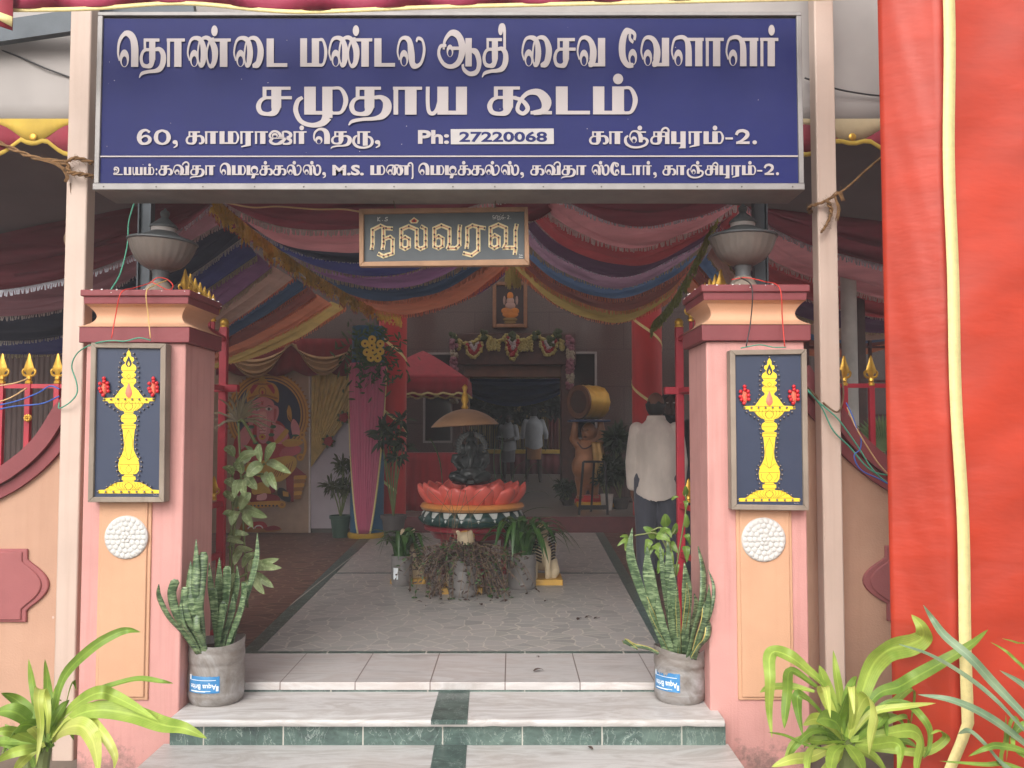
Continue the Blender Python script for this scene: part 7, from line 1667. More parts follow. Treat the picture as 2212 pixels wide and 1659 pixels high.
lily(U4, [([(690, 1400), (800, 1050), (900, 780), (1040, 640), (1230, 590), (1335, 530), (1330, 440), (1240, 335)], 250, .05, 0), ([(690, 1400), (930, 1040), (1130, 960), (1270, 880), (1500, 750), (1750, 600), (1900, 465)], 150, -.1, 1), ([(650, 1380), (500, 980), (320, 800), (190, 700), (60, 655), (12, 720), (18, 900), (10, 1150), (35, 1400)], 150, -.05, 0), ([(620, 1400), (540, 1080), (480, 900), (440, 770)], 150, .05, 0), ([(650, 1380), (620, 1050), (590, 850), (562, 640)], 100, .08, 0), ([(660, 1380), (690, 1080), (740, 940), (770, 870)], 140, .02, 1),
 ([(690, 1400), (820, 1080), (900, 1080), (940, 1200), (900, 1400), (870, 1560)], 200, -.3, 2), ([(700, 1450), (900, 1460), (1090, 1440), (1150, 1520), (1120, 1740)], 120, -.3, 0), ([(710, 1420), (1000, 1370), (1240, 1340), (1330, 1430), (1300, 1600), (1280, 1760)], 150, -.25, 0), ([(720, 1380), (1000, 1110), (1200, 1110), (1330, 1220), (1395, 1340), (1385, 1500), (1340, 1580)], 80, -.15, 1), ([(660, 1440), (520, 1450), (400, 1480), (350, 1580), (340, 1760)], 130, -.3, 0), ([(650, 1460), (570, 1540), (530, 1760)], 150, -.35, 0), ([(640, 1440), (380, 1560), (200, 1590), (30, 1650)], 120, -.2, 2), ([(520, 1500), (330, 1460), (150, 1380), (0, 1350)], 36, -.1, 1),
 ([(640, 1420), (480, 1260), (380, 1240), (300, 1290)], 130, -.25, 2), ([(420, 960), (200, 820), (170, 1000), (150, 1180), (140, 1320)], 110, -.05, 1), ([(640, 1420), (420, 1150), (270, 1030), (260, 1150), (300, 1380)], 120, -.15, 1), ([(720, 1380), (900, 1180), (1180, 1130), (1450, 1100)], 80, -.1, 2), ([(650, 1420), (560, 1200), (470, 1000), (500, 980), (540, 1230)], 110, -.25, 2), ([(680, 1420), (620, 1250), (640, 1150), (700, 1000), (760, 1010)], 150, -.15, 1), ([(640, 1440), (600, 1280), (480, 1230), (420, 1260)], 190, -.3, 1), ([(700, 1420), (740, 1150), (720, 960), (745, 1200)], 90, -.3, 2), ([(720, 1450), (950, 1280), (1000, 1240), (1030, 1400)], 110, -.1, 1), ([(720, 1450), (880, 1250), (1050, 1130), (1250, 980), (1230, 1300)], 90, .1, 1), ([(680, 1460), (760, 1560), (830, 1700)], 150, -.35, 0), ([(720, 1480), (900, 1560), (1060, 1740)], 120, -.25, 0), ([(640, 1480), (560, 1620), (420, 1740)], 120, -.3, 2), ([(660, 1400), (400, 1340), (230, 1480), (170, 1600)], 70, 0, 1), ([(700, 1430), (1150, 1220), (1210, 1300), (1180, 1420)], 60, .1, 1), ([(720, 1480), (1000, 1500), (1350, 1520), (1540, 1400), (1480, 1330), (1400, 1370)], 90, -.1, 0)],
 YL2, t, [([(680, 1380), (690, 1520), (700, 2100)], .04)], [LILY, LILYD, LILYY], 5)
YL3 = 3.5
t = thing('blade_grass_plant', 'blue green blade leaved plant arching across the gold ribbon of the red pylon', 'plant', tuple(W(2330, 1800, YL3)))
lily(U4, [([(2700, 1750), (2300, 1300), (1950, 930), (1750, 710), (1530, 520), (1420, 370), (1340, 250)], 105, .2, 0), ([(2700, 1850), (2200, 1330), (1950, 1070), (1700, 870), (1400, 690), (1130, 590)], 115, .1, 0), ([(2700, 1900), (2212, 1450), (1900, 1220), (1600, 1080), (1295, 1025)], 100, 0, 0), ([(2600, 1600), (2280, 900), (2130, 720), (2040, 640), (1920, 570)], 36, .2, 1), ([(2600, 1300), (2300, 660), (2150, 580), (2020, 540)], 40, .2, 1), ([(2700, 1700), (2400, 1150), (2212, 950), (2000, 815)], 80, .1, 0), ([(2500, 1900), (2060, 1660), (1880, 1470), (1740, 1345), (1640, 1365)], 90, -.1, 0), ([(2600, 1800), (2250, 1540), (2000, 1470), (1880, 1490), (1730, 1560)], 75, -.1, 1), ([(2600, 1850), (2100, 1640), (1850, 1630), (1480, 1600)], 50, -.15, 1), ([(2500, 1700), (2130, 1500), (2150, 1260), (2090, 1270), (2060, 1600)], 60, .1, 1), ([(2500, 1900), (2040, 1650), (2050, 1400), (2055, 1200)], 50, .15, 1)], YL3, t, [], [BLUEG, LILYD], 7)
# ---------------- variegated shrub behind the left gate leaf
def Zs(x, y): return 449.3 + x * .2847, 714.3 + y * .2847
YV = 5.5
t = thing('variegated_shrub', 'pale variegated shrub growing behind the left red gate leaf', 'shrub', (W(500, 1350, YV).x, YV, ZF), 'shrubs just inside the gate')
lv = [((400, 1000), (380, 860), 62), ((430, 1000), (512, 850), 62), ((440, 1010), (632, 1082), 58), ((420, 1030), (295, 1110), 80), ((260, 1090), (240, 1005), 70), ((250, 1130), (200, 1272), 58), ((270, 1120), (372, 1205), 66), ((262, 1130), (280, 1260), 60), ((240, 1360), (325, 1232), 70), ((240, 1370), (452, 1416), 72), ((262, 1380), (342, 1496), 64), ((232, 1370), (178, 1480), 66), ((212, 1350), (208, 1245), 60), ((420, 1085), (462, 1190), 54), ((450, 1090), (522, 1210), 54), ((200, 960), (130, 880), 62), ((230, 1000), (380, 925), 56), ((210, 1050), (330, 960), 60), ((190, 1100), (120, 1030), 60), ((200, 1200), (130, 1130), 58), ((190, 1300), (110, 1240), 60), ((330, 940), (270, 870), 48), ((180, 1420), (110, 1390), 56), ((150, 1560), (312, 1548), 40), ((140, 1600), (275, 1612), 44), ((180, 1640), (250, 1560), 44), ((200, 1700), (340, 1660), 50), ((300, 1820), (560, 1800), 52), ((320, 1840), (540, 1730), 50), ((330, 1860), (500, 1950), 54), ((300, 1830), (400, 1740), 50), ((260, 1800), (360, 1680), 50), ((200, 1780), (260, 1680), 50), ((340, 1900), (430, 2000), 50), ((280, 1900), (300, 2010), 50), ((220, 1850), (180, 1960), 50)]
mb = MB(); rnd = random.Random(8)
for P in ([(180, 2150), (190, 1800), (200, 1500), (240, 1360)], [(180, 2150), (170, 1600), (210, 1250), (260, 1110), (430, 1010)], [(200, 1500), (180, 1200), (200, 1000)], [(260, 1110), (420, 1085)], [(190, 1900), (300, 1840)], [(150, 1650), (200, 1600)]): mb.tube([W(*Zs(x, y), YV + .05) for x, y in P], .007, 6, 5)
mb.build('stem', STEMG, t, sm=180)
mb = MB()
for i, (a, b, w) in enumerate(lv):
    y0 = YV + rnd.uniform(-.12, .12); p = W(*Zs(*a), y0); q = W(*Zs(*b), y0 + rnd.uniform(-.15, .05)); m_ = p.lerp(q, .5) + Vector((0, -.02, .02))
    mb.leaf([p, p.lerp(m_, .5) + Vector((0, 0, .01)), m_, m_.lerp(q, .6), q], pm(w * .2847, YV) * 1.2, side=((q - p).cross(Vector((0, -1, 0))) + Vector((0, rnd.uniform(-.5, .5) * (q - p).length, 0))).normalized(), fold=.2, n=3, prof=lambda q: max(.03, sin(pi * (q ** .8)) ** .8))
mb.build('foliage', VARI, t, sm=180)
t = thing('spiky_dracaena', 'thin spiky dracaena rising above the variegated shrub behind the left gate', 'plant', (W(535, 1350, 5.9).x, 5.9, ZF))
mb = MB(); c = W(*Zs(232, 690), 5.9); mb.tube([W(*Zs(300, 2100), 5.9), W(*Zs(240, 900), 5.9), c], .008, 6, 5); mb.tube([c, W(*Zs(270, 690), 5.85), W(*Zs(360, 850), 5.8)], .010, 6, 4); mb.build('stem', STEMG, t, sm=180)
mb = MB()
for i in range(34):
    a = rnd.uniform(-.3, pi + .3); d = Vector((cos(a), rnd.uniform(-.5, .5), sin(a))) * rnd.uniform(.14, .26); mb.leaf([c, c + d * .5 + Vector((0, 0, .02)), c + d + Vector((0, 0, -.03))], .016, side=(sin(a), .4, -cos(a)), n=2)
mb.build('spiky_leaves', leafm('pinkish_blade', S(120, 104, 84), S(150, 140, 110)), t, sm=180)
# ---------------- pothos behind the right snake plant
YQ_ = 5.15
t = thing('pothos_plant', 'bright green pothos with heart shaped leaves behind the right snake plant', 'plant', (W(1440, 1360, YQ_).x, YQ_, ZF), 'shrubs just inside the gate')
mb = MB()
for P in ([(1400, 1700), (1380, 1450), (1300, 1250), (1200, 1270)], [(1380, 1500), (1260, 1300), (1120, 1300), (1060, 1310)], [(1400, 1600), (1330, 1400), (1420, 1250)], [(1400, 1700), (1500, 1100), (1500, 950)]): mb.tube([W(1106 + x * .25, 829.5 + y * .25, YQ_ + .04) for x, y in P], .005, 6, 5)
mb.build('stem', STEMG, t, sm=180); mb = MB()
for a, b, w in (((1330, 1235), (1320, 1122), 80), ((1240, 1330), (1132, 1236), 74), ((1010, 1335), (930, 1322), 34), ((1010, 1345), (910, 1402), 40), ((990, 1360), (978, 1446), 40), ((1010, 1370), (1032, 1440), 34), ((1250, 1310), (1370, 1362), 70), ((1190, 1345), (1150, 1480), 60), ((1230, 1390), (1290, 1470), 70), ((1320, 1260), (1380, 1330), 50), ((1280, 1290), (1350, 1250), 44), ((1200, 1400), (1180, 1490), 66), ((1260, 1430), (1300, 1560), 70), ((1350, 1380), (1430, 1460), 70), ((1340, 1450), (1390, 1570), 66), ((1400, 1300), (1420, 1200), 50), ((1500, 970), (1496, 880), 44), ((1500, 1010), (1500, 1090), 40), ((1510, 1240), (1500, 1120), 46), ((1500, 1300), (1540, 1400), 46), ((1380, 1000), (1440, 980), 24), ((1500, 1400), (1510, 1540), 60), ((1300, 1540), (1260, 1640), 70), ((1400, 1560), (1420, 1660), 70)):
    y0 = YQ_ + rnd.uniform(-.1, .1); p = W(1106 + a[0] * .25, 829.5 + a[1] * .25, y0); q = W(1106 + b[0] * .25, 829.5 + b[1] * .25, y0 - rnd.uniform(0, .06))
    mb.leaf([p, p.lerp(q, .3) + Vector((0, -.012, .01)), p.lerp(q, .65) + Vector((0, -.01, .01)), q], pm(w * .25, YQ_) * 1.15, side=(q - p).cross(Vector((0, -1, .2))).normalized(), fold=.16, n=3, prof=lambda q: max(.03, (min(1, .4 + 3 * q) * (1 - q) ** .6) * 1.2))
mb.build('foliage', POTH, t, sm=180)
# ---------------- plants round the lotus
def strap(u, vt, vb, wu, lab, seed, n, spread, hgt):
    base = G_(u, vb, ZF); r = pm(wu / 2, base.y); h = pm(vb - vt, base.y)
    t = jar(base, r, h, lab, 'strap leaved plants before the lotus', mat=CANG); rnd = random.Random(seed); mb = MB()
    for i in range(n):
        c = base + Vector((rnd.uniform(-.6, .6) * r, rnd.uniform(-.5, .5) * r, h * .85)); a = rnd.uniform(0, 2 * pi); l = rnd.uniform(.7, 1.1) * spread; hh = hgt * rnd.uniform(.6, 1.1)
        d = Vector((cos(a), sin(a) * .8, 0)); dr = rnd.uniform(-.6, .35)
        mb.leaf([c, c + d * l * .25 + Vector((0, 0, hh * .75)), c + d * l * .65 + Vector((0, 0, hh * .95)), c + d * l + Vector((0, 0, hh * (.6 + dr)))], rnd.uniform(.035, .055), side=(-sin(a), cos(a), 0), fold=.2, n=4, prof=lp_)
    mb.build('strap_leaves', STRAP, t, sm=180); return t, base, r, h
CANG = M('grey_plastic_can', S(118, 114, 112), .4, 0, .18, 6, .05, 40, .35, S(146, 136, 126))
t, b_, r_, h_ = strap(868, 1200, 1265, 46, 'strap leaved plant in a grey can with white label scrap, left of the lotus', 21, 34, .30, .26)
a_s = [(-2.3 + .5 * i / 8) for i in range(9)]; MB().sheet([[(b_.x + (r_ + .003) * cos(a), b_.y + (r_ + .003) * sin(a), b_.z + z) for a in a_s] for z in (h_ * .25, h_ * .62)]).build('label_scrap', LABW, t)
strap(1128, 1197, 1272, 60, 'strap leaved plant in a grey can right of the dry plant', 22, 54, .44, .34)
base = G_(1000, 1288, ZF); r_ = pm(31, base.y); h_ = pm(88, base.y)
t = jar(base, r_, h_, 'withered plant with brown leaves and bare twigs in a grey can before the lotus', None, mat=CANG)
mt_, ml_, mg2 = MB(), MB(), MB(); rnd = random.Random(31)
for i in range(130):
    a = rnd.uniform(0, 2 * pi); l = rnd.uniform(.14, .60); c = base + Vector((rnd.uniform(-.6, .6) * r_, rnd.uniform(-.6, .6) * r_, h_ * .9)); d = Vector((cos(a), sin(a) * .55, 0)); up = rnd.uniform(.0, .14); dn = rnd.uniform(-.45, .05)
    Q = crom([c, c + d * l * .4 + Vector((0, 0, up)), c + d * l * .8 + Vector((rnd.uniform(-.05, .05), 0, up * .6 + dn * .3)), c + d * l + Vector((rnd.uniform(-.06, .06), 0, max(dn, -h_ * .85)))], 4)
    mt_.tube(Q, .0022, 4)
    for q in Q[3:]:
        for _ in range(rnd.choice((1, 2, 3))):
            e = Vector((rnd.uniform(-1, 1), rnd.uniform(-1, 1), rnd.uniform(-1, .5))).normalized() * rnd.uniform(.025, .05); e2 = q + e; e2.z = max(e2.z, ZF + .01)
            (ml_ if rnd.random() < .8 else mg2).leaf([q, q.lerp(e2, .5), e2], .02, side=(rnd.uniform(-1, 1), rnd.uniform(-1, 1), rnd.uniform(-1, 1)), n=1)
for i in range(9):
    c = base + Vector((rnd.uniform(-.3, .3), -.05, h_ * 1.1)); mt_.tube([c, c + Vector((rnd.uniform(-.12, .12), 0, .25)), c + Vector((rnd.uniform(-.2, .2), 0, .5))], .002, 4, 4)
mt_.build('bare_twigs', TWIG, t, sm=180); ml_.build('dry_foliage', DRY, t, sm=180); mg2.build('green_foliage', STRAP, t, sm=180)
# long leaves behind the lotus rim
t = thing('arching_grass_plant', 'thin arching grass leaves trailing right of the red lotus', 'plant', (W(1090, 1240, 8.9).x, 8.9, ZF)); mb = MB()
for P in ([(1095, 1120), (1140, 1020), (1165, 1005), (1210, 1060)], [(1095, 1120), (1080, 1000), (1085, 960), (1082, 930)], [(1095, 1120), (1110, 1020), (1140, 990)], [(1095, 1120), (1130, 1070), (1170, 1062), (1190, 1075)], [(1080, 1120), (1066, 1000), (1072, 950)], [(1095, 1130), (1150, 1100), (1200, 1098)], [(960, 1100), (950, 1000), (930, 950), (925, 960)]):
    Q = [W(u, v, 8.9) for u, v in P]; mb.leaf(Q, .03, side=(.3, 1, .3), n=5, prof=lp_)
mb.tube([W(1095, 1120, 8.9), (W(1090, 1240, 8.9).x, 8.9, ZF)], .03, 8); mb.build('grass_leaves', STRAP, t, sm=180)
def bushy(u, vt, vb, vp, wu, Y, z, pr, lab, seed, mat, potm, n=260, ls=.12, grp='dark potted plants in the porch'):
    base = Vector((W(u, vb, Y).x, Y, z)); t = thing('potted_shrub', lab, 'potted plant', tuple(base), grp); ph = W(u, vp, Y).z - z; zt = W(u, vt, Y).z
    MB().lathe([(pr * .72, 0), (pr * .95, ph * .85), (pr * 1.08, ph * .86), (pr * 1.08, ph), (pr * .95, ph), (pr * .9, ph * .9), (0, ph * .88)], base, 24).build('pot', potm, t, sm=40)
    rnd = random.Random(seed); ms, ml = MB(), MB(); hw_ = pm(wu / 2, Y)
    cs = [base + Vector((rnd.uniform(-.8, .8) * hw_, rnd.uniform(-.4, .4) * hw_, ph + (zt - z - ph) * rnd.uniform(.35, .95))) for _ in range(7)]
    for c in cs: ms.tube([base + Vector((0, 0, ph * .9)), base.lerp(c, .5) + Vector((rnd.uniform(-.03, .03), 0, ph * .4)), c], .009, 6, 4)
    for c in cs:
        for _ in range(n // 7):
            d = Vector((rnd.gauss(0, 1), rnd.gauss(0, 1), rnd.gauss(0, .8))).normalized(); p = c + d * hw_ * .38 * rnd.random(); q = (d + Vector((0, 0, rnd.uniform(-.5, .3)))).normalized() * ls * rnd.uniform(.7, 1.2)
            ml.leaf([p, p + q * .5 + Vector((0, 0, .015)), p + q], ls * .32, side=(rnd.uniform(-1, 1), rnd.uniform(-1, 1), rnd.uniform(-1, 1)), n=2)
    ms.build('stem', STEMG, t, sm=180); ml.build('foliage', mat, t, sm=180)
GPOT = M('green_plastic_pot', S(56, 84, 70), .5, 0, .12, 6); GRYP = M('grey_pot', S(84, 78, 76), .6, 0, .2, 8); CROT = leafm('croton_leaf', S(52, 64, 40), S(96, 100, 66), .5)
bushy(735, 975, 1157, 1113, 76, 11.6, ZF, .13, 'croton in a green plastic pot before the lilac white backdrop', 41, CROT, GPOT, 300, .11)
bushy(850, 868, 1150, 1112, 70, 11.2, ZF, .15, 'tall dark palm in a grey pot beside the left red column', 42, DKL, GRYP, 150, .16)
bushy(1312, 985, 1095, 1078, 44, 13.2, ZH, .09, 'small dark leafy plant beside the laughing statue', 43, DKL, GRYP, 260, .12)
bushy(1340, 925, 1100, 1075, 66, 13.3, ZH, .14, 'large dark palm between the laughing statue and the man in the pale shirt', 44, DKL, GRYP, 460, .20)
bushy(1226, 1040, 1100, 1080, 40, 13.9, ZH, .10, 'dark shrub at the foot of the right door jamb', 45, DKL, GRYP, 260, .12)
# fan palm outside the right wall
t = thing('fan_palm', 'fan shaped palm leaf showing above the right coping beside the red cloth', 'palm', (W(1905, 1040, 6.2).x, 6.2, 0)); mb = MB(); c = W(1908, 975, 6.2)
for i in range(26):
    a = R(20 + 150 * i / 25); d = Vector((cos(a), -.1, sin(a))) * .27; mb.leaf([c, c + d * .6, c + d + Vector((0, 0, -.015))], .03, side=(-sin(a), 0, cos(a)), fold=.4, n=2, prof=lambda q: .4 + q if q < .6 else max(.05, 2.5 * (1 - q)))
mb.build('fan_leaf', leafm('fan_palm_leaf', S(80, 104, 60), S(128, 146, 96)), t, sm=180); MB().tube([c, c + Vector((.02, .05, -.4)), (c.x, 6.2, 0)], .014, 6, 4).build('stalk', STEMG, t)
# fallen leaves
rnd = random.Random(12); proto = None
for u, v, z in ((905, 1302, ZF), (920, 1310, ZF), (955, 1306, ZF), (1040, 1308, ZF), (1060, 1300, ZF), (1085, 1302, ZF), (1180, 1300, ZF), (1252, 1340, ZF), (1272, 1336, ZF), (1290, 1338, ZF), (1275, 1618, ZT3 + .002), (1162, 1420, ZF + .012), (1164, 1452, ZF + .012), (1032, 1578, ZT3)):
    p = G_(u, v, z); 
    if proto is None:
        proto = MB().leaf([(-.022, 0, .006), (0, .004, .012), (.022, 0, .007)], .022, side=(0, 1, 0), n=3).build('fallen_leaf', DRY, sm=180); o = proto
    else: o = proto.copy(); COL.objects.link(o)
    tag(o, 'small brown fallen leaf lying on the paving or steps', 'fallen leaf', 'fallen leaves'); o.location = p; o.rotation_euler = (0, 0, rnd.uniform(0, 6.3)); s_ = rnd.uniform(.6, 1.5); o.scale = (s_, s_, s_)
# ================================================================ PEOPLE
SKIN = M('brown_skin', S(112, 72, 54), .5, 0, .12, 8, .08, 50); SKIND = M('dark_brown_skin', S(70, 46, 38), .5, 0, .12, 8, .08, 50)
HAIR = M('black_hair', S(28, 24, 24), .55, 0, .3, 40, .6, 200)
SHP = cloth('pale_shirt_cotton', S(216, 204, 194), .85, .9, (7, 7, 3.0), .2); TRO = cloth('slate_trousers', S(74, 76, 88), .85, .3, (8, 8, 2), .15); SHW = cloth('white_shirt_cotton', S(200, 200, 202), .85, .35, (7, 7, 3), .2); DHO = cloth('orange_dhoti', S(190, 132, 84), .85, .4, (9, 9, 4), .2); BLS = cloth('black_shirt', S(34, 30, 34), .85, .3, (7, 7, 3)); GREYD = cloth('grey_dhoti', S(150, 144, 146), .85, .4, (9, 9, 4))
def hand(mb, w, d, n, s, curl=.6):
    """palm with four bent fingers and a thumb; w wrist, d pointing direction, n palm normal"""
    d = d.normalized(); n = (n - d * n.dot(d)).normalized(); x = d.cross(n)
    c = w + d * .045 * s; m = Matrix((x, d, n)).transposed()
    mb.ball(c, (.038 * s, .05 * s, .017 * s), 12, 8, m)
    for i, (o, l) in enumerate(((-.028, .062), (-.010, .074), (.010, .070), (.027, .056))):
        p0 = w + d * .082 * s + x * o * s; p1 = p0 + (d * cos(curl * .4) + n * sin(curl * .4)) * l * .48 * s; p2 = p1 + (d * cos(curl) + n * sin(curl)) * l * .32 * s; p3 = p2 + (d * cos(curl * 1.6) + n * sin(curl * 1.6)) * l * .25 * s
        mb.tube([p0 - d * .02 * s, p0, p1, p2, p3], [.0095 * s, .0095 * s, .009 * s, .0082 * s, .006 * s], 8)
    t0 = w + d * .03 * s - x * .032 * s; mb.tube([t0, t0 + (d * .6 - x * .7 + n * .3).normalized() * .036 * s, t0 + (d * .85 - x * .75 + n * .6).normalized() * .062 * s], [.012 * s, .010 * s, .007 * s], 8)
def person(lab, x, Y, z0, H, yaw, skin, pose, top, bottom, bald=False, head_yaw=0, grp=None, vox=.008):
    s = H / 1.7; base = Vector((x, Y, z0)); t = thing('person', lab, 'person', tuple(base), grp)
    Rm = Matrix.Rotation(yaw, 3, 'Z'); P = lambda a, b, c: base + Rm @ (Vector((a, b, c)) * s)      # local: x right, y forward, z up
    Hm = Rm @ Matrix.Rotation(head_yaw, 3, 'Z'); hc = P(0, .025, 1.575); HP = lambda a, b, c: hc + Hm @ (Vector((a, b, c)) * s)
    mb = MB(); J = pose
    mb.ball(HP(0, -.01, .018), (.076 * s, .096 * s, .105 * s), 20, 14, Hm); mb.ball(HP(0, .03, -.055), (.058 * s, .065 * s, .062 * s), 16, 10, Hm); mb.ball(HP(0, .075, -.085), (.03 * s, .022 * s, .022 * s), 10, 8, Hm)
    mb.tube([HP(0, .085, .02), HP(0, .106, -.02), HP(0, .09, -.035)], [.009 * s, .015 * s, .012 * s], 8)
    for sx in (-1, 1):
        mb.ball(HP(sx * .077, -.008, -.01), (.011 * s, .022 * s, .033 * s), 8, 6, Hm); mb.ball(HP(sx * .032, .084, .024), (.022 * s, .01 * s, .009 * s), 8, 6, Hm); mb.ball(HP(sx * .04, .06, -.02), (.024 * s, .024 * s, .02 * s), 8, 6, Hm)
    mb.tube([HP(-.024, .09, -.056), HP(0, .097, -.054), HP(.024, .09, -.056)], .0075 * s, 6)
    limb(mb, [P(0, -.005, 1.36), P(0, .005, 1.45), hc + Hm @ Vector((0, -.015 * s, -.05 * s))], [.075 * s, .058 * s, .056 * s])
    for z, rx, ry, yy in ((1.33, .165, .095, -.01), (1.2, .165, .115, -.01), (1.05, .15, .11, 0), (.93, .16, .115, 0)): mb.ball(P(0, yy, z), (rx * s, ry * s, .12 * s), 18, 10, Rm)
    for sd_ in (-1, 1):
        k = 'R' if sd_ > 0 else 'L'; sh, el_, wr = [P(*q) for q in J['arm' + k]]
        limb(mb, [sh, sh.lerp(el_, .5), el_, el_.lerp(wr, .4), wr], [.056 * s, .048 * s, .040 * s, .041 * s, .027 * s]); hand(mb, wr, (wr - el_) * .6 + Vector(J.get('hd' + k, (0, 0, 0))), Rm @ Vector((-sd_, .3, 0)), s, J.get('curl', .5))
        hp, kn, an = [P(*q) for q in J['leg' + k]]
        limb(mb, [hp, hp.lerp(kn, .5), kn, kn.lerp(an, .35), an], [.088 * s, .074 * s, .054 * s, .056 * s, .038 * s])
        ft = Rm @ Vector((sd_ * .25, 1, 0)).normalized(); limb(mb, [an - ft * .03 * s + Vector((0, 0, -.045 * s)), an + ft * .08 * s + Vector((0, 0, -.052 * s)), an + ft * .16 * s + Vector((0, 0, -.062 * s))], [.034 * s, .034 * s, .02 * s])
    fuse(mb, vox, 'body', skin, t, 3)
    # hair cap
    mh = MB(); rows = []
    for i in range(15):
        ph = -.95 + (pi / 2 + .95) * i / 14; row = []
        for k in range(33):
            a = R(200 + 320 * k / 32 - 20) if bald else 2 * pi * k / 32
            fr = .5 - .5 * sin(a) if not bald else 1
            lo = -.95 if sin(a) < .15 else -.95 + (sin(a) - .15) * 1.9
            hi = (R(4) + .10 * sin(a * 5) + .06 * sin(a * 11) if bald else pi / 2); q = lo + (hi - lo) * i / 14; g_ = 1.07 + .012 * sin(a * 9 + i)
            row.append(HP(.076 * g_ * cos(q) * cos(a), -.01 + .096 * g_ * cos(q) * sin(a), .018 + .105 * g_ * sin(q)))
        rows.append(row)
    mh.rings(rows, closed=False, caps=False).build('hair', HAIR, t, sm=180, solid=.014 * s)
    me_ = MB()
    for sx in (-1, 1): me_.ball(HP(sx * .031, .083, .012), (.011 * s, .006 * s, .006 * s), 8, 5, Hm)
    me_.build('eye', M('eye_white', S(190, 180, 174), .3), t)
    # clothes
    def ringz(z, rx, ry, yy=0, tail=0, n=40):
        return [P(rx * cos(2 * pi * i / n), yy + ry * sin(2 * pi * i / n), z - tail * (.5 - .5 * cos(2 * (2 * pi * i / n - pi / 2) + pi)) * (1 if sin(2 * pi * i / n) < 0 else .8)) for i in range(n)]
    if bottom:
        ml = MB(); kind_, mt = bottom[:2]
        if kind_ == 'trousers':
            for k in 'LR':
                hp, kn, an = [P(*q) for q in J['leg' + k]]; limb(ml, [hp + Vector((0, 0, .04)), hp.lerp(kn, .5), kn, kn.lerp(an, .6), an + Vector((0, 0, -.03 * s))], [.115 * s, .105 * s, .088 * s, .082 * s, .082 * s])
            ml.ball(P(0, 0, .92), (.175 * s, .13 * s, .15 * s), 18, 10, Rm)
            fuse(ml, vox * 1.2, 'trousers', mt, t, 3)
        else:
            zl = bottom[2] if len(bottom) > 2 else .48
            ml.rings([ringz(zl, .165, .13), ringz(zl + .12, .172, .14), ringz(.8, .18, .145), ringz(.92, .17, .13), ringz(1.0, .158, .118)]); fuse(ml, vox * 1.2, 'folded_dhoti', mt, t, 2)
    ms = MB(); fat = top[1] if len(top) > 1 else 1
    ms.rings([ringz(.82, .186 * fat, .148 * fat, 0, .08), ringz(.92, .184 * fat, .146 * fat, 0, .03), ringz(1.0, .178 * fat, .142 * fat), ringz(1.12, .182 * fat, .14 * fat, -.005), ringz(1.24, .188 * fat, .132 * fat, -.01), ringz(1.33, .18 * fat, .115 * fat, -.012), ringz(1.385, .15 * fat, .092, -.012), ringz(1.43, .11, .075, -.008), ringz(1.47, .074, .07, 0)])
    for k in 'LR':
        sh, el_, wr = [P(*q) for q in J['arm' + k]]; e2 = el_.lerp(wr, J.get('sleeve', .9)); limb(ms, [sh, sh.lerp(el_, .5), el_, e2], [.068 * s, .066 * s, .060 * s, .050 * s])
    fuse(ms, vox * 1.1, 'shirt', top[0], t, 3)
    mc = MB(); mc.rings([[P(.07 * cos(a) * g_, .004 + .068 * sin(a) * g_, z) for a in [2 * pi * i / 24 for i in range(24)]] for z, g_ in ((1.44, 1.12), (1.485, 1.02), (1.49, 1.08), (1.452, 1.25))], closed=True, caps=False); mc.build('collar', top[0], t, sm=60, solid=.004)
    return t
stand = dict(armL=[(-.17, 0, 1.37), (-.215, -.02, 1.08), (-.215, .06, .85)], armR=[(.17, 0, 1.37), (.215, -.02, 1.08), (.205, .05, .86)], legL=[(-.09, 0, .9), (-.10, .01, .48), (-.10, -.02, .075)], legR=[(.09, 0, .9), (.10, .02, .48), (.11, .0, .075)])
x = (1417 - CX) * 8.0 / F
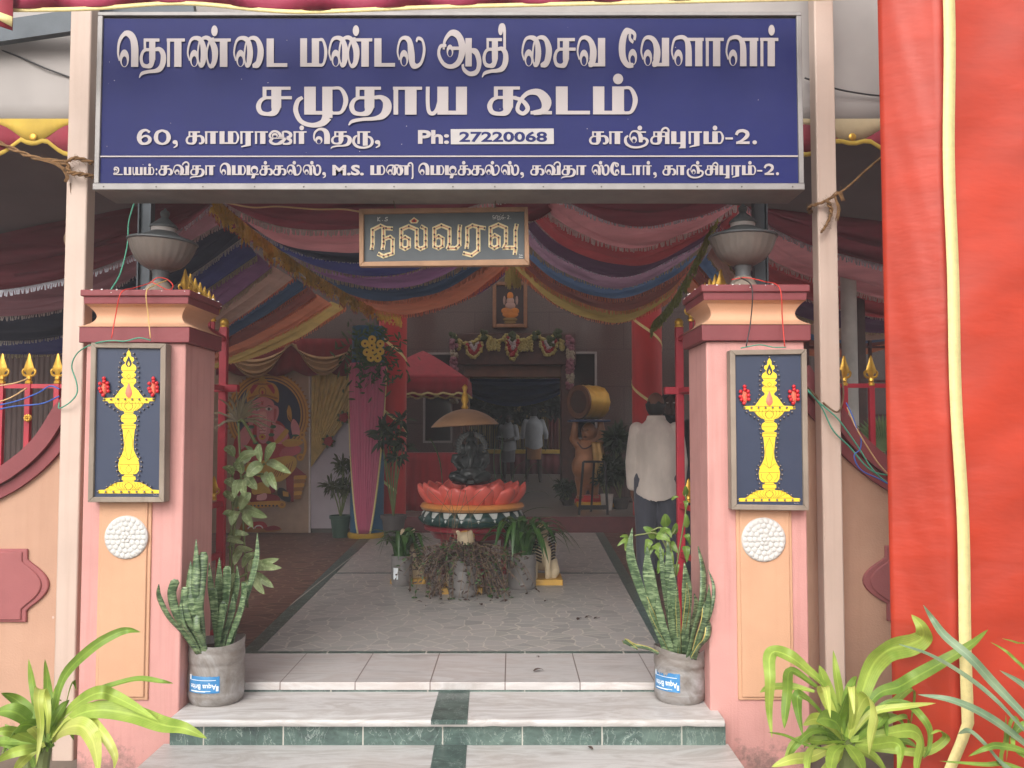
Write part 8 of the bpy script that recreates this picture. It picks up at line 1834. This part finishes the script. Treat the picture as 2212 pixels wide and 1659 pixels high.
person('balding man in pale shirt and slate trousers, seen from behind by the right gate', x, 8.0, ZF, 1.70, R(-8), SKIN, stand, (SHP, 1.05), ('trousers', TRO), True, R(-14))
x = (1448 - CX) * 8.7 / F
person('young man in black shirt facing the balding man, mostly hidden by gate', x, 8.7, ZF, 1.74, R(168), SKIND, dict(stand), (BLS, 1.0), ('trousers', TRO), False, R(6))
pa = dict(stand, armL=[(-.185, 0, 1.37), (-.25, .02, 1.1), (-.10, .22, 1.05)], armR=[(.185, 0, 1.37), (.25, .02, 1.1), (.08, .24, 1.08)], sleeve=.35)
x = (1098 - CX) * 20.0 / F
person('man in open white shirt with folded arms, left one in the far doorway', x, 20.0, ZH, 1.52, R(160), SKIND, pa, (SHW, 1.1), ('dhoti', GREYD, .5), False, R(30), 'men in the far doorway', .011)
pb = dict(stand, armL=[(-.185, 0, 1.37), (-.26, .0, 1.1), (-.25, .08, .86)], armR=[(.185, 0, 1.37), (.28, .0, 1.1), (.29, .06, .84)], legL=[(-.09, 0, .9), (-.14, .02, .48), (-.16, 0, .075)], legR=[(.09, 0, .9), (.13, .02, .48), (.15, .02, .075)], sleeve=.35)
x = (1153 - CX) * 20.0 / F
person('man seen from behind in a white shirt and folded orange dhoti in the far doorway', x, 20.0, ZH, 1.66, R(8), SKIND, pb, (SHW, 1.1), ('dhoti', DHO, .52), False, R(-6), 'men in the far doorway', .011)
# ================================================================ VOLUME ADDED TO LIFT THE BLACKS, STANDS IN FOR LENS GLARE
hm = bpy.data.materials.new('black_lift_haze'); hm.use_nodes = True; hn = hm.node_tree.nodes; hn.clear()
hv = hn.new('ShaderNodeVolumePrincipled'); hv.inputs['Color'].default_value = (.93, .93, .95, 1); hv.inputs['Density'].default_value = .006; hv.inputs['Anisotropy'].default_value = 0
ho = hn.new('ShaderNodeOutputMaterial'); hm.node_tree.links.new(hv.outputs[0], ho.inputs['Volume'])
kind(MB().box((-46, -21, -1.3), (46, 61, 6.3)).build('added_haze', hm), 'stuff')
